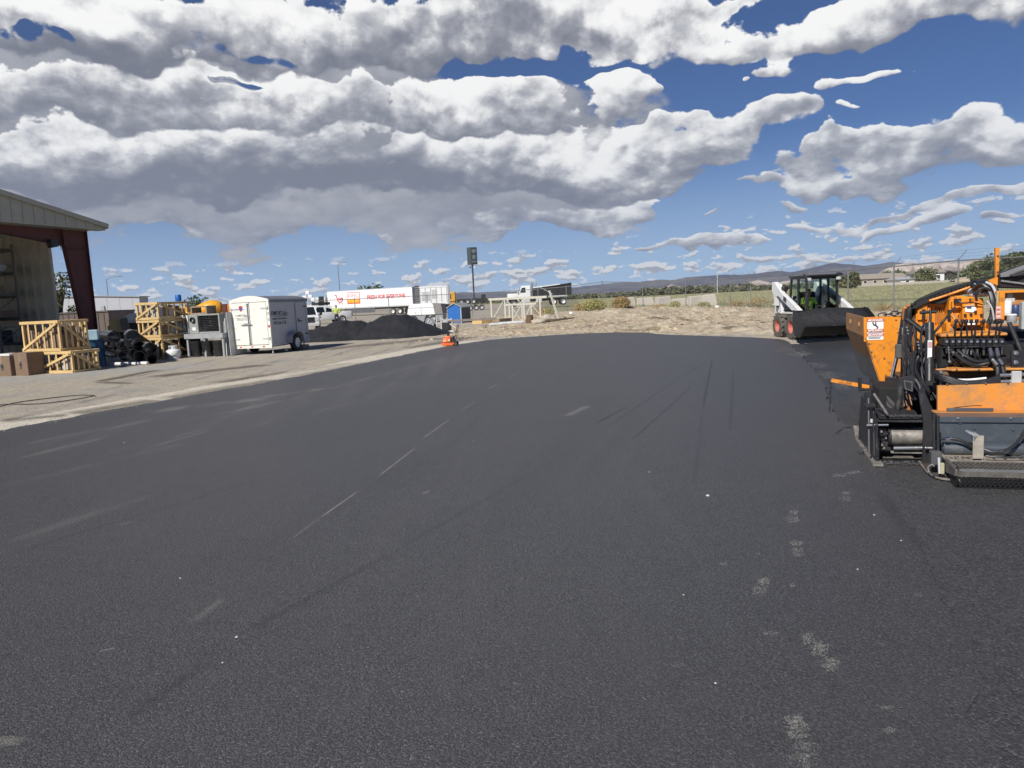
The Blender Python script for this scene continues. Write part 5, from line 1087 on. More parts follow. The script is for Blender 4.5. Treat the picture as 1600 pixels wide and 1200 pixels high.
# white truss frames
mCream = M('cream_paint', (.62, .60, .50), .55, var=.1, dirt=(.4, .33, .22), damt=.3)
F0 = Z(769, 512, 56); F0.z = 0
t_ = thing('truss_frame', 'long cream steel truss table frame behind the loose pipes', 'truss frame', F0, R(3))
FL = Z(851, 510, 56).x - F0.x; FH = 1.72
m_ = MB(); m_.bx(-.15, FL + .25, -.06, .06, FH - .17, FH); m_.build('top_beam', mCream, t_)
m_ = MB(); m_.bx(-.15, FL * .6, .8, .92, FH - .17, FH); m_.build('rear_beam', mCream, t_)
for x in (0, FL * .26, FL * .62, FL * .93): m_ = MB(); m_.bx(x - .05, x + .05, -.05, .05, 0, FH - .17); m_.build('post', mCream, t_)
for a, b_ in ((.02, .24), (.30, .42), (.91, .78), (.60, .50)): m_ = MB(); m_.bar((FL * a, 0, .15 if abs(a - b_) > .2 else FH - .2), (FL * b_, 0, FH - .2 if abs(a - b_) > .2 else FH - .75), .05); m_.build('brace', mCream, t_)
F1 = Z(797, 514, 51); F1.z = 0; FL = Z(833, 512, 51).x - F1.x
t_ = thing('sawhorse_frame', 'shorter cream steel trestle with cross braces in front of the long truss frame', 'trestle', F1, R(2))
m_ = MB(); m_.bx(-.3, FL + .25, -.06, .06, 1.15, 1.27); m_.build('top_beam', mCream, t_)
for x in (0, .22, FL * .55, FL * .95): m_ = MB(); m_.bx(x - .04, x + .04, -.05, .05, 0, 1.15); m_.build('post', mCream, t_)
for a, b_ in ((.1, .5), (.5, .1), (.62, .92), (1.0, 1.5)): m_ = MB(); m_.bar((FL * a, 0, .05 if a < 1 else 1.1), (FL * b_, 0, 1.1 if a < 1 else .1), .045); m_.build('brace', mCream, t_)
m_ = MB(); m_.bar((0, 0, 0), (-.55, .6, 2.05), .16, .05); o = m_.build('leaning_board', mCream, None, label='long cream board leaning against the fence right of the truss frames', cat='board'); o.location = Z(874, 506, 50).xy.to_3d()
# ---- dump truck
D0 = Z(794, 480, 112); D0.z = .30
t_ = thing('dump_truck', 'white dump truck with black tipper body parked behind the fence', 'dump truck', D0, R(3)); DL = 9.7
m_ = MB(); m_.rbox(.0, 1.95, .15, 2.15, 1.15, 2.05, .22); m_.build('hood', mWhite, t_, True)
m_ = MB(); m_.prism([(1.75, 1.1), (1.75, 2.1), (2.1, 3.05), (2.35, 3.15), (3.5, 3.15), (3.5, 1.1)], .1, 2.2); cb = m_.build('cab', mWhite, t_, bevel=.06)
m_ = MB(); m_.add([(1.9, .09, 2.1), (2.75, .09, 2.1), (2.75, .09, 2.85), (2.2, .09, 2.85)], [(0, 1, 2, 3)]); m_.build('side_window', mDarkGlass, cb)
m_ = MB(); m_.add([(1.74, .2, 2.15), (1.74, 2.1, 2.15), (2.08, 2.05, 3.0), (2.08, .25, 3.0)], [(0, 1, 2, 3)]); m_.build('windscreen', mDarkGlass, cb)
m_ = MB(); m_.rbox(1.45, 1.6, -.15, .05, 2.1, 2.9, .03); m_.build('mirror', mLtGrey, cb)
m_ = MB(); m_.curve([(-.1, .05, .9), (.35, .02, 1.38), (1.2, .02, 1.4), (1.75, .05, .8)], .09, 6); m_.build('fender', mWhite, t_)
m_ = MB(); m_.rbox(-.2, .1, .0, 2.3, .5, .9, .05); m_.build('bumper', mGrey, t_)
m_ = MB(); m_.bx(.1, 9.3, .7, 1.6, .75, 1.1); m_.build('chassis', mDark, t_)
m_ = MB(); m_.rbox(2.1, 3.4, .0, .5, .55, 1.1, .05); m_.rbox(4.3, 5.2, .1, .6, .5, 1.2, .05); m_.build('tank', mLtGrey, t_)
m_ = MB(); m_.tube([(3.75, .25, 1.0), (3.75, .25, 3.5)], .11, 10); m_.build('exhaust', mSteel, t_)
for x in (3.55, 4.15): m_ = MB(); m_.rbox(x, x + .4, .2, .6, 3.1, 3.6, .08); m_.build('air_cleaner', mGrey, t_)
mTip = M('tipper_black', (.018, .018, .02), .5)
m_ = MB(); m_.prism([(4.0, 1.5), (4.0, 2.75), (8.0, 3.12), (9.75, 3.3), (9.75, 1.75), (9.3, 1.5)], .0, .10); m_.prism([(4.0, 1.5), (4.0, 2.75), (8.0, 3.12), (9.75, 3.3), (9.75, 1.75), (9.3, 1.5)], 2.2, 2.3); m_.bx(4, 4.1, .1, 2.2, 1.5, 2.75); m_.bx(4, 9.6, .1, 2.2, 1.5, 1.6); m_.bx(9.6, 9.75, .1, 2.2, 1.6, 3.3); tb = m_.build('tipper_body', mTip, t_)
m_ = MB(); m_.bar((3.9, -.04, 2.78), (8.0, -.04, 3.15), .12, .14); m_.build('top_rail', mWhite, tb)
for x in (5.2, 6.4, 7.5, 8.6): m_ = MB(); m_.bx(x, x + .1, -.06, 0, 1.6, 2.85 + (x - 5.2) * .09); m_.build('body_rib', mTip, tb)
m_ = MB(); m_.bar((4.9, -.08, 2.85), (6.8, -.08, 1.7), .12, .05); m_.build('tarp_arm', mWhite, tb)
m_ = MB(); m_.rbox(6.2, 9.1, -.05, .1, 1.25, 1.45, .03); m_.build('mud_guard', mLtGrey, t_)
for x in (.85, 7.0, 8.45):
    for y in (.3, 2.0): wheel(t_, (x, y, .53), .53, .35, mWhite if x > 2 else mLtGrey, 18, axis='Y', side=-1 if y < 1 else 1)
# ---- plate compactor
t_ = thing('plate_compactor', 'orange plate compactor standing on the pale edge of the paving', 'plate compactor', G(702, 540), R(-8), scale=.88)
mCO = M('compactor_orange', (.72, .13, .025), .45, var=.1, dirt=(.3, .15, .08), damt=.3)
m_ = MB(); m_.prism([(-.30, .10), (-.25, .02), (.18, .02), (.26, .10), (.26, .13), (-.30, .13)], -.22, .22); m_.build('base_plate', mCO, t_)
m_ = MB(); m_.rbox(-.24, .02, -.17, .17, .13, .33, .05); m_.rbox(-.18, .12, -.15, .15, .28, .42, .05); m_.build('engine_cover', mCO, t_, True)
m_ = MB(); m_.rbox(-.22, -.06, -.20, -.14, .16, .26, .02); m_.rbox(-.02, .10, -.2, -.14, .18, .30, .02); m_.build('front_cap', M('compactor_pale', (.85, .38, .2), .5), t_)
m_ = MB(); m_.lathe([(0, 0), (.06, 0), (.06, .08), (.04, .10), (0, .10)], 12, (-.02, 0, .42)); m_.rbox(.08, .24, -.14, .14, .14, .40, .03); m_.build('engine', mDark, t_)
m_ = MB()
for y in (-.15, .15): m_.curve([(.2, y, .12), (.3, y, .35), (.42, y * .9, .85)], .014, 6)
m_.tube([(.42, -.14, .85), (.42, .14, .85)], .014); m_.build('handle', M('compactor_handle', (.12, .04, .03), .5), t_)
for y in (-.17, .17): m_ = MB(); m_.lathe([(.05, -.02), (.09, -.02), (.09, .02), (.05, .02)], 12, (.29, y, .09), 'Y'); m_.build('wheel', mRubber, t_)
# ================================================================ fence
def fz(x, y): return hgt(x, y)
mMesh = M('chain_link_wire', (.24, .24, .24), .55, metal=.3)
FH = 2.35
back = [(392, 500, 75), (450, 500, 75), (500, 499, 75), (556, 498, 76), (609, 499, 74), (669, 497, 74), (738, 497, 72), (789, 494, 71), (842, 491, 70), (886, 489, 69), (942, 486, 68), (1005, 482, 66), (1072, 478, 64), (1141, 475, 61)]
right = [(1173, 472, 58), (1216, 471, 52), (1265, 471, 46.5), (1325, 476, 41.8), (1396, 482, 37.6), (1496, 489, 33.4), (1640, 500, 29.3), (1850, 500, 25.5), (2180, 500, 21.5)]
def fence(name, label, pts, arms, corner=None):
    W_ = [Z(px, py, Y) for px, py, Y in pts]; W_ = [Vector((p.x, p.y, fz(p.x, p.y))) for p in W_]
    if corner is not None: W_ = [corner] + W_
    o0 = W_[0].copy(); t_ = thing(name, label, 'fence', o0); P_ = [p - o0 for p in W_]
    for i, p in enumerate(P_):
        m_ = MB(); m_.tube([(0, 0, -.2), (0, 0, FH + .02)], .038 if arms else .035, 8); m_.lathe([(.05, 0), (.05, .03), (0, .06)], 8, (0, 0, FH + .02))
        o = m_.build('post', mFenceSteel, t_); o.location = p
        if arms:
            m_ = MB(); m_.tube([(0, 0, FH), (.33, -.05, FH + .42)], .018, 6); a_ = m_.build('barb_arm', mFenceSteel, o)
    m_ = MB(); m_.tube([p + Vector((0, 0, FH - .03)) for p in P_], .028, 6); m_.build('top_rail', mFenceSteel, t_)
    if arms:
        for k in range(3):
            m_ = MB(); m_.tube([p + Vector((.11 * (k + 1), -.02, FH + .14 * (k + 1))) for p in P_], .0035, 4); m_.build('barbed_wire', mFenceSteel, t_)
    m_ = MB()
    for a, b_ in zip(P_, P_[1:]):
        d = b_ - a; L_ = math.hypot(d.x, d.y); st_ = .11 if arms else .13; k = int((L_) / st_); ux = d / L_
        for i in range(-int(FH / st_), k):
            for s_ in (0, 1):
                t0 = i * st_; t1 = t0 + FH; z0, z1 = (0.03, FH - .03) if s_ == 0 else (FH - .03, .03)
                ta, tb_ = max(t0, 0), min(t1, L_)
                if tb_ <= ta: continue
                za = z0 + (z1 - z0) * (ta - t0) / FH; zb = z0 + (z1 - z0) * (tb_ - t0) / FH
                pa = a + ux * ta; pb = a + ux * tb_; pa = Vector((pa.x, pa.y, pa.z + za)); pb = Vector((pb.x, pb.y, pb.z + zb)); r_ = .0032
                m_.add([pa + Vector((0, 0, r_)), pa - Vector((0, 0, r_)), pa + Vector((0, -r_, 0)), pb + Vector((0, 0, r_)), pb - Vector((0, 0, r_)), pb + Vector((0, -r_, 0))], [(0, 3, 5, 2), (2, 5, 4, 1)])
    m_.build('chain_link', mMesh, t_, kind='stuff')
    return W_
wb = fence('chain_link_fence', 'long chain link fence running across behind the yard, bare top rail', back, False)
wr = fence('chain_link_fence', 'chain link fence with outward barbed wire arms running up the right side', right, True, corner=wb[-1])
# ================================================================ far field, blocks, houses, trees, hills
# concrete blocks on the spoil bank
for i, (px, w, h, lab) in enumerate([(985, 1.0, 1.0, 'leftmost pale concrete block, next to the rusty brown tumbleweed'), (1008, 1.9, .95, 'second pale concrete block from the left on the bank'), (1036, 1.7, 1.0, 'third pale concrete block from the left, beside a fence post'),
                          (1062, 1.8, .85, 'fourth pale concrete block from the left, lower than its neighbours'), (1086, 1.5, 1.0, 'fifth pale concrete block from the left on the bank'), (1108, 1.6, 1.15, 'rightmost pale concrete block, tall and blocky')]):
    p = Z(px, 476, 71 - i * .6); z = hgt(p.x, p.y); w *= .88
    m_ = MB(); m_.prism([(-w / 2, -.2), (-w / 2 + .08, h * .95), (w / 2 - .12, h), (w / 2, h * .5), (w / 2 + .05, -.2)], -.4, .4)
    o = m_.build('concrete_block', mConc, None, label=lab, cat='concrete block', group='pale blocks on the bank', bevel=.06); o.location = (p.x, p.y, z); o.rotation_euler = (0, 0, R([5, -8, 12, -4, 9, -15][i]))
def bush(px, py, Y, w, h, mat, label, seed, cat='bush', group=None, leaf=.055, n=500, name='bush'):
    p = Z(px, py, Y); z = hgt(p.x, p.y); m_ = MB(); foliage(m_, (0, 0, h * .45), (w / 2, w / 2, h * .55), n, leaf, seed, .2)
    for i in range(10):
        a = random.uniform(0, 6.28); m_.tube([(0, 0, 0), (math.cos(a) * w * .35, math.sin(a) * w * .35, h * .8)], .012, 4)
    o = m_.build(name, mat, None, label=label, cat=cat, group=group); o.location = (p.x, p.y, z); return o
bush(970, 475, 66, 1.8, 1.15, mBrush, 'round rusty brown tumbleweed left of the concrete blocks', 1, 'tumbleweed', name='tumbleweed', n=3600)
bush(928, 482, 63, 2.3, 1.05, mBrushG, 'yellow-green bush left of the brown tumbleweed by the fence', 2, n=3200)
bush(1183, 478, 62, 2.0, .85, mBrush, 'pale brown brush just left of the white skid steer', 3, n=700)
bush(1385, 484, 40, 1.2, .35, mBrush, 'dry brush on the dirt behind the asphalt in the loader bucket', 4, n=300)
for i, (px, py, Y, w) in enumerate([(1030, 478, 62, 1.4), (1055, 480, 60, 1.0), (905, 488, 64, 1.2), (1100, 474, 67, 1.2), (845, 487, 66, 1.6), (858, 490, 63, 1.0), (1150, 476, 66, 1.4)]):
    bush(px, py, Y, w, .5 + .1 * (i % 3), [mBrush, mBrushG][i % 2], ['dry weed clump in front of the third concrete block', 'yellow weed clump in front of the fourth concrete block', 'dry weed clump left of the yellow-green bush', 'yellow weed clump under the rightmost concrete block', 'dry weed clump under the dump truck wheels', 'small yellow weed clump by the leaning board', 'dry weed clump at the fence corner'][i], 20 + i, 'weeds', 'weed clumps along the back fence', n=700, leaf=.045)
# clods and stones over the churned dirt
random.seed(11); m_ = MB()
for _ in range(14000):
    x = random.uniform(-6, 24); y = 30 + 34 * random.random() ** 1.5
    if random.random() > dirtness(x, y) * .95 + .05 or sdist(x, y) < .05: continue
    r = random.uniform(.012, .045) * (1 + (random.random() < .05) * 2 + (random.random() < .008) * 4); z = hgt(x, y)
    vs = [Vector((x + r * random.uniform(.6, 1.3) * a, y + r * random.uniform(.6, 1.3) * b_, z + r * .9 * c * random.uniform(.5, 1.1))) for a, b_, c in ((-1, -.6, 0), (1, -.7, 0), (0, 1, 0), (.1, 0, 1))]
    m_.mat(random.choice((0, 0, 1))).add(vs, [(0, 1, 3), (1, 2, 3), (2, 0, 3)])
m_.build('dirt_clods', [M('clod', (.46, .37, .26), .95, var=.2), M('dark_clod', (.30, .23, .15), .95)], None, kind='stuff')
m_ = MB(); random.seed(77)     # dry stalks and roots lying over the churned ground
for _ in range(4200):
    x = random.uniform(-4, 24); y = 30.5 + 36 * random.random() ** 1.3
    if random.random() > dirtness(x, y) or sdist(x, y) < .1 or mnoise.noise(Vector((x * .35, y * .35, 8))) < -.05: continue
    z = hgt(x, y); l_ = random.uniform(.08, .4); an = random.uniform(0, 6.28); m_.mat(random.choice((0, 0, 1))).bar((x, y, z + .02), (x + math.cos(an) * l_, y + math.sin(an) * l_, z + .02 + random.random() * .14), .012)
m_.build('dry_litter', [mWoodOld, M('dry_stalk', (.42, .34, .2), .9)], None, kind='stuff')
m_ = MB(); random.seed(5)      # loose stones along the paving edges and over the yard
for _ in range(5200):
    if random.random() < .6:
        t_ = random.random(); i = random.randrange(len(MAT_EDGE_L) - 1); a = Vector(MAT_EDGE_L[i]); b_ = Vector(MAT_EDGE_L[i + 1]); p = a.lerp(b_, t_); n_ = Vector((-(b_ - a).y, (b_ - a).x)).normalized(); p = p + n_ * abs(random.gauss(0, .9)) * (1 if random.random() < .85 else -.2)
    else:
        y = random.uniform(8, 34); p = Vector((-2.4 + (y - 27) * .33 - random.random() ** 1.3 * 9, y))
    if p.y < 6 or sdist(p.x, p.y) < -.35: continue
    r = random.uniform(.004, .013); z = max(hgt(p.x, p.y), 0 if sdist(p.x, p.y) < 0 else -1)
    vs = [Vector((p.x + r * a, p.y + r * b2, z + r * .8 * c)) for a, b2, c in ((-1, -.6, 0), (1, -.7, 0), (0, 1, 0), (.1, 0, 1))]
    m_.mat(random.choice((0, 1, 1))).add(vs, [(0, 1, 3), (1, 2, 3), (2, 0, 3)])
m_.build('gravel', [mRock, M('grey_stone', (.25, .235, .21), .9)], None, kind='stuff')
# boot prints and dusty patches left in pale grit on the new asphalt
PR = [(1312, 743, 26, 7, 1), (1334, 738, 26, 6, 1), (1322, 771, 20, 6, 1), (1321, 780, 22, 8, .6), (1241, 801, 16, 9, 1), (1239, 812, 24, 12, .7), (1245, 849, 24, 8, 1), (1246, 863, 26, 14, .6), (1193, 909, 22, 12, .9), (1187, 922, 26, 20, .5), (1238, 915, 12, 6, .6), (1262, 998, 22, 20, .6), (1280, 1014, 30, 26, .6), (1298, 1038, 34, 24, .6), (1240, 1126, 34, 18, .8), (1246, 1142, 40, 30, .5), (1256, 1180, 46, 50, .25), (1204, 990, 26, 7, .5), (1390, 1142, 22, 10, .5), (1385, 1106, 22, 7, .4), (1184, 866, 10, 5, .6), (1130, 882, 14, 6, .6), (1435, 930, 18, 4, .4), (1060, 1040, 26, 8, .3),
 (1290, 585, 60, 12, .6), (1270, 570, 50, 10, .6), (1325, 600, 50, 14, .4), (1232, 545, 60, 14, 1.3), (1250, 553, 40, 8, 1)]
m_ = MB(); random.seed(21)
for (px, py, w, h, dens) in PR:
    base = py < 620; zb_ = -.020 if (base and px > 1255) else .0008; N_ = int(w * h * dens * (5.5 if not base else 12))
    for _ in range(min(N_, 4200)):
        a, b_ = random.uniform(-1, 1), random.uniform(-1, 1); rr = a * a + b_ * b_; k = mnoise.noise(Vector((a * 2.6 + px, b_ * 2.6 + py, 2)))
        if rr > 1 + k * 1.2 or random.random() < .25 + .5 * rr or (k < -.05 and random.random() < .75): continue
        c = G(px + a * w / 2, py + b_ * h / 2); r = .46 * c.y / F * random.uniform(.5, 1.25); an = random.uniform(0, 6.28)
        m_.add([(c.x + r * math.cos(an + k2 * 2.1) * random.uniform(.6, 1.3), c.y + r * 1.6 * math.sin(an + k2 * 2.1) * random.uniform(.6, 1.3), zb_ + random.random() * .002) for k2 in range(3)], [(0, 1, 2)])
m_.build('pale_grit', M('pale_grit', (.38, .36, .325), .9, var=.1), None, kind='stuff')
m_ = MB()
for (px, py, r) in [(1106, 775, .016), (1014, 738, .008), (1366, 805, .008), (282, 904, .008), (370, 996, .009), (1068, 930, .006), (1118, 1068, .006), (1408, 845, .006), (1340, 890, .006), (740, 690, .008), (194, 692, .01), (348, 1036, .006)]:
    c = G(px, py); m_.lathe([(0, 0), (r, .001), (r * .7, r * .6), (0, r * .7)], 6, c + Vector((0, 0, .001)))
m_.build('white_pebbles', M('pebble_white', (.55, .53, .5), .8), None, kind='stuff')
# loose asphalt crumbs along the lane joint and round the screed
m_ = MB(); random.seed(3)
for _ in range(2000):
    y = random.uniform(1.9, 9.5) if random.random() < .6 else random.uniform(6.2, 20); j = min(range(len(eR)), key=lambda i: abs(eR[i].y - y)) if _ % 1 == 0 else 0
    x = eR[j].x + random.gauss(.08, .10 if y < 6.5 else .35)
    if y > 6.8 and x < eR[j].x: x = eR[j].x + abs(x - eR[j].x) * .3 - .03
    z = 0.0 if x < eR[j].x or y < 6.7 else -.022; r = random.uniform(.002, .007)
    m_.add([Vector((x + r * a, y + r * b_, z + r * c)) for a, b_, c in ((-1, -.6, 0), (1, -.7, 0), (0, 1, 0), (.1, 0, 1.1))], [(0, 1, 3), (1, 2, 3), (2, 0, 3)])
m_.build('asphalt_crumbs', M('crumb_asphalt', (.055, .053, .056), .7, var=.5, scale=60), None, kind='stuff')
# grass of the far field
random.seed(9); m_ = MB()
for _ in range(30000):
    y = 41 + 210 * random.random() ** 1.7; x = random.uniform(.10, 1.0) * y * .95
    if (x < 19.5 + (y - 40) * .05 and y < 66) or mnoise.noise(Vector((x * .06, y * .06, 0))) < -.15: continue
    k = 1 + .5 * mnoise.noise(Vector((x * .03, y * .03, 4))); h = random.uniform(.16, .42) * k; w = random.uniform(.12, .34) * (1 + y / 150); z = hgt(x, y) if y < 110 else 0
    for q in range(5):
        a = random.uniform(0, 6.28); r_ = random.random() * w; cx_, cy_ = x + math.cos(a) * r_, y + math.sin(a) * r_; b_ = .02 + y * .00035; m_.add([(cx_ - b_, cy_, z - .03), (cx_ + b_, cy_, z - .03), (cx_ + math.cos(a) * h * .35 + b_ * .3, cy_ + math.sin(a) * .1, z + h * random.uniform(.6, 1.15))], [(0, 1, 2)])
m_.build('field_grass', mGrass, None, kind='stuff')
# scrub belts along the far side of the field
m_ = MB(); random.seed(19)
for _ in range(520):
    az_ = random.uniform(-.05, .42); Y = random.uniform(300, 420); x = az_ * Y; h = random.uniform(1.0, 3.2) * (1.3 if .18 < az_ < .33 else .8); w = random.uniform(3, 8)
    foliage(m_, (x, Y, h * .45), (w / 2, w / 2, h * .5), 42, .75, _, .1)
m_.build('far_scrub', leafmat('scrub', (.08, .09, .055), (.17, .175, .11)), None, kind='stuff')
# trees of the settlement
def ftree(px, Y, top_py, w, lab, seed, mat=mLeaf, n=600):
    b = Z(px, 450, Y); h = Z(px, top_py, Y).z; return tree((b.x, b.y, 0), h, w, lab, n, max(.25, w * .055), seed, mat, 'far trees round the houses', clumps=8, bottom=.12)
ftree(1326, 190, 423, 7.5, 'broad grey-green tree right of the skid steer cab', 1, mLeafY, 1600)
ftree(1382, 290, 426, 8, 'slim dark tree left of the tan-roofed house', 2); ftree(1395, 300, 424, 9, 'dark tree behind the tan-roofed house', 3); ftree(1412, 310, 431, 14, 'wide low tree right of the tan-roofed house', 4)
ftree(1430, 300, 429, 8, 'small pointed tree left of the white house', 5); ftree(1448, 250, 421, 9, 'bright green tree beside the white house', 6, mLeafY, 900); ftree(1362, 300, 435, 9, 'low dark tree at the left end of the houses', 9)
ftree(1521, 230, 424, 14, 'low tree at the left end of the tall tree row on the right', 7); ftree(1540, 190, 410, 8, 'lighter tree left of the orange post', 8, mLeafY, 1500); ftree(1553, 170, 402, 7, 'tall tree directly behind the orange post', 12, mLeaf, 1600)
ftree(1570, 160, 396, 5.5, 'tall narrow tree just right of the orange post', 13, mLeaf, 1800); ftree(1585, 160, 399, 6, 'tree second right of the orange post', 14, mLeafY, 1800); ftree(1598, 160, 394, 6, 'tall tree at the right edge of the view', 15, mLeaf, 1800); ftree(1625, 160, 395, 8, 'tree past the right end of the tall tree row', 16, mLeaf, 900)
# houses
def house(px, Y, w, hw, hr, wall, roof, label, rz=0, win=2, gable=False):
    b = Z(px, 450, Y); t_ = thing('house', label, 'house', (b.x, b.y, 0), rz, 'far houses')
    m_ = MB(); m_.bx(-w / 2, w / 2, 0, 9, 0, hw); m_.build('wall', wall, t_)
    m_ = MB()
    if gable: m_.prism([(-w / 2 - .5, hw), (0, hw + hr), (w / 2 + .5, hw), (w / 2 + .5, hw + .25), (0, hw + hr + .3), (-w / 2 - .5, hw + .25)], -.6, 9.6); m_.prism([(-w / 2, hw), (0, hw + hr), (w / 2, hw)], -.02, 9)
    else: m_.prism([(-.6, hw), (4.5, hw + hr), (9.6, hw)], -w / 2 - .6, w / 2 + .6, 'YZ')
    m_.build('roof', roof, t_)
    for i in range(win):
        x = -w / 2 + (i + .5) * w / win; m_ = MB(); m_.bx(x - .6, x + .6, -.06, .0, hw * .4, hw * .8); f_ = m_.build('window', mPrintWhite, t_); m_ = MB(); m_.bx(x - .5, x + .5, -.08, -.061, hw * .44, hw * .76); m_.build('pane', mDarkGlass, f_)
mTanRoof = M('tan_roof', (.36, .31, .25), .8); mDkRoof = M('dark_roof', (.06, .05, .045), .8); mCreamW = M('cream_wall', (.45, .38, .30), .8)
house(1375, 260, 14, 2.5, 1.8, mCreamW, mTanRoof, 'long tan-roofed house behind the fence right of the skid steer', win=4)
house(1402, 265, 7, 2.6, 1.6, mPrintWhite, mTanRoof, 'small pale house joined right of the long tan-roofed house', win=2)
house(1428, 250, 9, 1.8, .8, mPrintWhite, mLtGrey, 'low white shed-like house left of the bright green tree', win=2)
house(1457, 255, 8, 3.6, 1.4, mPrintWhite, mTanRoof, 'white two-window house right of the bright green tree', win=2)
house(1482, 260, 8, 1.7, 2.2, mDkRoof, mDkRoof, 'dark gabled barn at the middle of the far houses', gable=True, win=1)
house(1507, 262, 13, 2.3, 1.7, mDkRoof, M('brown_roof', (.14, .11, .085), .8), 'long brown-roofed house right of the dark barn', win=3)
t_ = thing('field_wall', 'long low pale wall along the far side of the field', 'wall', Z(1340, 449, 240).xy.to_3d(), R(-2)); m_ = MB(); m_.bx(0, 62, 0, .3, 0, .9); m_.build('wall_run', mConc, t_)
p = Z(1535, 446, 200); rock('dirt_mound', (p.x, p.y, .2), 7.5, 'pale dirt mound behind the fence left of the orange post', M('pale_mound', (.46, .38, .27), .95), (1.0, .6, .24), 4, cat='mound')
m_ = MB(); m_.tube([(0, 0, 0), (0, 0, 6)], .12, 6); o = m_.build('field_pole', mLtGrey, None, label='thin pale pole out in the field beyond the concrete blocks', cat='pole'); o.location = Z(1121, 450, 200).xy.to_3d()
rock('rubble', Z(1338, 481, 38).xy.to_3d() + Vector((0, 0, .1)), .25, 'reddish lump of rubble on the dirt right of the skid steer', M('red_rubble', (.5, .22, .16), .9), (1.3, 1, .6), 6)
for i, (px, py) in enumerate(((892, 477), (1120, 473), (1210, 477))): rock('white_stone', Z(px, py, 60).xy.to_3d() + Vector((0, 0, .1 + hgt(Z(px, py, 60).x, 60))), .16, ['white stone by the back fence left of the yellow-green bush', 'white stone under the rightmost concrete block', 'white stone just left of the skid steer arm'][i], mPrintWhite, (1, 1, .8), 10 + i)
# ---- hills: ridge line from the photo, shaped as real relief 5 to 14 km away
def hills(name, D0, D1, prof, na, nr, mat, rough, seed, kpow=1.0, gully=.35):
    xs = [p[0] for p in prof]; vs = []; fs = []
    def e_at(a):
        if a <= prof[0][0]: return prof[0][1]
        for (a0, e0), (a1, e1) in zip(prof, prof[1:]):
            if a <= a1: return e0 + (e1 - e0) * (a - a0) / (a1 - a0)
        return prof[-1][1]
    for j in range(nr + 1):
        r = D0 + (D1 - D0) * j / nr; tj = j / nr
        for i in range(na + 1):
            a = prof[0][0] + (prof[-1][0] - prof[0][0]) * i / na; x = math.sin(a) * r; y = math.cos(a) * r
            e = e_at(a) + rough * mnoise.fractal(Vector((a * 60, seed, 0)), 1, 2, 5)
            k = min(1, tj / .8) ** kpow if tj < .8 else 1 - (tj - .8) * 1.5
            g_ = abs(mnoise.fractal(Vector((a * 55 + .8 * mnoise.noise(Vector((a * 20, tj * 3, 2))), tj * 1.6, seed + 9)), 1, 2, 5))
            z = e * r * k * (1 - gully * (1 - min(1, g_ * 2.6)) * (1 - min(1, tj / .8) ** 3)) if e > 0 else -5
            vs.append((x, y, z - 6))
    for j in range(nr):
        for i in range(na): a = j * (na + 1) + i; fs.append((a, a + 1, a + na + 2, a + na + 1))
    me = bpy.data.meshes.new(name); me.from_pydata(vs, [], fs); me.shade_smooth(); me.materials.append(mat); o = bpy.data.objects.new(name, me); col.objects.link(o); o['kind'] = 'structure'
def PR_(lst): return [AE(px, py) for px, py in lst]
def hillmat(name, a, b_, c_, sc_):
    m = bpy.data.materials.new(name); m.use_nodes = True; t = m.node_tree; b = t.nodes['Principled BSDF']; g = t.nodes.new('ShaderNodeNewGeometry')
    sp = t.nodes.new('ShaderNodeSeparateXYZ'); t.links.new(g.outputs['Position'], sp.inputs[0])
    n = tnoise(t, g.outputs['Position'], sc_, 7, .65); n2 = tnoise(t, g.outputs['Position'], sc_ * 3, 5, .6, off=(0, (1, 1, 6)))
    c = mix_rgb(t, smooth(t, n, .38, .6), a, b_); c = mix_rgb(t, smooth(t, n2, .5, .7, 0, .6), c, c_); t.links.new(c, b.inputs['Base Color']); b.inputs['Roughness'].default_value = 1.0; b.inputs['Specular IOR Level'].default_value = .05; return m
hills('far_ridge', 11000, 15000, PR_([(-400, 520), (0, 499), (300, 484), (500, 473), (640, 462), (700, 456.5), (800, 455), (880, 450), (915, 446), (960, 441), (1000, 439), (1030, 436), (1050, 437), (1073, 432), (1100, 430), (1130, 428), (1165, 428), (1215, 422), (1240, 424), (1262, 419), (1300, 409), (1322, 411), (1352, 414), (1395, 408), (1430, 412), (1480, 412), (1510, 410), (1560, 405), (1600, 404), (1700, 398), (1900, 380), (2300, 360)]), 500, 14, hillmat('ridge_scrub_haze_tint', (.12, .12, .14), (.20, .19, .19), (.11, .11, .10), .0009), .0009, 3, .8, .3)  # ridge colours tinted bluish, painting in the haze of distance
hills('badland_hills', 6000, 8500, PR_([(960, 462), (1010, 456), (1035, 448), (1048, 443), (1060, 446), (1078, 448), (1095, 443), (1120, 446), (1140, 449), (1165, 440), (1185, 436), (1205, 441), (1240, 436), (1270, 444), (1330, 438), (1358, 433), (1380, 421), (1400, 412), (1425, 409), (1445, 411), (1470, 406), (1492, 410), (1520, 404), (1560, 400), (1600, 399), (1700, 392), (1900, 380), (2300, 360)]), 700, 40, hillmat('badland_clay', (.34, .29, .25), (.74, .63, .52), (.17, .145, .13), .002), .0016, 7, .75, .85)
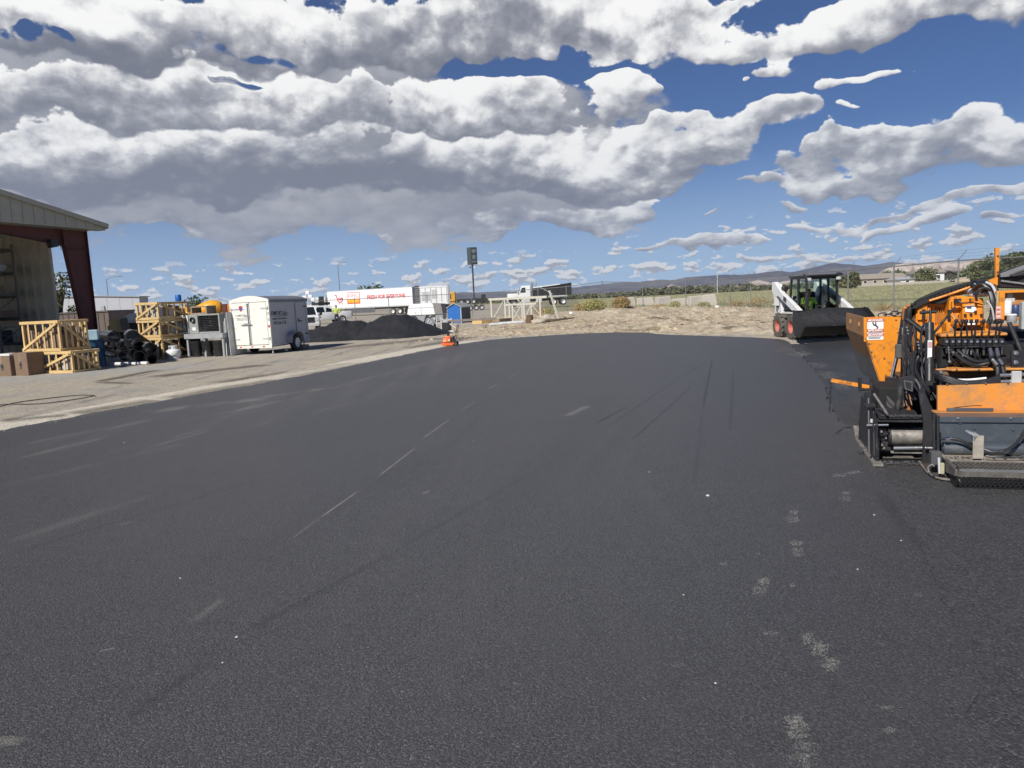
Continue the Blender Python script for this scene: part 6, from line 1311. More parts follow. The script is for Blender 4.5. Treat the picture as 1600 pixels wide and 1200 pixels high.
# ---- air: thin haze round the scene
hzb = MB().bx(-15500, 15500, -600, 15600, -12, 1500).build('haze', bpy.data.materials.new('air'), None, kind='stuff')
am = hzb.data.materials[0]; am.use_nodes = True; t = am.node_tree; t.nodes.clear()
vp = t.nodes.new('ShaderNodeVolumePrincipled'); vp.inputs['Color'].default_value = (.62, .76, 1.0, 1); vp.inputs['Density'].default_value = 3e-5; vp.inputs['Anisotropy'].default_value = .2
ou = t.nodes.new('ShaderNodeOutputMaterial'); t.links.new(vp.outputs[0], ou.inputs['Volume'])
sc.cycles.max_bounces = 6; sc.cycles.diffuse_bounces = 3; sc.cycles.volume_bounces = 0; sc.cycles.transparent_max_bounces = 12
m_ = MB(); pts = [G(px, py) + Vector((0, 0, .025)) for px, py in ((-60, 642), (0, 634), (60, 633), (110, 627), (142, 621.5), (146, 619.5), (120, 619.5), (60, 626), (20, 632), (0, 637), (-60, 650))]
m_.tube(spline(pts, 6), .010, 6); m_.build('air_line', M('dusty_hose', (.09, .08, .07), .8), None, True, label='thin dark hose looping over the gravel at the left edge', cat='hose')
# ================================================================ skid steer loader
SK = thing('skid_steer', 'white skid steer loader with red wheel rims and a bucket heaped with asphalt', 'skid steer', (9.50, 23.15, -.02), R(1), scale=.93)
mSkGrey = M('chassis_grey', (.10, .10, .105), .55, dirt=(.3, .25, .18), damt=.45)
mSkWhite = M('loader_white', (.74, .74, .72), .4, var=.04, dirt=(.45, .40, .32), damt=.3, dscale=3)
for sx in (-.80, .80):
    for sy in (-.56, .60): wheel(SK, (sx, sy, .42), .42, .31, mRedRim, 26, lug=16, tyre=mRubberDusty, side=1 if sx > 0 else -1, rimr=.52)
m_ = MB(); m_.prism([(-1.0, .30), (-.9, .75), (-.75, .85), (.7, .95), (1.35, 1.0), (1.45, .5), (1.2, .28)], -.60, .60, 'YZ'); m_.build('chassis', mSkGrey, SK, bevel=.02)
m_ = MB(); m_.prism([(.75, .92), (.85, 1.42), (1.25, 1.38), (1.48, 1.1), (1.5, .45), (1.36, .42), (1.34, .95)], -.55, .55, 'YZ'); m_.build('engine_cover', mSkWhite, SK, bevel=.03)
for s_ in (-1, 1):
    x0, x1 = s_ * .60, s_ * .66
    m_ = MB(); m_.prism([(-.85, .80), (-.8, .90), (.15, 1.20), (.25, 1.05), (-.1, .85)], x0, x1, 'YZ'); m_.build('side_stripe', mRedRim, SK)
    m_ = MB(); m_.prism([(-.95, .86), (.1, .86), (.1, .90), (-.95, .90)], x0, s_ * .95, 'YZ'); m_.build('wheel_guard', mSkWhite, SK)
    m_ = MB(); m_.prism([(.72, .8), (.78, 1.50), (1.0, 1.86), (1.22, 1.88), (1.34, 1.5), (1.38, .8), (1.1, .75)], x0 + s_ * .004, s_ * .74, 'YZ'); m_.build('rear_tower', mSkWhite, SK, bevel=.02)
    q = MB()
    for (yy, zz_, a, b_) in ((1.05, 1.58, .09, .14), (1.08, 1.22, .10, .16)): q.lathe([(0, 0), (a, 0), (a, .012), (0, .012)], 14, (0, 0, 0), 'X'); 
    q.v = []; q.f = []; q.m = []
    for (yy, zz_, a, b_) in ((1.02, 1.60, .07, .12), (1.08, 1.20, .08, .17)):
        q.prism([(yy - a, zz_ - b_), (yy + a, zz_ - b_ * .7), (yy + a * .9, zz_ + b_), (yy - a * .9, zz_ + b_ * .8)], s_ * .741, s_ * .752, 'YZ')
    q.build('tower_opening', mBlack, SK)
    arm = [(1.18, 1.93), (.92, 1.93), (.70, 1.78), (.3, 1.55), (-.55, 1.22), (-.80, 1.12), (-1.12, .98), (-1.22, .80), (-1.22, .42), (-.98, .42), (-.94, .72), (-.75, .92), (-.5, .98), (.35, 1.32), (.62, 1.44), (.80, 1.40), (.86, 1.10), (1.0, 1.10), (1.05, 1.5), (1.2, 1.6)]
    m_ = MB(); m_.prism(arm, s_ * .765, s_ * .905, 'YZ'); lf = m_.build('lift_arm', mSkWhite, SK, bevel=.015)
    m_ = MB(); m_.prism([(-.1, 1.20), (.15, 1.30), (.12, 1.44), (-.12, 1.36)], s_ * .906, s_ * .912, 'YZ'); m_.build('arm_badge', mInk, lf)
    m_ = MB(); m_.prism([(-1.0, .60), (-.98, .92), (-.86, .95), (-.84, .8)], s_ * .906, s_ * .914, 'YZ'); m_.tube([(s_ * .75, -1.1, .48), (s_ * .92, -1.1, .48)], .05, 10); m_.build('arm_pivot', mGrey, lf)
    m_ = MB(); m_.tube([(s_ * .70, .55, .95), (s_ * .70, -.25, 1.05)], .045, 10); m_.build('lift_cylinder', mDark, SK, True)
    m_ = MB(); m_.tube([(s_ * .70, -.25, 1.05), (s_ * .70, -.55, 1.08)], .022, 8); m_.build('cylinder_rod', mChrome, SK, True)
m_ = MB(); m_.tube([(-.72, .45, 1.35), (-.72, .45, 1.62)], .05, 10); m_.rbox(-.84, -.64, .36, .54, 1.6, 1.78, .05); m_.build('work_lamp', mDark, SK)
# cab: frame, glass, roof
cy0, cy1 = -.80, .55
def cabbar(a, b_, w=.055): return MB().bar(a, b_, w, w)
cab = MB()
for s_ in (-1, 1):
    cab.bar((s_ * .50, cy0, .85), (s_ * .50, cy0 + .05, 2.02), .06, .07); cab.bar((s_ * .52, cy1, .9), (s_ * .50, cy1 - .1, 2.02), .06, .08); cab.bar((s_ * .51, -.15, .9), (s_ * .50, -.12, 2.02), .05, .10)
    cab.bar((s_ * .50, cy0 + .05, 2.02), (s_ * .50, cy1 - .1, 2.02), .06, .08); cab.bar((s_ * .5, cy0, .88), (s_ * .52, cy1, .93), .05, .09)
cab.bar((-.5, cy0, .86), (.5, cy0, .86), .05, .06); cab.bar((-.5, cy0 + .05, 2.0), (.5, cy0 + .05, 2.0), .05, .10); cab.build('cab_frame', mDark, SK)
m_ = MB(); m_.rbox(-.56, .56, cy0 - .12, cy1, 2.03, 2.10, .02); m_.build('cab_roof', M('roof_dark_green', (.03, .038, .034), .5), SK)
m_ = MB()
for s_ in (-1, 1): m_.curve([(s_ * .54, cy0 + .15, 2.12), (s_ * .60, cy0 - .02, 2.11), (s_ * .60, cy0 - .18, 2.04), (s_ * .56, cy0 - .16, 1.84)], .02, 6)
m_.tube([(-.60, cy0 - .16, 2.06), (.60, cy0 - .16, 2.06)], .022, 8); m_.build('lamp_guard', mDark, SK)
for s_ in (-1, 1): m_ = MB(); m_.rbox(s_ * .48 - .07, s_ * .48 + .07, cy0 - .14, cy0 - .06, 1.90, 2.0, .02); m_.build('headlight', mLtGrey, SK)
m_ = MB(); m_.bx(-.46, .46, cy0 - .01, cy0 - .004, .90, 1.94); m_.build('front_glass', mGlass, SK)
for s_ in (-1, 1): m_ = MB(); m_.bx(s_ * .515, s_ * .522, cy0 + .08, -.2, .98, 1.97); m_.bx(s_ * .515, s_ * .522, -.05, cy1 - .15, .98, 1.97); m_.build('side_glass', mGlass, SK)
m_ = MB(); m_.bx(-.46, .46, cy1 - .12, cy1 - .10, 1.3, 1.95); m_.build('rear_glass', mGlass, SK)
m_ = MB(); m_.rbox(-.26, .26, -.12, .36, .78, .92, .04); m_.rbox(-.26, .26, .30, .42, .9, 1.55, .04); m_.bx(-.48, .48, cy0 + .05, cy1 - .1, .60, .64); m_.build('seat', mBlack, SK)
m_ = MB()
for s_ in (-1, 1): m_.tube([(s_ * .33, -.35, .7), (s_ * .30, -.40, 1.16)], .02); m_.tube([(s_ * .30, -.40, 1.14), (s_ * .30, -.42, 1.24)], .03)
m_.build('joystick', mDark, SK)
m_ = MB(); m_.tube([(-.1, cy0 - .03, .95), (.18, cy0 - .03, 1.25)], .012); m_.bar((.18, cy0 - .03, 1.25), (-.06, cy0 - .03, .98), .02, .02); m_.build('wiper', mDark, SK)
pr = person((0, 0, 0), 0, 'person in a hi-vis vest seated inside the glazed cab of the skid steer', seated=True)
pr.location = Vector(SK.location) + Matrix.Rotation(R(1), 3, 'Z') @ Vector((-.06, .10, .40)); pr.rotation_euler = (0, 0, R(1)); pr.scale = (.9,) * 3
# bucket held low and heaped
bk = MB(); bo = [(-1.30, .98), (-1.25, .45), (-1.40, .22), (-1.75, .18), (-2.15, .50), (-2.15, .54), (-1.78, .24), (-1.44, .27), (-1.30, .48), (-1.34, .98)]
bk.prism(bo, -1.12, 1.12, 'YZ'); bkt = bk.build('bucket', mBlack, SK)
for s_ in (-1.14, 1.14): m_ = MB(); m_.prism([(-1.26, 1.0), (-1.25, .42), (-1.42, .18), (-1.78, .14), (-2.16, .48), (-1.9, .75), (-1.5, .98)], s_ - .018, s_ + .018, 'YZ'); m_.build('bucket_side', mDark, bkt)
m_ = MB(); m_.bx(-1.13, 1.13, -2.18, -2.13, .49, .525); m_.build('cutting_edge', mDark, bkt)
vs = []; fs = []; n = 34; k = 16
for j in range(k + 1):
    for i in range(n + 1):
        u = i / n * 2 - 1; v = j / k; y = -1.36 - .74 * v; base = .50 + .46 * (1 - v); top = (1 - abs(u) ** 2.6) ; bulge = .15 * top * math.sin(math.pi * min(1, v * 1.15 + .12)) ** .8 if v * 1.15 + .12 < 1 else 0
        z = base * (.92 + .08 * top) + max(0, bulge) + .025 * mnoise.fractal(Vector((u * 5, v * 5, 1)), 1, 2, 4); vs.append((u * 1.11, y, z))
for j in range(k):
    for i in range(n): a = j * (n + 1) + i; fs.append((a, a + 1, a + n + 2, a + n + 1))
nb = len(vs); edge = [i for i in range(n + 1)] + [j * (n + 1) + n for j in range(1, k + 1)] + [k * (n + 1) + i for i in range(n - 1, -1, -1)] + [j * (n + 1) for j in range(k - 1, 0, -1)]
for e_ in edge: vs.append((vs[e_][0] * .98, max(min(vs[e_][1], -1.4), -2.0), .32 if vs[e_][1] > -1.9 else .44))
for i in range(len(edge)): j = (i + 1) % len(edge); fs.append((edge[i], edge[j], nb + j, nb + i))
m_ = MB(); m_.add(vs, fs); ld = m_.build('asphalt_load', mAsphPile, None, True, label='heap of black asphalt filling the skid steer bucket', cat='asphalt load'); ld.scale = (.93,) * 3; ld.location = SK.location; ld.rotation_euler = SK.rotation_euler
# ================================================================ paver, turned 18 degrees like the lane it lays
PY = R(-18); PO = G(1478, 750); pax = Vector((math.cos(PY), math.sin(PY), 0)); pay = Vector((-math.sin(PY), math.cos(PY), 0))
PV = thing('asphalt_paver', 'orange asphalt paver with black screed, hopper, lever bank and perforated rear walkboard', 'paver', PO, PY)
def Q(px, py, yl):
    d = ray(px, py); cam0 = Vector((0, 0, CH)); t = (yl + (PO - cam0).dot(pay)) / d.dot(pay); p = cam0 + d * t - PO
    return Vector((p.dot(pax), yl, p.z))
def plate(nm, pts, yl, th, mat, parent=None, bevel=0.0, smooth=False):
    m_ = MB(); P_ = [Q(px, py, yl) for px, py in pts]; m_.prism([(p.x, p.z) for p in P_], yl, yl + th); return m_.build(nm, mat, parent or PV, smooth, bevel=bevel)
def hose(nm, pts, r, mat=None, parent=None, n=8, k=5):
    m_ = MB(); m_.tube(spline([Q(*p) for p in pts], k) if len(pts) > 2 else [Q(*p) for p in pts], r, n); return m_.build(nm, mat or mHose, parent or PV, True)
def rod(nm, a, b_, r, mat, parent=None, n=10): return hose(nm, [a, b_], r, mat, parent, n)
def rectp(nm, x0, y0, x1, y1, yl, th, mat, parent=None, bevel=.004):
    a = Q((x0 + x1) / 2, (y0 + y1) / 2, yl); l = Q(x0, (y0 + y1) / 2, yl); r_ = Q(x1, (y0 + y1) / 2, yl); t_ = Q((x0 + x1) / 2, y0, yl); b_ = Q((x0 + x1) / 2, y1, yl)
    m_ = MB(); m_.bx(l.x, r_.x, yl, yl + th, b_.z, t_.z); return m_.build(nm, mat, parent or PV, bevel=bevel)
# --- hopper wing
mOrangeTan = M('orange_paint_dusty_shaded', (.42, .205, .07), .6, var=.1, scale=5, dirt=(.30, .20, .12), damt=.5, dscale=5)  # dusty orange; shade of the wing's side and underslope painted into it
YH = 3.4
wing = plate('hopper_wing', [(1350, 496), (1350, 525.5), (1376.5, 605), (1388, 605), (1395.7, 564), (1405, 508), (1408.5, 493.5)], YH, .02, mOrange)
a, b_, c, e_ = Q(1350, 496, YH), Q(1350, 525.5, YH), Q(1362, 562, YH), Q(1376.5, 605, YH)
def strip(nm, p, q, mat, y0=YH + .0, y1=YH + 1.75, th=.02, xo=0.0, par=None):
    m_ = MB(); d = Vector((q.x - p.x, 0, q.z - p.z)).normalized(); nrm = Vector((d.z, 0, -d.x)); nrm = nrm if nrm.x < 0 else -nrm
    P_ = [Vector((p.x, 0, p.z)), Vector((q.x, 0, q.z))]; P_ = [v + nrm * xo for v in P_] + [P_[1] + nrm * (xo - th), P_[0] + nrm * (xo - th)]
    m_.prism([(v.x, v.z) for v in P_], y0, y1); return m_.build(nm, mat, par or wing)
strip('wing_side_band', a, b_, mOrangeTan); strip('wing_slope_upper', b_, c, mOrangeTan); strip('wing_slope_lower', c, e_, M('worn_wing', (.30, .28, .24), .6, metal=.3, var=.3, scale=5, dirt=(.34, .30, .25), damt=.6, dscale=4))
m_ = MB(); m_.prism([(a.x, a.z), (b_.x, b_.z), (e_.x, e_.z), (e_.x + 2.0, e_.z), (a.x + 2.7, b_.z), (a.x + 2.7, a.z - .25), (a.x + .5, a.z - .25)], YH + 1.74, YH + 1.77); m_.build('hopper_front', mOrangeDusty, wing)
m_ = MB(); m_.bx(a.x + .6, a.x + 2.7, YH + .02, YH + 1.74, e_.z - .05, e_.z); m_.build('hopper_floor', mDark, wing)
m_ = MB(); m_.prism([(a.x, a.z - .30), (a.x - .006, a.z), (a.x + .03, a.z), (a.x + .03, a.z - .30)], YH - .012, YH); m_.build('wing_edge', mOrange, wing)
for yy in (.35, 1.2): m_ = MB(); m_.box((a.x - .012, YH + yy, (a.z + b_.z) / 2 + .02), (.02, .03, .05)); m_.build('wing_bolt', mOrangeBrown, wing)
dec = rectp('danger_decal', 1355, 498, 1380.5, 531, YH - .006, .004, mPrintWhite, wing, 0)
mDR = M('decal_red', (.50, .07, .05), .5)
for y0, y1, tx in ((498, 502.3, 'DANGER'), (514, 518.5, 'PELIGRO'), (521, 525, 'DANGER')):
    rectp('decal_bar', 1355, y0, 1380.5, y1, YH - .011, .004, mDR, dec, 0)
    p = Q(1369.5, (y0 + y1) / 2, YH - .012); text_mesh('decal_text', tx, .036, mPrintWhite, dec, (p.x, YH - .0125, p.z), (R(90), 0, 0), .0006, .0012, .98)
    p = Q(1358, (y0 + y1) / 2, YH - .012); m_ = MB(); m_.prism([(p.x - .016, p.z - .012), (p.x + .016, p.z - .012), (p.x, p.z + .016)], YH - .0135, YH - .0115); m_.build('decal_triangle', mPrintWhite, dec)
for y0, w in ((519.6, 22), (526.5, 20), (528.2, 18)): rectp('decal_line', 1357, y0, 1357 + w, y0 + .6, YH - .010, .003, mInk, dec, 0)
m_ = MB(); m_.tube([Q(1363.5, 503.5, YH - .012), Q(1365, 507, YH - .012), Q(1369, 508.5, YH - .012), Q(1371.5, 511, YH - .012), Q(1370, 513, YH - .012)], .008, 5); m_.tube([Q(1368, 503, YH - .012), Q(1368.4, 507, YH - .012)], .007, 5); m_.build('decal_pictogram', mInk, dec)
# chain on the wing top
def chain(nm, pts, r, mat, parent, step=None):
    P_ = spline([Q(*p) for p in pts], 8); L_ = [0]
    for i in range(1, len(P_)): L_.append(L_[-1] + (P_[i] - P_[i - 1]).length)
    step = step or r * 4.2; n_ = int(L_[-1] / step); m_ = MB()
    for i in range(n_):
        s_ = (i + .5) * step; j = next(k for k in range(1, len(L_)) if L_[k] >= s_); f = (s_ - L_[j - 1]) / max(1e-6, L_[j] - L_[j - 1]); p = P_[j - 1].lerp(P_[j], f); d = (P_[j] - P_[j - 1]).normalized()
        u = Vector((0, 1, 0)) if i % 2 else Vector((d.z, 0, -d.x)); u = (u - d * u.dot(d)).normalized(); ring = [p + d * (math.cos(t_) * step * .75) + u * (math.sin(t_) * r * 1.7) for t_ in [k * math.pi / 4 for k in range(9)]]
        m_.tube(ring, r * .5, 5, cap=False)
    return m_.build(nm, mat, parent)
chain('chain', [(1374, 493, YH + .02), (1392, 490.5, YH), (1404, 489, YH - .02), (1419, 487.5, YH - .05)], .016, mDark, PV)
# --- wing cylinder and column right of it
rod('wing_cylinder', (1418, 487, 3.1), (1407, 560, 3.1), .062, mDark); rod('cylinder_rod', (1402, 553, 3.12), (1392, 598, 3.12), .022, mChrome)
rectp('rod_clevis', 1386, 590, 1402, 612, 3.05, .16, mDark); rectp('cylinder_gland', 1400, 538, 1410, 560, 3.0, .08, mGreyDk, bevel=.01)
rectp('cylinder_label', 1409.5, 512, 1412.5, 524, 3.03, .01, mLtGrey)
plate('side_upright', [(1413, 500), (1430, 500), (1431, 560), (1434, 612), (1416, 612), (1412, 560)], 2.9, .08, mOrangeBrown)
for i, (x, c_) in enumerate(((1414, 2.75), (1418, 2.72), (1423, 2.78), (1426.5, 2.7))): hose('hose', [(x + 2, 482 + i, c_), (x - 1, 520, c_), (x + i, 560, c_ - .05), (x + 5 + i * 2, 600, c_ - .2), (x + 12 + i * 3, 628, c_ - .4)], .018, mHose)
rectp('post_head', 1412, 480, 1417, 500, 2.95, .1, mOrange)
# --- machine body (deep, behind the lever bank)
def qbox(nm, x0, y0, x1, y1, yl, depth, mat, bevel=.01, parent=None, xr=None):
    l = Q(x0, (y0 + y1) / 2, yl); r_ = Q(x1, (y0 + y1) / 2, yl); t_ = Q((x0 + x1) / 2, y0, yl); b2 = Q((x0 + x1) / 2, y1, yl); m_ = MB(); m_.bx(l.x, xr if xr is not None else r_.x, yl, yl + depth, b2.z, t_.z); return m_.build(nm, mat, parent or PV, bevel=bevel)
qbox('engine_bay', 1436, 520, 1590, 650, 2.3, 1.05, mBlack, xr=2.3)
qbox('track_frame', 1400, 612, 1470, 700, 2.6, 1.5, mBlack, xr=2.2)
qbox('rear_frame', 1468, 540, 1600, 640, 1.55, .6, mBlack, xr=2.3)
# orange casing panels left of the engine
plate('left_casing', [(1431, 478), (1455, 474), (1456, 500), (1457, 552), (1450, 556), (1432, 556)], 2.25, .5, mOrange, bevel=.006)
rectp('casing_door', 1434, 476, 1449, 500, 2.22, .02, mOrange); rectp('casing_slot', 1441, 483, 1446, 500, 2.19, .02, mDark); rectp('casing_slot', 1457.5, 510, 1459.5, 540, 2.2, .05, mDark)
plate('centre_casing', [(1455, 474), (1478, 470), (1474, 520), (1458, 540)], 2.3, .4, mOrange, bevel=.006)
plate('right_upright', [(1461, 520), (1472, 512), (1468, 545), (1464, 578), (1461, 578)], 1.75, .05, mOrange)
for i in range(4): rectp('casing_rib', 1462 + i * 3.4, 478 + i, 1463.4 + i * 3.4, 506 - i, 2.27, .03, mOrangeBrown)
plate('arm_gusset', [(1432, 524), (1446, 528), (1440, 545), (1431, 552)], 2.1, .03, mOrange)
plate('lower_gusset', [(1419, 548), (1428, 542), (1430, 556), (1424, 560)], 2.4, .03, mOrange)
# conveyor cover and black rubber bundle along its top
plate('conveyor_cover', [(1425, 480), (1470, 462), (1530, 442), (1548, 442), (1540, 452), (1490, 464), (1440, 482)], 2.4, .35, mOrangeBrown)
for i in range(5):
    hose('rubber_flap', [(1420.5 + i * .8, 502 - i * 3, 2.25 + .05 * i), (1422 + i, 484 - i, 2.25 + .05 * i), (1440, 472 - i * .8, 2.3), (1478, 456 - i * .7, 2.3), (1515, 444 + (i % 3) * 1.4, 2.3), (1538, 439 + i, 2.3)], .028, mBlack)
plate('rubber_sheet', [(1424, 482), (1440, 470), (1460, 465), (1484, 462), (1486, 470), (1470, 476), (1450, 474), (1430, 484)], 2.18, .05, mBlack, bevel=.01)
for i in range(16):
    t_ = i / 15; rectp('rubber_fold', 1424 + t_ * 95, 474 - t_ * 33 + random.uniform(-1, 1), 1430 + t_ * 95, 479 - t_ * 33 + random.uniform(-1, 1), 2.2, .05, mBlack, bevel=.008)
hose('cover_edge', [(1452, 470, 2.15), (1480, 461, 2.15), (1520, 447, 2.15)], .012, mOrange)
# engine block
eng = plate('engine_block', [(1484, 466), (1498, 462), (1537, 466), (1538, 500), (1530, 520), (1476, 524), (1476, 500), (1482, 492)], 2.1, .5, mOrange, bevel=.012)
rectp('engine_box', 1504, 474, 1537, 509, 1.98, .14, mOrange, bevel=.012); rectp('engine_box', 1494, 464, 1522, 474, 2.0, .12, mOrange, bevel=.015); rectp('engine_box', 1488, 470, 1503, 482, 2.03, .08, mOrange, bevel=.01)
rectp('engine_box', 1479, 504, 1492, 519, 2.0, .1, mOrange, bevel=.01); rectp('engine_box', 1540, 503, 1549, 522, 1.9, .1, mOrange, bevel=.01)
rectp('engine_gap', 1491, 467, 1499, 474, 1.99, .03, mBlack); rectp('engine_gap', 1482, 484, 1486, 502, 2.06, .05, mBlack); rectp('engine_gap', 1496, 510, 1509, 519, 2.06, .05, mBlack); rectp('engine_gap', 1484, 512, 1490, 518, 1.99, .02, mOrangeBrown)
plate('maker_plate', [(1508, 478), (1521, 476), (1526, 482), (1524, 488), (1508, 487)], 1.972, .006, mPrintWhite); rectp('maker_plate', 1511, 501, 1526, 507.5, 1.97, .006, mPrintWhite, bevel=0)
p = Q(1515, 481.5, 1.968); text_mesh('plate_text', 'ENGINE', .022, mInk, PV, (p.x, 1.966, p.z), (R(90), 0, 0), .0006) if False else None
rectp('plate_mark', 1511, 479.5, 1518, 482, 1.967, .003, mInk, bevel=0); rectp('plate_mark', 1513, 503, 1523, 504.2, 1.966, .003, mInk, bevel=0)
for x, y in ((1508, 492), (1517, 491), (1524, 487), (1533, 492), (1533, 503), (1508, 505), (1500, 468), (1516, 468)): q = MB(); c = Q(x, y, 1.97); q.lathe([(0, -.02), (.012, -.018), (.014, 0), (0, 0)], 8, c, 'Y'); q.build('bolt', mDark, eng)
for i in range(9): hose('fuel_line', [(1484 + i * 1.7, 490 + (i * 7) % 9, 2.0), (1490 + i, 497 + (i * 5) % 11, 1.96), (1486 + i * 2, 506 + (i * 3) % 7, 1.98), (1496 + (i * 5) % 9, 512, 2.0)], .007, [mOrange, mOrangeBrown, mHose][i % 3], n=6, k=4)
hose('cable', [(1498, 470, 1.95), (1506, 474, 1.93), (1520, 473, 1.93), (1535, 476, 1.95)], .006, mHose)
# silver parts and the big hoses at the top
rectp('hydraulic_pump', 1514, 450, 1533, 460, 2.2, .25, mLtGrey, bevel=.02); rectp('hydraulic_pump', 1518, 458, 1546, 464, 2.1, .2, mLtGrey, bevel=.02); rectp('hydraulic_pump', 1535, 456, 1550, 462, 2.0, .15, mLtGrey, bevel=.02)
for x in (1523, 1534): q = MB(); c = Q(x, 445.5, 2.1); q.lathe([(0, -.05), (.028, -.04), (.045, 0), (.03, .04), (0, .05)], 14, c, 'Y'); q.build('black_cap', mPlastic, PV, True)
for i in range(6):
    hose('big_hose', [(1522 + i * 4, 452 + i, 2.05), (1532 + i * 4, 444 + i * .6, 1.95), (1544 + i * 2.6, 452 + i, 1.9), (1550 + i * 1.8, 472, 1.85), (1549 + i * 2, 492, 1.85), (1543 + i * 3, 506, 1.85)], .020 + .004 * (i % 2), [mHose, mHose, M('grey_hose', (.30, .30, .30), .4), mHose, mHose, mHose][i])
hose('white_hose', [(1541, 441, 1.9), (1550, 446, 1.85), (1556, 458, 1.82), (1558, 466, 1.82)], .013, mLtGrey); hose('white_hose', [(1542, 470, 1.84), (1550, 482, 1.83), (1553, 500, 1.83)], .009, mLtGrey)
hose('loop_hose', [(1526, 470, 1.9), (1525, 460, 1.88), (1530, 452, 1.87), (1540, 450, 1.87), (1548, 454, 1.87)], .012)
# orange bar standing up, with gusset
plate('depth_post', [(1555.5, 387), (1562, 387), (1561, 445), (1556, 445)], 2.0, .05, mOrange, bevel=.004)
plate('post_gusset', [(1544, 438), (1561.5, 432), (1561, 446), (1553, 446)], 1.96, .04, mOrange)
# hood at the right
hd_ = plate('hood', [(1562, 429), (1600, 415), (1640, 405), (1640, 452), (1562, 450)], 1.9, .22, mBlack, bevel=.01)
plate('hood_top', [(1563, 427.5), (1600, 414), (1640, 402), (1640, 418), (1600, 430), (1564, 433)], 1.86, .03, M('hood_grey', (.20, .205, .215), .5))
for i in range(22): rectp('hood_tooth', 1565 + i * 2.6, 437.3 + i * .35, 1566.5 + i * 2.6, 440 + i * .35, 1.87, .02, mGrey, bevel=0)
rod('hood_strut', (1578, 431, 1.82), (1602, 422, 1.82), .012, mDark)
# filter compartment
rectp('bay_beam', 1558, 453, 1640, 457, 1.75, .12, mOrange); rectp('bay_post', 1561, 457, 1570, 502, 1.75, .12, mOrange); rectp('bay_back', 1568, 457, 1640, 500, 2.05, .05, mOrangeBrown)
rectp('warning_label', 1556, 478, 1564.5, 498, 1.73, .006, M('pale_red_label', (.66, .36, .30), .6), bevel=0); rectp('grey_strip', 1557, 456, 1560.5, 478, 1.74, .01, M('strip_tan', (.40, .33, .16), .6), bevel=0)
for i in range(5): rectp('label_line', 1557.5, 480 + i * 3.4, 1563, 481.2 + i * 3.4, 1.727, .002, mDR if i % 2 else mPrintWhite, bevel=0)
def canister(nm, x, y0, y1, r, yl, mat): t_ = Q(x, y0, yl); b2 = Q(x, y1, yl); q = MB(); q.lathe([(0, b2.z), (r * .9, b2.z), (r, b2.z + r * .2), (r, t_.z - r * .3), (r * .8, t_.z), (0, t_.z)], 18, (t_.x, yl, 0)); return q.build(nm, mat, PV, True)
canister('oil_filter', 1574, 470, 493, .040, 1.8, mWhite); canister('filter_head', 1576, 457, 468, .035, 1.85, mGrey); canister('oil_filter', 1587, 476, 494, .045, 1.82, M('filter_blue', (.03, .05, .13), .4)); canister('fuel_bowl', 1581, 492, 505, .042, 1.7, mGrey); canister('fuel_bowl_rim', 1581, 490.5, 493.5, .047, 1.7, mWhite)
rectp('filter_bracket', 1571, 466, 1586, 473, 1.8, .06, mLtGrey); rectp('control_box', 1597, 471, 1640, 515, 1.68, .1, M('box_pale', (.40, .43, .42), .5), bevel=.01)
# lever bank
qbox('lever_shelf', 1470, 521, 1575, 526, 1.5, .45, mOrangeDusty)
for i, (x, x2) in enumerate(((1494, 1491), (1504, 1500.5), (1510, 1511.5), (1526, 1522), (1537, 1532.5), (1548, 1543.5), (1558.5, 1554.5), (1565.5, 1559), (1517.5, 1519))):
    lv = rod('control_lever', (x2, 529, 1.48), (x, 503, 1.44), .008, mDark, n=6); q = MB(); c = Q(x, 502, 1.44); q.lathe([(0, -.022), (.014, -.018), (.018, 0), (.014, .018), (0, .022)], 10, c); q.build('lever_knob', mDark, lv, True)
for i in range(10):
    x = 1475 + i * 9.6; vb = rectp('valve_section', x, 529, x + 8.4, 541, 1.42, .22, mDark, bevel=.008)
    q = MB(); c = Q(x + 4.2, 534, 1.41); q.lathe([(0, -.012), (.013, -.010), (.015, 0), (0, 0)], 8, c, 'Y'); q.build('valve_cap', mSteel, vb, True)
    q = MB(); a_ = Q(x + 4, 541, 1.45); b2 = Q(x + 4.5, 552 + (i * 3) % 5, 1.45); q.tube([a_, a_.lerp(b2, .3), b2], .010, 7, rs=[.013, .013, .009]); q.build('valve_fitting', [mSteel, mScrape, mDark][i % 3], vb, True)
rectp('valve_rail', 1472, 541, 1574, 543, 1.40, .03, mDark)
rod('hanging_bolt', (1482, 541, 1.38), (1483.5, 565, 1.38), .007, mSteel); q = MB(); q.lathe([(0, -.012), (.014, -.01), (.014, .01), (0, .012)], 8, Q(1483.5, 565, 1.38), 'Y'); q.build('bolt_head', mSteel, PV)
hose('supply_hose', [(1486, 548, 1.36), (1494, 554, 1.32), (1510, 566, 1.3), (1528, 571, 1.3), (1550, 566, 1.3), (1578, 563, 1.35)], .018); hose('supply_hose', [(1497, 548, 1.36), (1508, 556, 1.32), (1524, 564, 1.3), (1545, 564, 1.3), (1580, 559, 1.35)], .018)
for x, y in ((1487, 548.5), (1503, 554)): rectp('hose_ferrule', x, y, x + 5, y + 4, 1.31, .03, mSteel, bevel=.006)
